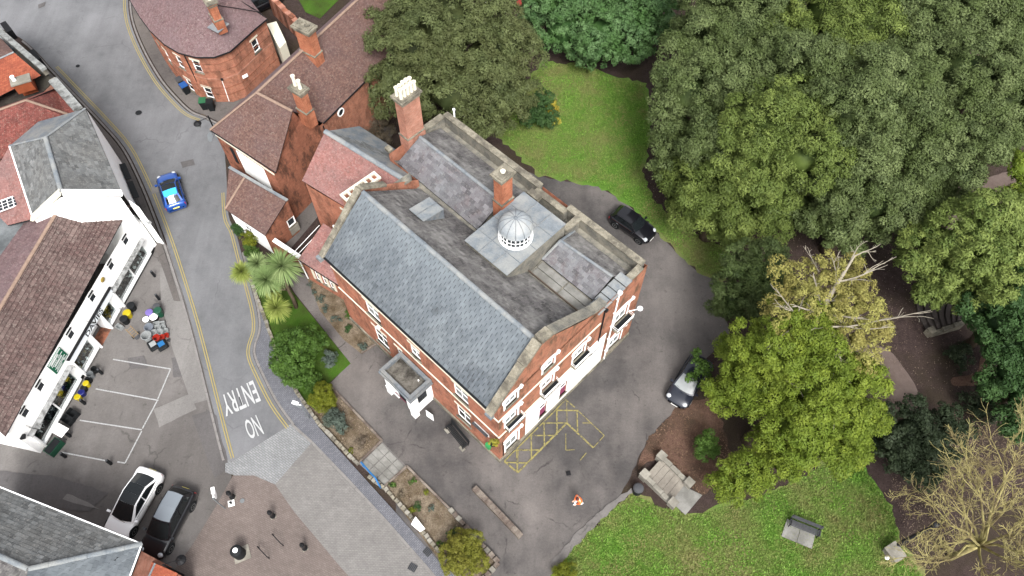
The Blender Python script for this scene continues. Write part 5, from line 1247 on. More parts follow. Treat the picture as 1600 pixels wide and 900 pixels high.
tree('holm_oak','wide grey-green holm oak at the lower front of the grove above the bare dead branches','tree',[(1310,270,8,66),(1360,310,6.5,60),(1300,335,5,50),(1410,330,5,46),(1250,325,5,40),(1380,350,4,40),(1330,365,3.5,34)],'holmgrey',tr=.55,**HG)
tree('holm_oak','holm oak in the right of the grove reaching over the pale earth path','tree',[(1430,230,8.5,66),(1490,240,8,58),(1470,290,6,46),(1420,290,7,44),(1540,220,7,40)],'holmgrey',tr=.55,**HG)
tree('holm_oak','tall holm oak in the centre of the grove with a broad rounded crown','tree',[(1320,170,11,70),(1380,140,11,66),(1270,120,11,56),(1350,220,10,50),(1285,200,9,50),(1430,150,9,56),(1240,130,8.5,50)],'holmgrey',tr=.6,**HG)
tree('holm_oak','olive holm oak in the upper right of the grove','tree',[(1500,120,10,74),(1560,150,9,60),(1450,100,10,46),(1590,190,7,38)],'holmgrey',tr=.6,**HG)
tree('holm_oak','yellowish holm oak at the top centre of the grove','tree',[(1230,40,10,48),(1290,20,11,62),(1350,40,11,56),(1300,80,10.5,42)],'holmbright',tr=.6,**HG)
tree('holm_oak','holm oak filling the top right corner of the picture','tree',[(1450,20,11,70),(1530,20,10,66),(1600,60,9,66),(1400,60,10,50),(1440,80,9,50),(1380,90,9,46),(1600,130,8,46),(1400,0,10,50)],'holmgrey',tr=.6,**HG)
# golden yew-like tree over the parked car
g=dict(lw=.10,ll=.24,cr=.46,dens=72,sec=(11,(.28,.42)),droop=.1,aniso=.3)
T4=[(1220,545,8,74),(1270,600,7.5,72),(1180,600,5.5,62),(1310,640,6,60),(1240,660,5.5,62),(1150,560,4.5,42),(1135,620,3.5,36),(1340,590,7,36),(1355,650,4.5,30),(1290,700,4.5,44),(1220,720,4,42),(1160,745,2.8,42),(1195,700,3.5,36),(1130,760,2,26),(1255,520,9,50),(1330,700,3.5,26)]
t4=tree('golden_yew','big golden green lumpy yew beside the steps, its dead branches showing at the top','tree',[(x+4,y,z,r*.86) for x,y,z,r in T4],'gold',tr=.55,base=(1175,690),**g)
pl=[lobe(*l) for l in [(1235,440,10,34),(1265,480,10,40),(1310,470,10.5,38),(1345,480,10,32),(1340,530,9,36),(1290,430,11,28),(1330,430,10.5,26),(1225,500,9.5,36),(1350,560,8,26),(1365,510,8.5,20)]]
foliage('pale_crown',scatter_lobes(pl,8,(.3,.48)),'goldpale',t4,lw=.09,ll=.22,cr=.34,dens=52,droop=.1,minz=1,cdens=1.05,core=.4)
def branch(mb,p,d,L_,r,depth,up=.1,wig=.35,kids=(2,3),shrink=.68,minr=.008,n=5):
    pts=[Vector(p)]; dd=Vector(d).normalized(); k=4
    for i in range(k):
        dd=(dd+Vector((random.uniform(-wig,wig),random.uniform(-wig,wig),random.uniform(-wig,wig)+up))*.45).normalized(); pts.append(pts[-1]+dd*L_/k)
    mb.tube(pts,[max(minr,r*(1-.45*i/k)) for i in range(k+1)],n if r>.04 else 4,cap=False)
    if depth<=0: return
    for _ in range(random.randint(*kids)):
        i=random.randint(1,k); ax=Vector((random.uniform(-1,1),random.uniform(-1,1),random.uniform(-.6,.9)))
        nd=(dd*.75+ax*.75).normalized(); branch(mb,pts[i],nd,L_*random.uniform(shrink*.8,shrink*1.15),r*.55,depth-1,up,wig,kids,shrink,minr,n)
    branch(mb,pts[-1],dd,L_*shrink,r*.6,depth-1,up,wig,kids,shrink,minr,n)
mb=MB(); b0=S(1275,500,10); 
mb.tube([S(1262,540,8.8),S(1280,490,10.6),S(1310,440,11.6),S(1335,400,12.2)],[.2,.17,.12,.06],8)
for (x,y,z,x2,y2,z2,r) in ((1285,485,10.7,1245,480,11.2,.08),(1282,480,10.8,1278,435,11.8,.06),(1290,470,11,1325,465,11.4,.06),(1285,490,10.6,1340,500,10.8,.06),(1275,510,10.2,1395,508,9.6,.07),(1262,520,10,1225,455,11,.06),(1310,440,11.6,1375,420,11.8,.06),(1330,405,12.1,1345,380,12.6,.04),(1335,400,12.2,1372,388,12.4,.05),(1305,440,11.6,1308,400,12.2,.04),(1275,500,10.4,1205,540,9.4,.05),(1280,425,11.4,1262,395,11.8,.03),(1300,520,10.2,1320,540,9.2,.04)):
    a,c=S(x,y,z),S(x2,y2,z2); branch(mb,a,c-a,(c-a).length*.75,r,2,.03,.4,(2,3),.5,.012,5)
mb.build('dead_branches','deadwood',t4,kind='stuff',off=worldloc(t4),uv=False)
mb=MB()
for (x,y,z) in ((1300,590,8.4),(1330,600,7.6),(1255,620,7.6),(1210,530,8.6),(1200,555,7.4),(1310,620,7.2)): branch(mb,S(x,y,z),Vector((random.uniform(-1,1),random.uniform(-1,1),.2)),1.2,.035,2,.0,.4,(2,3),.55,.01,4)
mb.build('bare_twigs','deadwood',t4,kind='stuff',off=worldloc(t4),uv=False)
tree('dark_conifer','feathery dark olive conifer between the driveway and the golden yew','tree',[(1165,425,5,36),(1145,465,4,30),(1195,430,6,28),(1205,400,6.5,20),(1180,470,5,30),(1130,480,2.5,18),(1215,450,6,20)],'conifer',tr=.2,lw=.1,ll=.34,cr=.42,dens=60,aniso=.8,droop=.3,sec=(6,(.35,.5)))
tree('sapling','slender light green sapling leaning over the windscreen of the car under the golden yew','tree',[(1090,572,2.6,12),(1098,592,2.4,14),(1076,590,2.3,6),(1086,552,2.9,7),(1104,575,2.8,10)],'bush',tr=.04,lw=.12,ll=.2,cr=.22,dens=42,sec=(3,(.3,.5)),core=0,minz=1.5)
tree('light_conifer','spiky yellow-green conifer above the curved stone steps','tree',[(1470,385,6,58),(1440,415,4.5,38),(1525,370,8,56),(1500,430,5,48),(1550,420,7,52),(1580,360,8,42),(1455,450,3.5,30),(1490,460,4,30),(1540,330,8.5,32)],'rightgreen',tr=.35,lw=.12,ll=.32,cr=.5,dens=54,aniso=.6,sec=(9,(.3,.45)))
tree('bright_conifer','small bright yellow-green treetop at the right edge above the spiky conifer','tree',[(1595,262,8,22),(1600,285,7,20),(1590,310,8,24)],'gold',tr=.2,lw=.11,ll=.24,cr=.34,dens=70,sec=(5,(.3,.45)))
tree('dark_evergreen','deep green evergreen to the right of the curved stone steps','tree',[(1560,500,5,44),(1595,470,6,40),(1530,480,4.5,34),(1590,540,5,40),(1545,520,3.2,28),(1600,420,7,40)],'deepgreen',tr=.35,lw=.15,ll=.3,cr=.48,dens=48,sec=(7,(.3,.42)))
tree('dark_evergreen','blue-green evergreen at the right edge beside the bare tree','tree',[(1580,580,4,40),(1600,625,3.5,40),(1560,610,3,26),(1590,660,3,30)],'deepgreen',tr=.3,lw=.15,ll=.3,cr=.48,dens=48,sec=(7,(.3,.42)))
tree('holly_bush','very dark glossy holly bush between the golden yew and the bare tree','bush',[(1420,675,2.8,42),(1455,700,2.6,38),(1400,710,2,30),(1480,665,2.2,28),(1430,735,1.8,26),(1385,690,1.8,18)],'holly',tr=.15,lw=.15,ll=.24,cr=.42,dens=56,sec=(6,(.28,.42)),minz=.1)
tree('low_shrubs','low dark ground shrub beside the worn earth track under the trees','shrub',[(1530,640,.7,26),(1550,560,.8,16),(1500,560,.5,20)],'holly',tr=.05,lw=.13,ll=.2,cr=.35,dens=50,sec=(4,(.28,.42)),core=.6,minz=.05)
tree('round_bush','small round dark green bush on the bark mulch by the golden yew','bush',[(1100,697,1.0,19)],'bush',tr=.06,lw=.08,ll=.18,cr=.24,dens=110,sec=(9,(.3,.45)),minz=.05)
tree('round_bush','big round glossy green bush on the front garden lawn beside the road','bush',[(465,545,1.9,34),(450,562,1.4,24),(485,535,1.6,22),(463,578,1.2,26),(452,535,1.5,20)],'bush',tr=.14,lw=.12,ll=.2,cr=.3,dens=90,sec=(7,(.25,.4)),minz=.05)
tree('round_bush','small dark rounded bush at the lower tip of the garden lawn','bush',[(490,597,.6,12),(480,606,.5,8)],'bush',tr=.05,lw=.08,ll=.14,cr=.2,dens=110,sec=(4,(.3,.45)),minz=.05)
tree('round_bush','grey-green small bush on the garden lawn next to the driveway','bush',[(515,563,.55,12)],'bluebush',tr=.04,lw=.07,ll=.14,cr=.18,dens=130,sec=(6,(.3,.45)),minz=.05)
tree('clipped_bush','clipped golden green bush at the top of the roadside flower bed','bush',[(505,622,.9,19),(512,630,.6,14)],'topiary',tr=.06,lw=.06,ll=.11,cr=.2,dens=190,sec=(9,(.35,.5)),minz=.05)
tree('blue_shrub','blue-grey shrub in the roadside flower bed','shrub',[(525,657,.6,14),(517,652,.5,9),(534,664,.4,9)],'bluebush',tr=.05,lw=.08,ll=.16,cr=.22,dens=90,sec=(5,(.3,.5)),minz=.05)
tree('clipped_bush','large rounded golden bush at the bottom end of the lower flower bed','bush',[(727,865,1.0,30),(715,852,.8,16),(742,872,.8,16)],'bushgold',tr=.08,lw=.07,ll=.12,cr=.2,dens=190,sec=(12,(.3,.45)),minz=.05)
for i,(x,y,z,r,m_,lb) in enumerate(((388,375,.9,10,'topiary','bright golden clipped ball bush by the white extension wall'),(372,357,.6,8,'deepgreen','small dark green ball bush nearest the road sign end of the white wall'),(392,394,.7,10,'bush','mid green low bush between the golden ball bush and the palm tree'))):
    tree('ball_bush',lb,'bush',[(x,y,z,r),(x+2,y+5,z*.6,r*.9)],m_,tr=.04,lw=.06,ll=.12,cr=.18,dens=150,sec=(7,(.3,.45)),minz=.05)
tree('twiggy_bush','leafless brown twiggy bush in the gap between the yew and the laurel','bush',[(815,48,1.5,26),(822,80,1.3,16),(800,30,1,14)],'brush',tr=.05,lw=.04,ll=.3,cr=.4,dens=60,sec=(5,(.3,.5)),core=.55,minz=.05)
tree('dead_bush','tangled brown bush in the dark gap between the wing roof and the tall chimney','bush',[(590,215,1.0,22),(600,190,1.2,20),(575,225,1.0,18)],'brush',tr=.05,lw=.03,ll=.35,cr=.35,dens=60,sec=(5,(.3,.5)),core=.5,minz=.05)
tree('grass_clump','spiky pale green plant at the bottom edge of the lawn','plant',[(885,893,.4,14),(872,900,.4,10)],'topiary',tr=.03,lw=.03,ll=.4,cr=.2,dens=120,sec=(3,(.3,.5)),aniso=1,core=.5,minz=.05)
# low plants in beds
low=[(545,703,.3,5,'topiary','bed'),(611,757,.35,6,'bush','bright'),(644,750,.3,6,'bush','x'),(653,790,.35,7,'deepgreen','x'),(665,768,.25,4,'topiary','x'),(705,829,.35,8,'deepgreen','x'),(675,793,.25,6,'bluebush','x'),(645,797,.25,6,'topiary','x'),(626,770,.2,7,'brush','x'),(540,670,.25,12,'brush','x'),(565,690,.25,12,'brush','x'),(760,880,.3,5,'topiary','x'),(690,850,.3,7,'bush','x'),
     (508,480,.3,6,'bluebush','x'),(500,465,.3,7,'bluebush','x'),(492,455,.25,5,'bluebush','x'),(520,495,.25,5,'bluebush','x'),(544,488,.5,8,'bush','x'),(542,510,.35,7,'deepgreen','x'),(530,498,.2,5,'bluebush','x'),(565,541,.3,8,'bluebush','x'),(483,443,.25,4,'bluebush','x')]
nm={'topiary':'yellow-green','bush':'bright green','deepgreen':'dark green','bluebush':'grey-blue','brush':'dry brown'}
where=lambda x,y:'in the rockery bed against the brick house' if y<560 else ('in the upper roadside flower bed' if y<720 else 'in the lower roadside flower bed')
LAB={(545, 703): 'small yellow-green plant beside the corner of the slab path', (611, 757): 'bright lime green plant at the slab-path end of the lower flower bed', (644, 750): 'bright green plant nearest the straight edging at the top of the lower flower bed', (653, 790): 'dark green plant in the middle of the lower flower bed', (665, 768): 'small yellow-green plant close to the driveway edging of the lower flower bed', (705, 829): 'dark green plant just above the large golden bush', (675, 793): 'grey-blue plant right of the dark green plant in the lower flower bed', (645, 797): 'yellow-green plant next to the stone edging in the lower flower bed', (626, 770): 'dry brown plant near the top of the lower flower bed', (540, 670): 'wide dry brown plant below the blue-grey shrub', (565, 690): 'wide dry brown plant nearest the slab path in the upper flower bed', (760, 880): 'yellow-green plant in the bottom corner of the lower flower bed', (690, 850): 'bright green plant between the stone edging and the large golden bush', (508, 480): 'grey-blue plant third down in the rockery bed', (500, 465): 'largest grey-blue plant in the rockery bed', (492, 455): 'grey-blue plant second from the top of the rockery bed', (520, 495): 'grey-blue plant beside the path halfway down the rockery bed', (544, 488): 'round bright green plant against the brick wall in the rockery bed', (542, 510): 'dark green plant near the lower end of the rockery bed', (530, 498): 'smallest grey-blue plant next to the round bright green plant', (565, 541): 'grey-blue plant at the driveway end of the rockery bed', (483, 443): 'tiny grey-blue plant at the very top of the rockery bed'}
seen={}
for (x,y,z,r,m_,_) in low:
    key=(m_,where(x,y)); seen[key]=seen.get(key,0)+1
lowgrp={k:v for k,v in seen.items()}
for (x,y,z,r,m_,_) in low:
    key=(m_,where(x,y)); c=S(x,y,z); R_=r*mpp(c)
    t=thing('bed_plant',LAB[(x,y)],'plant',(c.x,c.y,0),group='small plants '+where(x,y))
    foliage('leaves',[(Vector((c.x,c.y,R_*.4)),R_*.8)],m_,t,lw=.06 if m_!='brush' else .03,ll=.13,cr=.16,dens=130,cdens=1.3,core=.6,minz=.03)
# palm: several heads on branching stems
def palm():
    b=S(463,480,0); t=thing('cabbage_palm','multi-headed cabbage palm with spiky pale green rosettes by the road','tree',tuple(b)); base=worldloc(t)
    heads=[(440,416,3.9,32,'palm'),(416,437,3.4,27,'palm'),(402,412,3.2,21,'palm'),(377,425,2.4,20,'palmy'),(432,481,1.6,23,'palmy'),(425,455,1.8,14,'palmy')]
    crot=S(450,452,1.6)
    q=MB(); q.tube([b-UP*.05,(b+crot)/2+Vector((.05,0,0)),crot,S(441,420,3.7)],[.17,.14,.12,.1],9); q.build('trunk','bark',t,smooth=True)
    for (x,y,z,r,m_) in heads:
        c=S(x,y,z); R_=r*mpp(c)
        q=MB(); s=crot if z>1.7 else S(455,480,.0); q.tube([s,(s+c)/2+UP*.1,c-UP*.1],[.09,.08,.07],7); q.build('stem','bark',t,smooth=True)
        n=420; d=unit(n,-.5); V=np.zeros((n,6,3)); c_=np.array(tuple(c))
        for i in range(n):
            dd=d[i]; side=np.cross(dd,[0,0,1.]); side/=np.linalg.norm(side)+1e-9; Ln=R_*RNG.uniform(.8,1.1); w_=RNG.uniform(.022,.034); dr=np.array([0,0,-1.])*R_*.35*(1-abs(dd[2]))
            p0=c_+dd*.08; p1=c_+dd*Ln*.55+dr*.15; p2=c_+dd*Ln+dr
            V[i]=[p0-side*w_*.6,p0+side*w_*.6,p1+side*w_,p1-side*w_,p2+side*.004,p2-side*.004]
        F=np.array([[i*6+0,i*6+1,i*6+2,i*6+3] for i in range(n)]+[[i*6+3,i*6+2,i*6+4,i*6+5] for i in range(n)]); r_=RNG.uniform(0,1,n)
        me=npmesh('leaf_rosette',V.reshape(-1,3),F,m_,np.concatenate([r_,r_]),base); o=bpy.data.objects.new('leaf_rosette',me); link(o,t)
palm()
# bare tree bottom right
def bare():
    b=S(1482,872,0); t=thing('bare_tree','leafless tree with pale yellow lichen-covered branches at the bottom right corner','tree',tuple(b)); base=worldloc(t)
    top=S(1530,852,3.2); q=MB(); q.tube([b-UP*.1,(b+top)/2,top],[.22,.17,.14],9); q.build('trunk','lichenwood',t,smooth=True)
    mb=MB(); random.seed(5)
    tg=[(1415,790,6),(1440,850,4.5),(1430,900,5),(1470,760,7),(1520,690,8.5),(1570,680,9),(1600,740,9),(1620,820,9),(1590,900,8),(1520,920,7),(1550,780,9.5),(1480,830,7),(1600,650,8),(1640,880,8),(1460,720,6)]
    for (x,y,z) in tg:
        c=S(x,y,z); d=c-top; mid=top+d*.45+UP*.5
        mb.tube([top,(top+mid)/2+Vector((random.uniform(-.3,.3),random.uniform(-.3,.3),random.uniform(-.3,.3))),mid],[.10,.07,.055],6,cap=False)
        for k in range(3): branch(mb,mid,(c-mid)+Vector((random.uniform(-1,1),random.uniform(-1,1),random.uniform(-.5,.8)))*1.1,(c-mid).length*.6,.042,4 if k==0 else 3,.04,.7,(2,3),.6,.0095,5)
    mb.build('branches','lichenwood',t,kind='stuff',off=base,uv=False)
bare()
# loose ground cover
def scatter_leaves(name,polys,n,mat,sz=(.05,.12),label=None,up=.02):
    V=[];k=0
    P_=[px(p) for p in polys]
    for _ in range(n):
        pl_=random.choice(P_); xs=[p.x for p in pl_]; ys=[p.y for p in pl_]
        x,y=random.uniform(min(xs),max(xs)),random.uniform(min(ys),max(ys)); ins=False; j=len(pl_)-1
        for i in range(len(pl_)):
            if (pl_[i].y>y)!=(pl_[j].y>y) and x<(pl_[j].x-pl_[i].x)*(y-pl_[i].y)/(pl_[j].y-pl_[i].y)+pl_[i].x: ins=not ins
            j=i
        if not ins: continue
        a=random.uniform(0,PI); s_=random.uniform(*sz); c,s2=math.cos(a)*s_,math.sin(a)*s_; z=.035+random.uniform(0,up)
        V+= [(x-c,y-s2,z),(x+s2*.4,y-c*.4,z+.01),(x+c,y+s2,z+random.uniform(0,.03)),(x-s2*.4,y+c*.4,z)]
    V=np.array(V); F=np.arange(len(V)).reshape(-1,4); me=npmesh(name,V,F,mat,RNG.uniform(0,1,len(F))); o=bpy.data.objects.new(name,me); link(o); o['kind']='stuff'; tag(o,label[0],label[1]); return o
LP=[[(1000,260),(1040,350),(1160,420),(1100,560),(1380,560),(1420,600),(1500,620),(1600,700),(1600,300),(1450,300),(1200,330)],[(1360,600),(1440,640),(1600,640),(1600,760),(1440,900),(1400,790)]]
scatter_leaves('leaf_litter',LP,15000,'litterleaf',(.025,.065),('pale fallen leaves scattered over the dark ground under the grove','leaf litter'))
scatter_leaves('mulch_chips',[[(1010,690),(1045,650),(1110,620),(1150,740),(1095,775),(1030,715)]],1500,'barkchip',(.04,.11),('brown bark chips and twigs on the bed beside the stone steps','bark mulch'))
scatter_leaves('bed_debris',[[(487,645),(513,602),(597,690),(560,724)],[(601,762),(636,729),(778,878),(738,925),(690,880)]],3500,'litterleaf',(.03,.09),('dry stems and debris over the roadside flower beds','plant debris'))
def tufts(polys,n,mat,label,h=(.04,.1)):
    V=[];P_=[px(p) for p in polys]; ar=[abs(sum(p[i].x*p[i-1].y-p[i-1].x*p[i].y for i in range(len(p)))) for p in P_]
    for pl_,a_ in zip(P_,ar):
        xs=[p.x for p in pl_]; ys=[p.y for p in pl_]; m=int(n*a_/sum(ar)); X=RNG.uniform(min(xs),max(xs),m*2); Y=RNG.uniform(min(ys),max(ys),m*2); ins=np.zeros(m*2,bool); j=len(pl_)-1
        for i in range(len(pl_)):
            yi,yj,xi,xj=pl_[i].y,pl_[j].y,pl_[i].x,pl_[j].x
            c=((yi>Y)!=(yj>Y))&(X<(xj-xi)*(Y-yi)/((yj-yi) if yj!=yi else 1e-9)+xi); ins^=c; j=i
        X,Y=X[ins][:m],Y[ins][:m]; k=len(X); a=RNG.uniform(0,2*PI,k); w_=RNG.uniform(.02,.05,k); hh=RNG.uniform(*h,k); lx,ly=RNG.normal(0,.05,k),RNG.normal(0,.05,k); z0=.03
        q=np.stack([np.stack([X-np.cos(a)*w_,Y-np.sin(a)*w_,np.full(k,z0)],1),np.stack([X+np.cos(a)*w_,Y+np.sin(a)*w_,np.full(k,z0)],1),np.stack([X+lx+np.cos(a)*w_*.4,Y+ly+np.sin(a)*w_*.4,z0+hh],1),np.stack([X+lx-np.cos(a)*w_*.4,Y+ly-np.sin(a)*w_*.4,z0+hh],1)],1).reshape(-1,3); V.append(q)
    V=np.vstack(V); F=np.arange(len(V)).reshape(-1,4); me=npmesh('grass_tufts',V,F,mat,RNG.uniform(0,1,len(F))); o=bpy.data.objects.new('grass_tufts',me); link(o); o['kind']='stuff'; tag(o,label,'grass')
tufts([[(785,215),(825,130),(850,98),(905,104),(960,122),(1008,135),(1016,220),(1000,260),(1018,310),(1060,353),(1120,383),(1150,415),(1125,436),(1092,422),(1052,385),(1014,344),(977,311),(937,288),(885,280),(845,272)]],45000,'blade','short green grass of the small lawn behind the brick house')
tufts([[(872,888),(907,845),(964,792),(985,772),(1035,794),(1085,806),(1130,794),(1210,769),(1320,709),(1357,742),(1392,792),(1407,850),(1440,900),(1480,1000),(880,1000),(860,915)]],62000,'blade','short green grass of the lower lawn around the park bench')
# ================================================================ VEHICLES
def m_paint(name,col,coat=1.0,rough=.3,metal=.2):
    t=NT(name); t.fin(col,rough,metal,.25); t.b.inputs['Coat Weight'].default_value=coat*.8; t.b.inputs['Coat Roughness'].default_value=.06; return t.m
M['pblue']=m_paint('blue_car_paint',(.008,.055,.25,1)); M['pbluel']=m_paint('light_blue_roof_paint',(.05,.42,.72,1)); M['pblack']=m_paint('black_car_paint',(.006,.006,.008,1)); M['pnavy']=m_paint('dark_navy_car_paint',(.012,.014,.022,1)); M['pwhite']=m_paint('white_car_paint',(.78,.78,.78,1),metal=0); M['proof']=m_paint('black_roof_painted_reflection',(.16,.18,.2,1))  # proof: grey of the reflected sky put into a black roof's colour
M['cglass']=m_plain('car_glass',(.008,.01,.011,1),.04,0,.35,.05); M['tyre']=m_plain('tyre_rubber',(.02,.02,.02,1),.8,0,.2,.1); M['rim']=m_plain('alloy_rim',(.42,.43,.44,1),.3,.8,.5,.1); M['lampw']=m_plain('headlight_glass',(.36,.38,.4,1),.1,0,.9,.03); M['lampr']=m_plain('tail_light_red',(.4,.01,.015,1),.2,0,.7,.05); M['chrome']=m_plain('chrome_trim',(.6,.6,.6,1),.15,1,.5,.03); M['plate']=m_plain('number_plate',(.75,.75,.72,1),.5,0,.3,.02); M['platey']=m_plain('yellow_number_plate',(.7,.6,.15,1),.5,0,.3,.02)
def car(name,label,pf,pr,pc,Ln=4.2,W=1.76,H=1.48,body='pblack',roof=None,glassroof=False,roof2=None,wsm='cglass',cab=(.16,-.02,-.36,-.46),hood=.92,boot=.98,belt=.93,rails=False,chrome=False,zc=.7,group=None):
    c=S(*pc,zc); a=S(*pf,zc)-S(*pr,zc); rz=math.atan2(a.y,a.x)
    t=thing(name,label,'car',(c.x,c.y,.024),group,rz); roof=roof or body
    h=Ln/2; off=Vector((0,0,0))
    def bl(mb,nm,mt,par=t,sm=False): return mb.build(nm,mt,par,smooth=sm,off=off,uv=False)
    # lower body loft
    st=[(-1,.60,.62,.42),(-.985,.80,.80,.30),(-.94,.93,boot-.02,.22),(-.84,.985,boot,.2),(-.6,1,belt,.2),(-.3,1,belt,.2),(0,1,belt,.2),(.2,1,belt-.01,.2),(.36,.995,hood,.2),(.55,.985,hood-.04,.2),(.74,.965,hood-.10,.2),(.87,.91,hood-.18,.22),(.95,.80,hood-.28,.26),(.99,.62,.56,.34),(1,.45,.50,.40)]
    mb=MB(); w=W/2; rings=[]
    for x,wf,zb,zl in st:
        ww=w*wf; hf=[(0,zl),(ww*.8,zl),(ww*.96,zl+.08),(ww,min(.58,zl+.3)),(ww*.99,zb-.16),(ww*.955,zb-.05),(ww*.86,zb-.005),(ww*.45,zb+.035),(0,zb+.045)]
        rg=[(x*h,y,z) for y,z in hf]+[(x*h,-y,z) for y,z in hf[-2:0:-1]]; rings.append(rg)
    n=len(rings[0]); mb.v=[p for r in rings for p in r]
    for i in range(len(rings)-1):
        for k in range(n): mb.f.append((i*n+k,(i+1)*n+k,(i+1)*n+(k+1)%n,i*n+(k+1)%n)); mb.mi.append(0); mb.r.append(.5)
    mb.f.append(tuple(range(n))); mb.f.append(tuple((len(rings)-1)*n+k for k in reversed(range(n)))); mb.mi+=[0,0]; mb.r+=[.5,.5]
    bd=bl(mb,'body',body,sm=True)
    # cabin
    xF0,xF1,xR1,xR0=[k*Ln for k in (cab[0]+.06,cab[1]+.02,cab[2]+.04,cab[3]+.02)]
    wb,wt=w*.9,w*.69; zb,zt=belt-.02,H
    def curve(x,wd,z,bow,nn=7,cr=.0): return [Vector((x+bow*(1-(k/3-1)**2),wd*(1-k/3),z+cr*(1-(k/3-1)**2))) for k in range(nn)]
    fb,ft,rt,rb=curve(xF0,wb,zb,.16),curve(xF1,wt,zt-.05,.07,cr=.035),curve(xR1,wt*.97,zt-.05,-.05,cr=.03),curve(xR0,wb*.93,zb+.03,-.1)
    mid=curve((xF1+xR1)/2,wt*1.02,zt,0,cr=.045)
    mb=MB()
    def strip(a,b,m=0):
        for k in range(6): mb.face([a[k],a[k+1],b[k+1],b[k]],m)
    strip(ft,fb); strip(mid,ft); strip(rt,mid); strip(rb,rt)
    for s in (0,6): 
        q=[fb[s],ft[s],mid[s],rt[s],rb[s]]; mb.face(q if s else q[::-1])
    bl(mb,'cabin',body)
    def lerp(a,b,t_): return a*(1-t_)+b*t_
    def patch(nm,A,B,mt,i0=.06,i1=.94,j0=.08,j1=.92,out=.012,cols=6,par=t):
        q=MB(); P_=lambda C,u: C[min(5,int(u*6))]*(1-(u*6-min(5,int(u*6))))+C[min(5,int(u*6))+1]*(u*6-min(5,int(u*6)))
        g=[[lerp(P_(A,i0+(i1-i0)*c_/cols),P_(B,i0+(i1-i0)*c_/cols),j0+(j1-j0)*r_/2) for c_ in range(cols+1)] for r_ in range(3)]
        nn=(g[2][3]-g[0][3]).cross(g[0][5]-g[0][1]).normalized(); 
        if nn.z<0: nn=-nn
        for r_ in range(2):
            for c_ in range(cols): q.face([g[r_][c_]+nn*out,g[r_+1][c_]+nn*out,g[r_+1][c_+1]+nn*out,g[r_][c_+1]+nn*out])
        return bl(q,nm,mt,par)
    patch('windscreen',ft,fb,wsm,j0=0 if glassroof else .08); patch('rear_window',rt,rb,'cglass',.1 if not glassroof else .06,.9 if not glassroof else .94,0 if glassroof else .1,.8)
    patch('roof_panel',mid,ft,(roof2 or roof) if not glassroof else 'cglass',.05,.95,0,1.0); patch('roof_panel',rt,mid,roof if not glassroof else 'cglass',.05,.95,.0,1)
    for s,sg in ((0,1),(6,-1)):
        A0,A1,A2,A3,A4=[Vector(k[s]) for k in (fb,ft,mid,rt,rb)]; q=MB(); o=Vector((0,sg*.012,.004))
        B0=lerp(A0,A4,.10); T0=lerp(A1,A2,.02)-UP*.05; M0=lerp(A0,A4,.50); MT=A2-UP*.055; B1=lerp(A0,A4,.92); T1=lerp(A3,A2,.03)-UP*.06
        for (a_,b_,c_,d_) in ((B0+UP*.06,lerp(B0,M0,.94)+UP*.06,lerp(T0,MT,.94),T0),(lerp(M0,B0,-.02)+UP*.06,B1+UP*.08,T1,MT)):
            q=MB(); f_=[a_+o,b_+o,c_+o,d_+o]; q.face(f_ if sg<0 else f_[::-1]); bl(q,'side_window','cglass')
        if rails: q=MB(); q.tube([A1+Vector((-.1,-sg*.05,.05)),A2+Vector((0,-sg*.05,.07)),A3+Vector((.05,-sg*.05,.05))],.022,6); bl(q,'roof_rail','darkm')
        # mirrors
        q=MB(); q.box((xF0-.18,sg*(w+.09),belt+.06),(.14,.2,.13)); q.tube([(xF0-.18,sg*(w-.06),belt+.02),(xF0-.18,sg*(w+.02),belt+.04)],.03,5); bl(q,'wing_mirror',body)
        q=MB(); q.tube([(-h*.55,sg*(w+.002),belt-.16),(-h*.45,sg*(w+.012),belt-.16)],.016,5); bl(q,'door_handle','chrome' if chrome else body)
        q=MB(); q.tube([(x_,sg*(w*f_+.004),belt-.02) for x_,f_ in ((-h*.8,.95),(-h*.4,.965),(0,.965),(h*.3,.965))],.014,4); bl(q,'window_trim','chrome' if chrome else 'darkm')
        for x in (h*.62,-h*.60):
            q=MB(); q.lathe((x,sg*(w-.2),.32),[(.0,.0),(.33,.0),(.335,.04),(.335,.17),(.31,.205),(.22,.21)],20,axis=(0,sg,0)); wh=bl(q,'wheel','tyre'); q=MB(); q.lathe((x,sg*(w-.2),.32),[(.22,.16),(.22,.215),(.16,.2),(.05,.21)],14,axis=(0,sg,0)); bl(q,'rim','rim',wh)
            q=MB(); q.lathe((x,sg*(w-.22),.36),[(.39,0),(.40,.222),(.36,.228)],20,axis=(0,sg,0)); bl(q,'wheel_arch','darkm')
        q=MB(); q.lathe((h*.86,sg*w*.70,hood-.24),[(.17,0),(.16,.07),(.10,.12),(.02,.14)],12,axis=(.75,sg*.35,.65)); bl(q,'headlight','lampw')
        q=MB(); q.box((-h*.925,sg*w*.80,.74),(.12,.2,.26)); bl(q,'tail_light','lampr')
    q=MB(); q.box((h*.965,0,.42),(.08,W*.5,.16)); bl(q,'grille','darkm'); q=MB(); q.box((h*.99,0,.36),(.05,.5,.11)); bl(q,'number_plate','plate'); q=MB(); q.box((-h*.995,0,.66),(.05,.5,.11)); bl(q,'number_plate','platey')
    q=MB(); q.box((-h*.96,0,.36),(.1,W*.8,.1)); bl(q,'rear_bumper',body)
    # door seams and bonnet line
    for x in (xF0-.28,xF0-1.25): 
        q=MB(); q.beam((x,-(w-.04),belt+.0),(x,-(w+.002),.45),.012,.012); q.beam((x,(w-.04),belt+.0),(x,(w+.002),.45),.012,.012); bl(q,'door_seam','darkm')
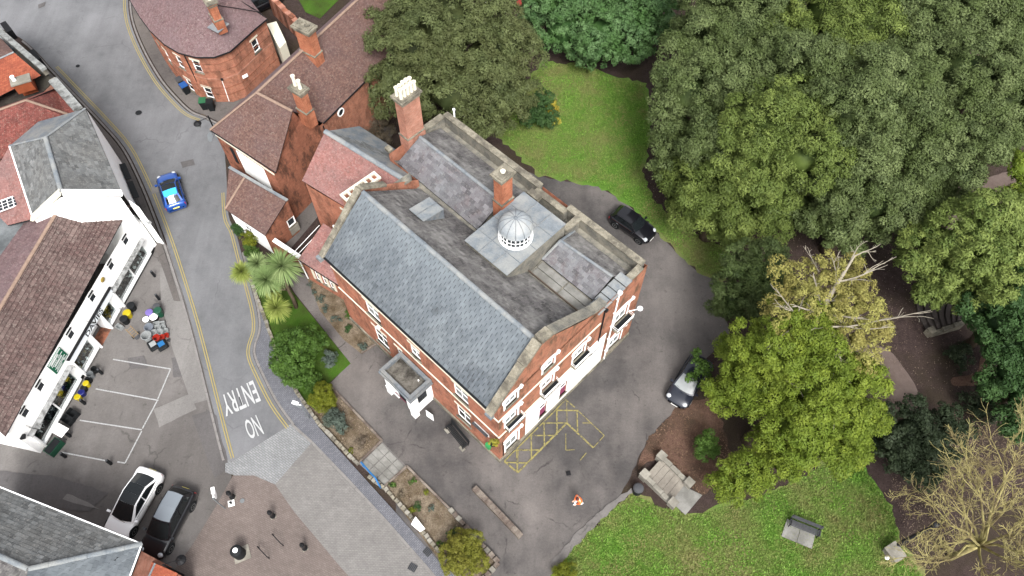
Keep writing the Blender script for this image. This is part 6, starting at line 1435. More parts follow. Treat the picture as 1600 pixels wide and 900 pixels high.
    q=MB(); q.tube([(xF0+.05,0,.955),(xF0-.05,-.5,1.0),],.012,4); q.tube([(xF0+.12,.35,.955),(xF0+.08,-.1,.985)],.012,4); bl(q,'wiper','darkm')
    return t
car('hatchback','bright blue hatchback with pale blue roof driving down the road','x' and (262,268),(279,322),(267,297),3.9,1.7,1.42,'pblue','pbluel',roof2='cglass',cab=(.16,-.02,-.34,-.47),belt=.9)
car('hatchback','black compact hatchback with round headlights and chrome trim behind the main building',(1018,372),(962,335),(989,350),3.75,1.7,1.42,'pblack','pblack',cab=(.13,.0,-.38,-.47),hood=.94,chrome=True)
car('hatchback','dark navy car with windscreen coloured pale as a sky reflection, parked half under the golden tree',(1054,629),(1097,560),(1077,594),4.2,1.78,1.46,'pnavy','pnavy',wsm='glassl',cab=(.19,-.02,-.36,-.46))  # windscreen's pale colour stands in for reflected sky
car('saloon','white fastback car with black glass roof parked next to a black estate',(180,835),(236,741),(207,787),4.7,1.86,1.44,'pwhite',glassroof=True,cab=(.17,-.0,-.27,-.44),belt=.9,boot=.98,hood=.86)
car('estate_car','black estate car with sky reflection painted grey on its roof and roof rails parked beside the white car',(239,862),(287,772),(262,815),4.5,1.8,1.6,'pblack','proof',cab=(.17,.0,-.40,-.47),rails=True)
car('car','dark car parked behind the corner house, cut off by the top edge of the picture',(432,-2),(398,14),(408,2),4.2,1.75,1.45,'pblack','pblack')
# ================================================================ STREET FURNITURE
def bollard(p,label):
    c=S(*p); t=thing('bollard',label,'bollard',(c.x,c.y,0),'black bollards on the brown paving'); q=MB(); q.lathe((c.x,c.y,0),[(.18,0),(.18,.22),(.135,.28),(.12,.86),(.15,.9),(.15,.97),(.11,1.0)],12); q.build('post','black',t,smooth=False)
    q=MB(); q.lathe((c.x,c.y,1.0),[(.08,0),(.12,.05),(.12,.13),(.04,.22)],10); q.build('cap','black',t); q=MB(); q.lathe((c.x,c.y,.66),[(.125,0),(.125,.05)],12); q.build('band','chrome',t)
    q=MB(); q.box((c.x,c.y,TOPZ+.004),(.36,.36,.012),rz=.5); q.build('base_patch','concrete',t)
bollard((364,777),'black bollard nearest the sett crossing, beside the white sign post')
bollard((427,807),'black bollard in the middle of the three on the brown paving')
bollard((477,857),'black bollard furthest down, near the block-paved road')
c=S(376,866); t=thing('litter_bin','round black litter bin with a white top on a pale square slab','litter bin',(c.x,c.y,0)); q=MB(); q.box((c.x+.1,c.y,TOPZ+.01),(1.0,.9,.02),rz=.4); q.build('base_slab','concrete',t); q=MB(); q.lathe((c.x,c.y,.02),[(.36,0),(.38,.1),(.38,.95),(.34,1.05),(.2,1.1)],20); q.build('drum','darkm',t); q=MB(); q.lathe((c.x,c.y,1.12),[(.16,0),(.16,.03),(.12,.05)],16); q.build('cap','white',t)
c=S(362,787); t=thing('short_post','short black post set in a pale concrete patch on the brown paving','post',(c.x,c.y,0)); q=MB(); q.lathe((c.x,c.y,0),[(.07,0),(.07,.35),(.03,.38)],10); q.build('post','black',t); q=MB(); q.box((c.x,c.y,TOPZ+.01),(.4,.4,.02),rz=.3); q.build('base_patch','whiter',t)
for (a,b,lb) in (((405,856),(421,873),'left'),((428,837),(443,853),'right')):
    A,B=S(*a),S(*b); t=thing('cycle_stand','thin black curved cycle stand, the %s one of the pair on the brown paving'%lb,'cycle stand',tuple(A),'cycle stands on the brown paving'); q=MB(); d=B-A; q.tube([A,A+d*.03+UP*.55,A+d*.15+UP*.7,A+d*.85+UP*.7,A+d*.97+UP*.55,B],.03,8); q.build('hoop','black',t)
def cover(p,label,sx,sy,rz,mt='grey',rd=False,bars=0):
    c=S(*p); t=thing('drain_cover',label,'drain cover',(c.x,c.y,0)); q=MB(); z=TOPZ+.012 if not(650<p[0]<690) else .1
    if rd: q.lathe((c.x,c.y,z-.01),[(sx/2,0),(sx/2,.014)],16)
    else: q.box((c.x,c.y,z),(sx,sy,.014),rz=rz)
    q.build('plate',mt,t)
    if bars:
        for k in range(bars):
            q=MB(); o=Vector((math.cos(rz),math.sin(rz),0))*(k/(bars-1)-.5)*sx*.85; q.box((c.x+o.x,c.y+o.y,z+.014),(.03,sy*.9,.014),rz=rz); q.build('bar','darkm',t)
cover((645,887),'black drain grating on the block-paved road',.5,.45,-.5,'grey',bars=5); cover((668,863),'black drain grating on the blue-grey pavement',.5,.42,-.75,'grey',bars=5)
cover((217,177),'round dark manhole cover in the middle of the upper road',.55,0,0,'darkm',True); cover((122,104),'small dark manhole cover near the top left road bend',.35,0,0,'darkm',True); cover((318,181),'rusty round cover at the kerb by the wheelie bins',.5,0,0,'wood',True); cover((888,740),'small square black cover on the driveway below the yellow hatching',.3,.3,.2,'black'); cover((379,783),'small pale blue-grey round cover on the brown paving',.3,0,0,'greyd',True)
# heritage street lamps
def lantern(t,c,base):
    q=MB(); q.lathe(c,[(.16,0),(.24,.3),(.26,.34)],8); q.build('lantern_glass','glassl',t,off=base); q=MB(); q.lathe(c+UP*.34,[(.32,0),(.3,.06),(.12,.2),(.05,.32)],10); q.build('lantern_cap','black',t,off=base)
c=S(333,197,0); t=thing('street_lamp','black street lamp with a hanging lantern beside the brown-tiled house corner','street lamp',(c.x,c.y,0)); tp=S(325,182,1.1)
q=MB(); pb=S(334,200,2.9); pt=S(325,183,4.3); q.tube([flat(pb,0),flat(pb,4.3)],.06,8); q.build('post','black',t); arm=S(311,198,4.1); q=MB(); q.tube([flat(pb,4.15),arm+UP*.5],.025,6); q.build('arm','black',t); q=MB(); q.tube([arm+UP*.5,arm+UP*.3],.02,5); q.build('hanger','black',t); lantern(t,arm,worldloc(t))
a=S(258,884,3.0); c=S(286,877,3.1); t=thing('wall_lamp','black lantern on an iron bracket above the bollard paving, by the orange lean-to','wall lamp',tuple(flat(a,0))); q=MB(); q.tube([a,a+UP*.3,c+UP*.5],.025,6); q.build('bracket','black',t); lantern(t,c,worldloc(t)); q=MB(); q.tube([flat(a,0),a+UP*.3],.06,7); q.build('post','black',t)
# no entry sign posts (seen from behind and above)
def signpost(base,head,label,side):
    b=S(*base); t=thing('sign_post',label,'road sign',(b.x,b.y,0),None); q=MB(); q.tube([b,b+UP*2.4],.038,8); q.build('post','greyd',t)
    d=(S(*head,2.2)-(b+UP*2.2)); d.z=0; d=d.normalized(); s=Vector((d.y,-d.x,0))
    q=MB(); q.lathe(b+UP*2.05+d*.38+s*.05,[(.32,0),(.32,.02)],24,axis=s); q.build('sign_disc','white',t); q=MB(); q.lathe(b+UP*2.05+d*.38+s*.02,[(.30,0),(.30,.03)],24,axis=s); q.build('sign_back','greyd',t)
    q=MB(); q.tube([b+UP*2.0,b+UP*2.0+d*.72],.022,6); q.tube([b+UP*2.15,b+UP*2.15+d*.72],.022,6); q.build('sign_rail','greyd',t)
    q=MB(); q.obox(b+UP*2.36+d*.3-s*.05,d*.42,s*.22,UP*.07); q.obox(b+UP*2.38+d*.05-s*.01,d*.3,s*.06,UP*.05); q.build('sign_light','white',t)
signpost((484,655),(460,632),'white-topped no entry sign post at the garden wall beside the round bush',0)
signpost((352,795),(333,770),'white-topped no entry sign post at the forecourt edge near the bollards',0)
# wheelie bins
def wheelie(p,label,lid,rz,body='darkm'):
    c=S(*p); t=thing('wheelie_bin',label,'wheelie bin',(c.x,c.y,.1),'wheelie bins outside the corner house',rz); q=MB(); o=Vector((0,0,0))
    q.v=[(-.22,-.24,0),(.22,-.24,0),(.22,.24,0),(-.22,.24,0),(-.28,-.32,.92),(.28,-.32,.92),(.28,.32,.92),(-.28,.32,.92)]; q.f=[(0,3,2,1),(4,5,6,7),(0,1,5,4),(1,2,6,5),(2,3,7,6),(3,0,4,7)]; q.mi=[0]*6; q.r=[.5]*6; q.build('tub',body,t,off=o)
    q=MB(); q.box((0,0,.95),(.62,.70,.05)); q.box((0,-.02,.99),(.5,.55,.04)); q.build('lid',lid,t,off=o); q=MB(); q.tube([(-.3,.38,.9),(.3,.38,.9)],.02,6); q.build('handle','darkm',t,off=o)
    for s in (-1,1): q=MB(); q.lathe((s*.2,.28,.1),[(.1,0),(.1,.05)],10,axis=(s,0,0)); q.build('wheel','tyre',t,off=o)
M['lidblue']=m_plain('blue_bin_lid',P(50,110,190),.4,0,.4,.05); M['lidgreen']=m_plain('green_bin_lid',P(60,130,90),.4,0,.4,.05)
wheelie((293,146),'wheelie bin with a blue lid beside the curved brick wall','lidblue',.7); wheelie((287,137),'dark wheelie bin right behind the blue-lidded bin','grey',.7)
wheelie((322,170),'wheelie bin with a green lid at the corner house','lidgreen',.15); wheelie((333,172),'black wheelie bin next to the green-lidded bin','darkm',.15)
# benches
def bench(pl,pr_,label,back,mt='darkm',slab=None):
    A,B=S(*pl),S(*pr_); d=(B-A); Ln=d.length; d=d/Ln; s=Vector((d.y,-d.x,0))*back
    t=thing('park_bench',label,'bench',tuple(A)); z0=TOPZ
    for k in range(5): q=MB(); q.obox(A-s*(.06+k*.085)+UP*.42,d*Ln,-s*.06,UP*.035); q.build('seat_slat',mt,t)
    for k in range(4): q=MB(); q.obox(A+s*(.02+k*.02)+UP*(.52+k*.1),d*Ln,s*.03,UP*.075); q.build('back_slat',mt,t)
    for x in (.06,Ln-.12):
        q=MB(); q.tube([A+d*x-s*.46,A+d*x-s*.44+UP*.62,A+d*x-s*.05+UP*.64],.03,6); q.tube([A+d*x+s*.02,A+d*x+s*.1+UP*.92],.03,6); q.tube([A+d*x-s*.45+UP*.4,A+d*x+UP*.4],.03,6); q.build('end_frame','black',t)
    return t,A,d,s,Ln
t,A,d,s,Ln=bench((705,664),(733,698),'black slatted bench in front of the brick house beside the porch',-1,'darkm')
for x in (0,Ln-.35): q=MB(); q.box(tuple(A-s*-.0+d*(x+.17)-s*.45+UP*.06),(.4,.28,.1),rz=math.atan2(d.y,d.x)); q.build('foot_block','concrete',t)
t,A,d,s,Ln=bench((1232,812),(1280,831),'dark grey park bench on a pale slab in the lower lawn',-1,'grey')
pl=px([(1229,811),(1274,833),(1268,858),(1220,838)]); t=thing('bench_slab','pale rectangular concrete slab under the park bench','slab',tuple(pl[0])); 
for k in range(2):
    a0,a1=pl[0].lerp(pl[1],k/2),pl[0].lerp(pl[1],(k+1)/2); b0,b1=pl[3].lerp(pl[2],k/2),pl[3].lerp(pl[2],(k+1)/2); e=(a1-a0).normalized()*.012; q=MB(); q.prism([V2(a0+e),V2(a1-e),V2(b1-e),V2(b0+e)],0,TOPZ+.03); q.build('paving_slab','flag',t)
# long low wall in the yard
A,B=S(741,764),S(814,840); t=thing('low_wall','long low stone kerb wall lying in the middle of the front yard','low wall',tuple(A)); n=11; d=(B-A)/n; s=Vector((d.y,-d.x,0)).normalized()
for k in range(n): q=MB(); q.obox(A+d*k+d.normalized()*.01-s*.19,d-d.normalized()*.02,s*.38,UP*(.42+random.uniform(-.015,.015))); q.build('stone_block','stonebrown',t)
# stone edging round the beds
def stone_edge(pl,label,mat='stone',h=.28,w=.26,step=.32,cont=False):
    pts=[S(*p) for p in pl]; t=thing('bed_wall',label,'low wall',tuple(pts[0])); base=worldloc(t); var=[]
    for v in range(8):
        q=MB(); a,b,c=step*random.uniform(.86,.96),w*random.uniform(.8,1.1),h*random.uniform(.8,1.15); r=random.random(); v8=[(x*a/2*random.uniform(.86,1.05),y*b/2*random.uniform(.86,1.05),c if z else 0) for z in (0,1) for x,y in ((-1,-1),(1,-1),(1,1),(-1,1))]
        q.v=v8; q.f=[(0,3,2,1),(4,5,6,7),(0,1,5,4),(1,2,6,5),(2,3,7,6),(3,0,4,7)]; q.mi=[0]*6; q.r=[r]*6; var.append(q.mesh('stone',mat if v%3 else 'concrete',uv=False))
    for i in range(len(pts)-1):
        a,b=pts[i],pts[i+1]; n=max(1,int((b-a).length/step)); d=(b-a)/n
        for k in range(n): inst('stone',random.choice(var),t,a+d*(k+.5)-base+Vector((random.uniform(-.02,.02),random.uniform(-.02,.02),0)),(0,0,math.atan2(d.y,d.x)+random.uniform(-.1,.1)))
stone_edge([(392,436),(404,470),(424,525),(440,575),(470,622),(500,664),(560,727)],'rough stone edging between the grey pavement and the upper flower bed and garden lawn')
stone_edge([(575,745),(601,763),(640,805),(690,868),(735,918)],'rough stone edging between the grey pavement and the lower flower bed')
stone_edge([(703,796),(738,835),(779,880),(738,925)],'pale stone wall round the bottom corner of the lower flower bed','stonebrown',.3,.3,.36)
def strip_edge(pl,label,mat='stonebrown',h=.16,w=.14):
    pts=[S(*p) for p in pl]; t=thing('bed_edging',label,'edging',tuple(pts[0]))
    for i in range(len(pts)-1):
        a,b=pts[i],pts[i+1]; n=max(1,round((b-a).length/.9)); d=(b-a)/n; s=Vector((d.y,-d.x,0)).normalized()*w; e=d.normalized()*.006
        for k in range(n): q=MB(); q.obox(a+d*k+e-s/2,d-2*e,s,UP*h); q.build('edging_stone',mat,t)
strip_edge([(516,603),(597,689),(561,724)],'straight concrete edging round the upper flower bed')
strip_edge([(601,761),(636,729),(703,796)],'straight concrete edging along the lower flower bed next to the driveway')
strip_edge([(565,552),(590,537)],'short pale edging at the end of the rockery bed')
# paving slabs with blue rail
t=thing('slab_path','grid of pale paving slabs between the two roadside flower beds','paving',tuple(S(598,725)))
q4=px([(597,692),(633,730),(602,759),(563,725)]); nx,ny=3,4
for i in range(nx):
    for j in range(ny):
        f=lambda u,v:(q4[0].lerp(q4[1],u)).lerp(q4[3].lerp(q4[2],u),v)
        e=.012; a=[f((i+e*3)/nx,(j+e*3)/ny),f((i+1-e*3)/nx,(j+e*3)/ny),f((i+1-e*3)/nx,(j+1-e*3)/ny),f((i+e*3)/nx,(j+1-e*3)/ny)]; q=MB(); q.prism([V2(p) for p in a],0,.06+random.uniform(-.004,.004)); q.build('paving_slab','flag',t)
M['railblue']=m_plain('blue_painted_rail',P(40,130,200),.4,0,.4,.08); M['hivis']=m_plain('orange_hi_vis_cloth',(.75,.16,.045,1),.8,0,.2,.06); M['hivisy']=m_plain('pale_yellow_reflective_tape',(.5,.46,.14,1),.6,0,.2,.05)
t=thing('hand_rail','bright blue rail at the road end of the paving slabs','railing',tuple(S(563,720))); q=MB(); p=[S(564,722,1.0),S(578,738,1.0),S(586,746,1.0),S(593,759,.5),S(595,762,.05)]; q.tube(p,.06,8); q.build('top_rail','railblue',t); q=MB(); q.tube([flat(p[0],0),p[0]],.04,7); q.build('post','railblue',t); q=MB(); q.tube([flat(p[2],0),p[2]],.04,7); q.build('post','railblue',t)
pl=px([(650,809),(665,828),(657,833),(643,821)],.35); t=thing('notice_board','white notice board lying tilted over the lower flower bed','notice board',tuple(flat(pl[0],0))); q=MB(); q.face([p+UP*(.0) for p in pl][::-1] if (pl[1]-pl[0]).cross(pl[2]-pl[0]).z<0 else pl); 
q=MB(); q.prism([V2(p) for p in pl],.62,.66); q.build('board','white',t)
for k in (0,2): q=MB(); q.tube([flat(pl[k].lerp(pl[(k+1)%4],.3),0),flat(pl[k].lerp(pl[(k+1)%4],.3),.62)],.03,6); q.build('leg','wood',t)
# stone steps up to the lower lawn
def steps():
    a0,a1=S(1030,721),S(1008,745); b0,b1=S(1070,757),S(1049,784); t=thing('stone_steps','short flight of pale stone steps with side walls between driveway and lower lawn','steps',tuple(a0)); n=5
    for k in range(n):
        p0,p1=a0.lerp(b0,k/n),a1.lerp(b1,k/n); q0,q1=a0.lerp(b0,(k+1)/n),a1.lerp(b1,(k+1)/n); e=(q0-p0)*.03
        q=MB(); q.prism([V2(p0+e),V2(q0-e*.2),V2(q1-e*.2),V2(p1+e)],0,.46-k*.085); q.build('tread','flagstone',t)
    for A,B in ((a0,b0),(a1,b1)):
        d=(B-A).normalized(); s=Vector((d.y,-d.x,0)); A2=A+d*.1; n2=3; Lw=(B-A2).length
        sg=1 if (A-(a0+a1)/2).dot(s)>0 else -1
        for k in range(n2): q=MB(); x=A2+d*Lw*k/n2; q.obox(x+s*sg*.0,d*(Lw/n2-.02),s*sg*.3,UP*(.62-k*.11)); q.build('side_wall_stone','concrete',t)
        for x,hh in ((A2-d*.35,.8),(B-d*.05,.55)): q=MB(); c=x+d*.2+s*sg*.13; q.box((c.x,c.y,hh/2),(.5,.5,hh),rz=math.atan2(d.y,d.x)); q.box((c.x,c.y,hh+.04),(.56,.56,.08),rz=math.atan2(d.y,d.x)); q.build('pier','concrete',t)
    q=MB(); sl=px([(1066,759),(1097,774),(1071,805),(1049,785)]); q.prism([V2(p) for p in sl],0,.07); q.build('landing_slab','flag',t)
steps()
c=S(995,768); t=thing('litter_bin','black litter bin with dark round lid beside the stone steps','litter bin',(c.x,c.y,0)); q=MB(); q.lathe((c.x,c.y,0),[(.27,0),(.31,.05),(.33,.75)],18); q.build('drum','darkm',t); q=MB(); q.lathe((c.x,c.y,.75),[(.35,0),(.35,.06),(.28,.14),(.1,.18)],18); q.build('lid','grey',t)
# curved stone steps under the conifer
def fan_steps():
    t=thing('curved_steps','curved grey stone steps emerging from under the conifer at the right','steps',tuple(S(1450,520)))
    L0=[(1431,460),(1434,492),(1449,520)]; L1=[(1520,462),(1500,490),(1494,508)]; n=7
    o=[catmull([L0[0],L0[1],L0[2]],3),catmull([L1[0],L1[1],L1[2]],3)]
    for k in range(n):
        u0,u1=k/n,(k+1)/n-.02; z=.12+k*.12
        A=[S(o[0][i][0]*(1-u0)+o[1][i][0]*u0,o[0][i][1]*(1-u0)+o[1][i][1]*u0,0) for i in range(len(o[0]))]; B=[S(o[0][i][0]*(1-u1)+o[1][i][0]*u1,o[0][i][1]*(1-u1)+o[1][i][1]*u1,0) for i in range(len(o[0]))]
        q=MB()
        for i in range(len(A)-1): q.prism([V2(A[i]),V2(A[i+1]),V2(B[i+1]),V2(B[i])],0,z)
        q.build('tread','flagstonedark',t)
    A,B=S(1450,522),S(1496,509); d=(B-A); 
    for k in range(3): q=MB(); s=Vector((d.y,-d.x,0)).normalized()*.3; q.obox(A+d*k/3,d/3*.97,s,UP*(.45+k*.2)); q.build('side_wall_stone','stone',t)
    q=MB(); q.box((A.x,A.y,.35),(.5,.5,.7),rz=.4); q.build('pier','stone',t)
fan_steps()
# toppled-looking garden lamp: black post with square pale stone base block
b=S(1392,866,0); t=thing('park_lamp_post','black leaning lamp post rising from a pale square stone block below the bare tree','lamp post',(b.x,b.y,0)); q=MB(); q.box((b.x,b.y,.3),(.75,.9,.6),rz=.5); q.box((b.x,b.y,.66),(.9,1.05,.12),rz=.5); q.build('base_block','concrete',t)
tp=S(1478,812,2.6); b2=S(1402,852,.6); q=MB(); q.tube([b2,b2.lerp(tp,.25),tp],[.16,.13,.10],8); q.build('post','black',t); q=MB(); q.lathe(b2.lerp(tp,.8),[(.12,-.1),(.16,0),(.12,.12)],8,axis=(tp-b2)); q.build('collar','grey',t)
c=S(1385,872,0); t2=thing('garden_ornament','small white broken stone ornament next to the pale square block','ornament',(c.x,c.y,0)); q=MB(); q.lathe((c.x,c.y,0),[(.12,0),(.14,.08),(.06,.16),(.1,.25),(.04,.34)],8); q.tube([(c.x,c.y,.2),(c.x+.25,c.y-.1,.1)],.05,6); q.build('ornament','white',t2)
# items in front of the shop
def tub(p,r,h,mt,label,lid=None,grp=None,cat='bucket',name='bucket',inner=True):
    c=S(*p,h); R_=r*mpp(c); t=thing(name,label,cat,(c.x,c.y,TOPZ*0),grp); q=MB(); q.lathe((c.x,c.y,.02),[(R_*.78,0),(R_*.97,h-.03),(R_*1.04,h-.02),(R_*1.04,h),(R_*.95,h),(R_*.72,.03)],18) if not lid else q.lathe((c.x,c.y,.02),[(R_*.8,0),(R_,h-.02)],18); q.build('body',mt,t)
    if lid: q=MB(); q.lathe((c.x,c.y,h+.02),[(R_*1.06,-.03),(R_*1.06,.02),(R_*.8,.045)],18); q.build('lid',lid,t)
    else:
        q=MB(); q.tube([Vector((c.x,c.y,h))+Vector((math.cos(a)*R_*1.02,math.sin(a)*R_*1.02,-abs(math.sin(a))*.0-.02)) for a in (0,.5,1.,1.6,2.1,2.6,3.14)],.008,4); q.build('handle','grey',t)
M['purple']=m_plain('lilac_plastic',P(150,130,215),.4,0,.4,.05); M['redp']=m_plain('red_plastic',P(205,60,44),.4,0,.4,.05); M['greyt']=m_plain('pale_grey_plastic',P(196,200,200),.4,0,.4,.05); M['clearp']=m_plain('clear_grey_plastic',P(160,168,180),.3,0,.5,.05); M['greenp']=m_plain('dark_green_plastic',P(30,96,70),.4,0,.4,.05); M['yellowp']=m_plain('yellow_plastic',P(240,215,20),.4,0,.4,.04); M['bluep']=m_plain('dark_blue_plastic',P(30,40,130),.4,0,.4,.05)
gp='plastic tubs and buckets displayed on the forecourt'
for p,r,h,mt,lb,lid in (((244,479),5.5,.7,'darkm','tall black tub at the far end of the bucket display','grey'),((246,485),6,.75,'greenp','dark green barrel with a green lid in the bucket display','greenp'),((233,488),5.6,.5,'purple','lilac lidded tub on the forecourt','purple'),((240,495),6,.4,'darkm','black tub with a round white lid behind the clear tub','white'),((228,499),4.8,.35,'greyt','white lidded tub leaning at the road-shop side below the lilac tub','white'),
    ((232,511),6.8,.45,'clearp','wide clear grey plastic tub in the bucket display',None),((228,524),7.8,.6,'greyt','largest pale grey bin beside the sack truck',None),((240,519),4.9,.4,'greyt','pale grey bucket just right of the largest grey bin',None),((250,518),4.9,.4,'greyt','pale grey bucket in the middle of its row of three',None),((259,516),3.8,.34,'greyt','smallest pale grey bucket at the road end of its row',None),
    ((244,527),5.5,.4,'redp','largest of the three red buckets',None),((253,526),4.0,.32,'redp','middle-sized red bucket between the other two',None),((260,523),3.5,.28,'redp','smallest red bucket at the road end',None),((256,511),3.0,.25,'greyt','tiny white round pot beside the square tubs',None),((263,531),2.4,.2,'grey','small wire basket in front of the red buckets',None)):
    tub(p,r,h,mt,lb,lid,gp)
def crate(p,sx,sy,h,rz,mt,label,name='crate',cat='crate',top=None,grp=None):
    c=S(*p,h); t=thing(name,label,cat,(c.x,c.y,0),grp); x=Vector((math.cos(rz),math.sin(rz),0)); y=Vector((-x.y,x.x,0)); c=flat(c,0); th=.03
    q=MB(); o=c-x*sx/2-y*sy/2+UP*.02
    q.obox(o,x*sx,y*sy,UP*.03); 
    q.obox(o+UP*.031,x*sx,y*th,UP*h); q.obox(o+y*(sy-th)+UP*.031,x*sx,y*th,UP*h); q.obox(o+y*(th+.001)+UP*.031,x*th,y*(sy-2*th-.002),UP*h); q.obox(o+x*(sx-th)+y*(th+.001)+UP*.031,x*th,y*(sy-2*th-.002),UP*h); q.build('box',mt,t)
    if top:
        q=MB(); q.obox(o+x*.05+y*.05+UP*(h*.7),x*(sx-.1),y*(sy-.1),UP*(h*.35)); q.build('contents',top,t)
for p,sx,sy,lb in (((244,506),.42,.36,'white square tub behind the pale grey buckets'),((253,505),.38,.32,'white square tub at the road side of its twin'),((247,512),.4,.36,'white square tub in front of the other two')): crate(p,sx,sy,.28,.25,'greyt',lb,'square_tub','tub',None,gp)
for p,lb,tm in (((239,538),'grey-labelled black compost sack laid in front of the red buckets','greyt'),((252,538),'blue-labelled black compost sack next to the grey one','railblue')):
    c=S(*p,.25); t=thing('compost_sack',lb,'sack',(c.x,c.y,0),'compost sacks on the forecourt'); q=MB()
    d=Vector((.62,-.78,0)); s=Vector((.78,.62,0)); f=[(-.34,.04),(-.38,.16),(-.3,.26),(.3,.26),(.38,.16),(.34,.04)]
    rg=[[flat(c,0)+d*xx+s*yy*w_+UP*(zz if w_>.8 else .16+(zz-.16)*.5) for yy,zz in f] for xx,w_ in ((-.45,.6),(-.4,.95),(0,1),(.4,.95),(.45,.6))]
    for i in range(4):
        for k in range(6): q.face([rg[i][k],rg[i+1][k],rg[i+1][(k+1)%6],rg[i][(k+1)%6]])
    q.face(rg[0]); q.face(rg[-1][::-1]); q.build('sack','darkm',t); q=MB(); o=flat(c,.272)-d*.25-s*.22; q.obox(o,d*.42,s*.44,UP*.006); q.build('label',tm,t)
c=S(214,526); t=thing('sack_truck','wooden and metal sack truck standing left of the grey bin','sack truck',(c.x,c.y,0)); q=MB(); d=Vector((.8,-.6,0)); s=Vector((.6,.8,0)); 
for k in (-1,1): q.tube([c+s*.2*k+UP*.15,c+s*.2*k-d*.35+UP*1.05],.025,6)
for k in range(5): z=.2+k*.18; q.tube([c-s*.2+UP*z-d*(z-.15)*.39,c+s*.2+UP*z-d*(z-.15)*.39],.018,5)
q.build('frame','woodlight',t); q=MB(); q.obox(c-s*.2+UP*.05,d*.25,s*.4,UP*.02); q.build('toe_plate','grey',t)
for k in (-1,1): q=MB(); q.lathe(c+s*.24*k-d*.08+UP*.12,[(.12,0),(.12,.05)],12,axis=s*k); q.build('wheel','tyre',t)
for p,r,h,mt,lb,lid in (((204,477),6,.6,'darkm','black round bin against the shop between two display windows','darkm'),((193,498),6,.6,'darkm','black round bin next to the yellow one by the shop door','darkm'),((198,489),6,.55,'yellowp','yellow round bin between two black bins at the shop front','yellowp'),((146,576),4.5,.5,'darkm','black bucket nearest the entrance in the row under the long display window',None),((140,584),5,.5,'greyd','grey bucket stack under the long display window',None),((137,592),4.5,.45,'darkm','black bucket between the grey bucket and the yellow tub',None),((134,599),4.6,.45,'yellowp','yellow tub under the long display window','yellowp'),((130,606),4.2,.42,'darkm','black tub between the yellow tub and the blue tub','darkm'),((127,613),5,.42,'bluep','dark blue tub under the long display window','bluep'),((121,620),5,.42,'yellowp','orange-yellow tub beside the dark post','yellowp')):
    tub(p,r,h,mt,lb,lid,'bins and tubs along the shop front')
for p,lb,mt in (((112,645),'black wire crate standing below the long display window','darkm'),((104,655),'second black crate, next to the white table','darkm')): crate(p,.75,.5,.4,-.5,mt,lb,'crate','crate',None,'black crates at the shop')
c=S(93,672,.75); t=thing('display_table','white topped display table at the shop front','table',tuple(flat(c,0))); q=MB(); q.box(tuple(c),(1.0,.7,.05),rz=-.45); q.build('table_top','white',t)
for i in (-1,1):
    for j in (-1,1): q=MB(); o=Vector((math.cos(-.45)*.4*i-math.sin(-.45)*.28*j,math.sin(-.45)*.4*i+math.cos(-.45)*.28*j,0)); q.tube([flat(c,0)+o,flat(c,.72)+o],.025,6); q.build('leg','grey',t)
crate((82,697),1.1,.6,.55,1.1,'greenp','dark green planter trough at the end corner of the shop','planter','planter','darkm')
crate((186,510),.5,.35,.25,-.5,'greyt','stack of white trays beside the shop door')
for i,(bx,lb) in enumerate((((242,432),'black wooden post nearest the road end of the shop'),((249,468),'black wooden post above the bucket display'),((160,584),'black wooden post by the top parking bay'),((133,631),'black wooden post by the second parking bay line'),((110,682),'black wooden post in front of the white table'),((103,714),'black wooden post at the shop corner by the last bay line'),((174,725),'black wooden post at the end of the last bay line'))):
    c=S(*bx); t=thing('wooden_post',lb,'post',(c.x,c.y,0),'black posts along the shop forecourt'); q=MB(); q.box((c.x,c.y,.36),(.16,.16,.72),rz=.5); q.build('post','darkm',t); q=MB(); q.box((c.x,c.y,.74),(.13,.13,.04),rz=.5); q.build('top','grey',t)
# A-board by the porch, hanging basket
c=S(667,648); t=thing('sign_board','white folding sign leaning at the corner of the white porch','sign',(c.x,c.y,0)); 
for k in (-1,1): q=MB(); q.obox(c+Vector((.0,.12*k,.04)),Vector((.5,-.35,0)),Vector((.012,.02,0)),Vector((0,-.12*k,.85))); q.build('panel','white' if k<0 else 'grey',t)
def basket():
    c=L(.05,-.42,4.3); t=thing('hanging_basket','hanging basket with yellow flowers on the front corner of the brick house','hanging basket',tuple(c)); q=MB(); q.lathe(c-UP*.25,[(.05,0),(.2,.1),(.26,.25)],12); q.build('basket','darkm',t); q=MB(); q.tube([c+UP*.02,c+UP*.45,L(.05,-.02,4.75)],.012,4); q.build('chain','black',t); foliage('flowers',[(c+UP*.08,.24)],'varieg',t,lw=.06,ll=.1,cr=.1,dens=500,core=.6,minz=1)
basket()
# garden furniture top edge
for (p,lb,mt) in (((765,4),'white slatted garden chair at the top edge of the back garden','white'),((789,17),'pale grey garden table on the bare earth of the back garden','greyt')):
    c=S(*p,.7); t=thing('garden_table' if 'table' in lb else 'garden_chair',lb,'garden furniture',tuple(flat(c,0))); q=MB(); q.box(tuple(c),(.8,.6,.05),rz=.2); q.build('top' if 'table' in lb else 'seat',mt,t)
    for i in (-1,1):
        for j in (-1,1): q=MB(); q.tube([flat(c,0)+Vector((i*.33,j*.24,0)),flat(c,.68)+Vector((i*.33,j*.24,0))],.025,5); q.build('leg',mt,t)
    if 'chair' in lb: q=MB(); q.box((c.x,c.y+.3,1.0),(.8,.05,.6),rz=.2); q.build('backrest',mt,t)
c=S(812,6,.5); t=thing('garden_bin','dark green garden bin with a red lid at the top edge by the laurel','bin',tuple(flat(c,0))); q=MB(); q.lathe(flat(c,0),[(.3,0),(.36,.6)],14); q.build('drum','greenp',t); q=MB(); q.lathe(flat(c,.6),[(.38,0),(.3,.1)],14); q.build('lid','redp',t)
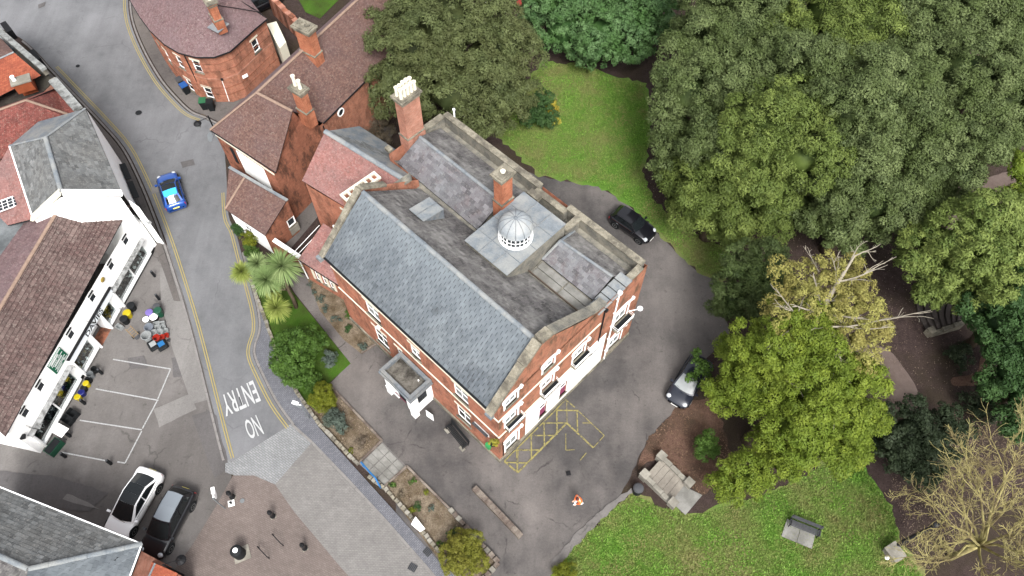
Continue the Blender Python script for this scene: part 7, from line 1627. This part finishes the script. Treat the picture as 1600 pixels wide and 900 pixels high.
# old brick yard wall and lean-to behind the corner house
a,b=S(425,-10,2.2),S(478,40,2.2); t=thing('garden_wall','old crumbling brick garden wall behind the corner house','wall',tuple(flat(a,0))); d=(b-a); n=10
for k in range(n): q=MB(); s=Vector((d.y,-d.x,0)).normalized()*.5; q.obox(flat(a,0)+d*k/n,d/n*.99,s,UP*(2.1+random.uniform(-.12,.12))); q.build('brickwork','brickp' if k%2 else 'brickd',t)
ground('garden_grass_patch',[(450,-30),(560,-30),(500,30),(478,20)],'grassd',z=TOPZ+.004)
t=thing('lean_to','small cream lean-to roof between the corner house and the brown-tiled house','lean-to',tuple(S(428,60))); q=MB(); pl=px([(417,38),(432,34),(447,66),(437,76)],2.8); q.prism([V2(p) for p in pl],0,2.75); q.build('wall','cream',t); q=MB(); q.prism([V2(p) for p in pl],2.751,2.85); q.build('roof','cream',t)
# long brick boundary wall between the corner house and the long house
# ================================================================ PERSON
def person():
    b=S(905,787); t=thing('person','person in an orange hi-vis jacket and white trousers walking across the driveway, leaning forward','person',(b.x,b.y,0.02)); O3=Vector((0,0,0))
    import math as m
    f=Vector((-.85,-.5,0)).normalized(); s=Vector((f.y,-f.x,0))      # facing lower left
    J={'pel':f*0+UP*.92,'sp':f*.07+UP*1.12,'ch':f*.17+UP*1.34,'nk':f*.24+UP*1.49,'hd':f*.31+UP*1.6,'top':f*.33+UP*1.72}
    for sg,k in ((1,'l'),(-1,'r')):
        st=.22*sg
        J['hip'+k]=s*.1*sg+UP*.88; J['kn'+k]=s*.11*sg+f*(.12+st)+UP*.48; J['an'+k]=s*.11*sg+f*(st-.0)+UP*.08; J['to'+k]=J['an'+k]+f*.19-UP*.04
        J['sh'+k]=J['ch']+s*.2*sg+UP*.06; J['el'+k]=J['sh'+k]+s*.05*sg+f*.02-UP*.27; J['wr'+k]=J['el'+k]+f*.16-UP*.12-s*.12*sg; J['pa'+k]=J['wr'+k]+f*.08-UP*.02
    names=list(J); idx={n:i for i,n in enumerate(names)}
    E_=[('pel','sp'),('sp','ch'),('ch','nk'),('nk','hd'),('hd','top')]
    for k in 'lr': E_+=[('pel','hip'+k),('hip'+k,'kn'+k),('kn'+k,'an'+k),('an'+k,'to'+k),('ch','sh'+k),('sh'+k,'el'+k),('el'+k,'wr'+k),('wr'+k,'pa'+k)]
    rad={'pel':.15,'sp':.14,'ch':.155,'nk':.055,'hd':.095,'top':.075,'hip':.1,'kn':.062,'an':.045,'to':.035,'sh':.072,'el':.045,'wr':.03,'pa':.035}
    V=[J[n] for n in names]; Ed=[(idx[a],idx[c]) for a,c in E_]; R_=[rad.get(n) or rad[n[:-1]] for n in names]
    for k,sg in (('l',1),('r',-1)):           # five fingers each
        p=J['pa'+k]
        for fi,(o,Lf) in enumerate(((.03,.075),(.01,.085),(-.01,.08),(-.03,.065))):
            a=p+s*o+f*.035; b2=a+f*Lf*.6-UP*.015; c2=b2+f*Lf*.35-UP*.035; n0=len(V); V+=[a,b2,c2]; R_+=[.010,.009,.008]; Ed+=[(idx['pa'+k],n0),(n0,n0+1),(n0+1,n0+2)]
        a=p-s*.035*sg-f*.01; b2=a-s*.02*sg+f*.045-UP*.01; n0=len(V); V+=[a,b2]; R_+=[.011,.009]; Ed+=[(idx['wr'+k],n0),(n0,n0+1)]
    me=bpy.data.meshes.new('body'); me.from_pydata([tuple(v) for v in V],Ed,[]); o=bpy.data.objects.new('body',me); COL.objects.link(o)
    md=o.modifiers.new('s','SKIN'); sub=o.modifiers.new('u','SUBSURF'); sub.levels=1; sub.render_levels=1
    for i,v in enumerate(me.skin_vertices[0].data): v.radius=(R_[i],R_[i]); v.use_root=(i==0)
    dg=bpy.context.evaluated_depsgraph_get(); dg.update(); m2=bpy.data.meshes.new_from_object(o.evaluated_get(dg)); bpy.data.objects.remove(o)
    m2.materials.clear(); 
    for k_ in ('skin','trouser','shoe'): m2.materials.append(M[k_])
    for p in m2.polygons:
        c=p.center; p.material_index=2 if c.z<.12 else (1 if c.z<.95 and abs((c-Vector((0,0,c.z))).dot(f))<.55 and not(c.z>.8 and c.dot(f)>.33) else 0); p.use_smooth=True
    bo=bpy.data.objects.new('body',m2); link(bo,t)
    q=MB()
    def shell(pts,rs,n=12,fl=.72): 
        base=len(q.v)
        for p,r in zip(pts,rs):
            for k in range(n): a=2*PI*k/n; q.v.append(tuple(p+s*math.cos(a)*r+f*math.sin(a)*r*fl+UP*0))
        for i in range(len(pts)-1):
            for k in range(n): q.f.append((base+i*n+k,base+i*n+(k+1)%n,base+(i+1)*n+(k+1)%n,base+(i+1)*n+k)); q.mi.append(0); q.r.append(.5)
    shell([f*.01+UP*.78,f*.03+UP*.95,f*.09+UP*1.15,f*.17+UP*1.33,f*.21+UP*1.43,f*.235+UP*1.48],[.21,.20,.205,.235,.20,.09])
    for k in 'lr': q.tube([J['sh'+k]+UP*.03,J['el'+k],J['wr'+k]],[.095,.07,.055],8)
    jk=q.build('jacket','hivis',t,smooth=True,off=O3,uv=False)
    q=MB(); shell([f*.085+UP*1.10,f*.10+UP*1.15],[.213,.216]); shell([f*.045+UP*.98,f*.06+UP*1.03],[.209,.21]); q.build('reflective_band','hivisy',jk,off=O3,uv=False)
    q=MB(); hc=J['hd']+UP*.04-f*.01
    for i in range(6):
        for k in range(12): pass
    q.lathe(hc,[(.112,-.02),(.118,.03),(.105,.08),(.07,.118),(.02,.13)],14); q.build('hair','hair',t,smooth=True,off=O3,uv=False)
    fc=J['hd']+f*.085
    for sg in (1,-1): q=MB(); q.lathe(fc+s*.032*sg+UP*.0,[(.012,0),(.009,.008)],8,axis=f); q.build('eye','darkm',t,off=O3,uv=False); q=MB(); q.lathe(J['hd']+s*.095*sg,[(.025,0),(.028,.012),(.01,.018)],8,axis=s*sg); q.build('ear','skin',t,off=O3,uv=False)
    q=MB(); q.beam(fc+UP*.0,fc+f*.03-UP*.035,.02,.02); q.build('nose','skin',t,off=O3,uv=False); q=MB(); q.beam(fc-s*.022-UP*.06,fc+s*.022-UP*.06,.008,.01); q.build('mouth','lampr',t,off=O3,uv=False)
person()
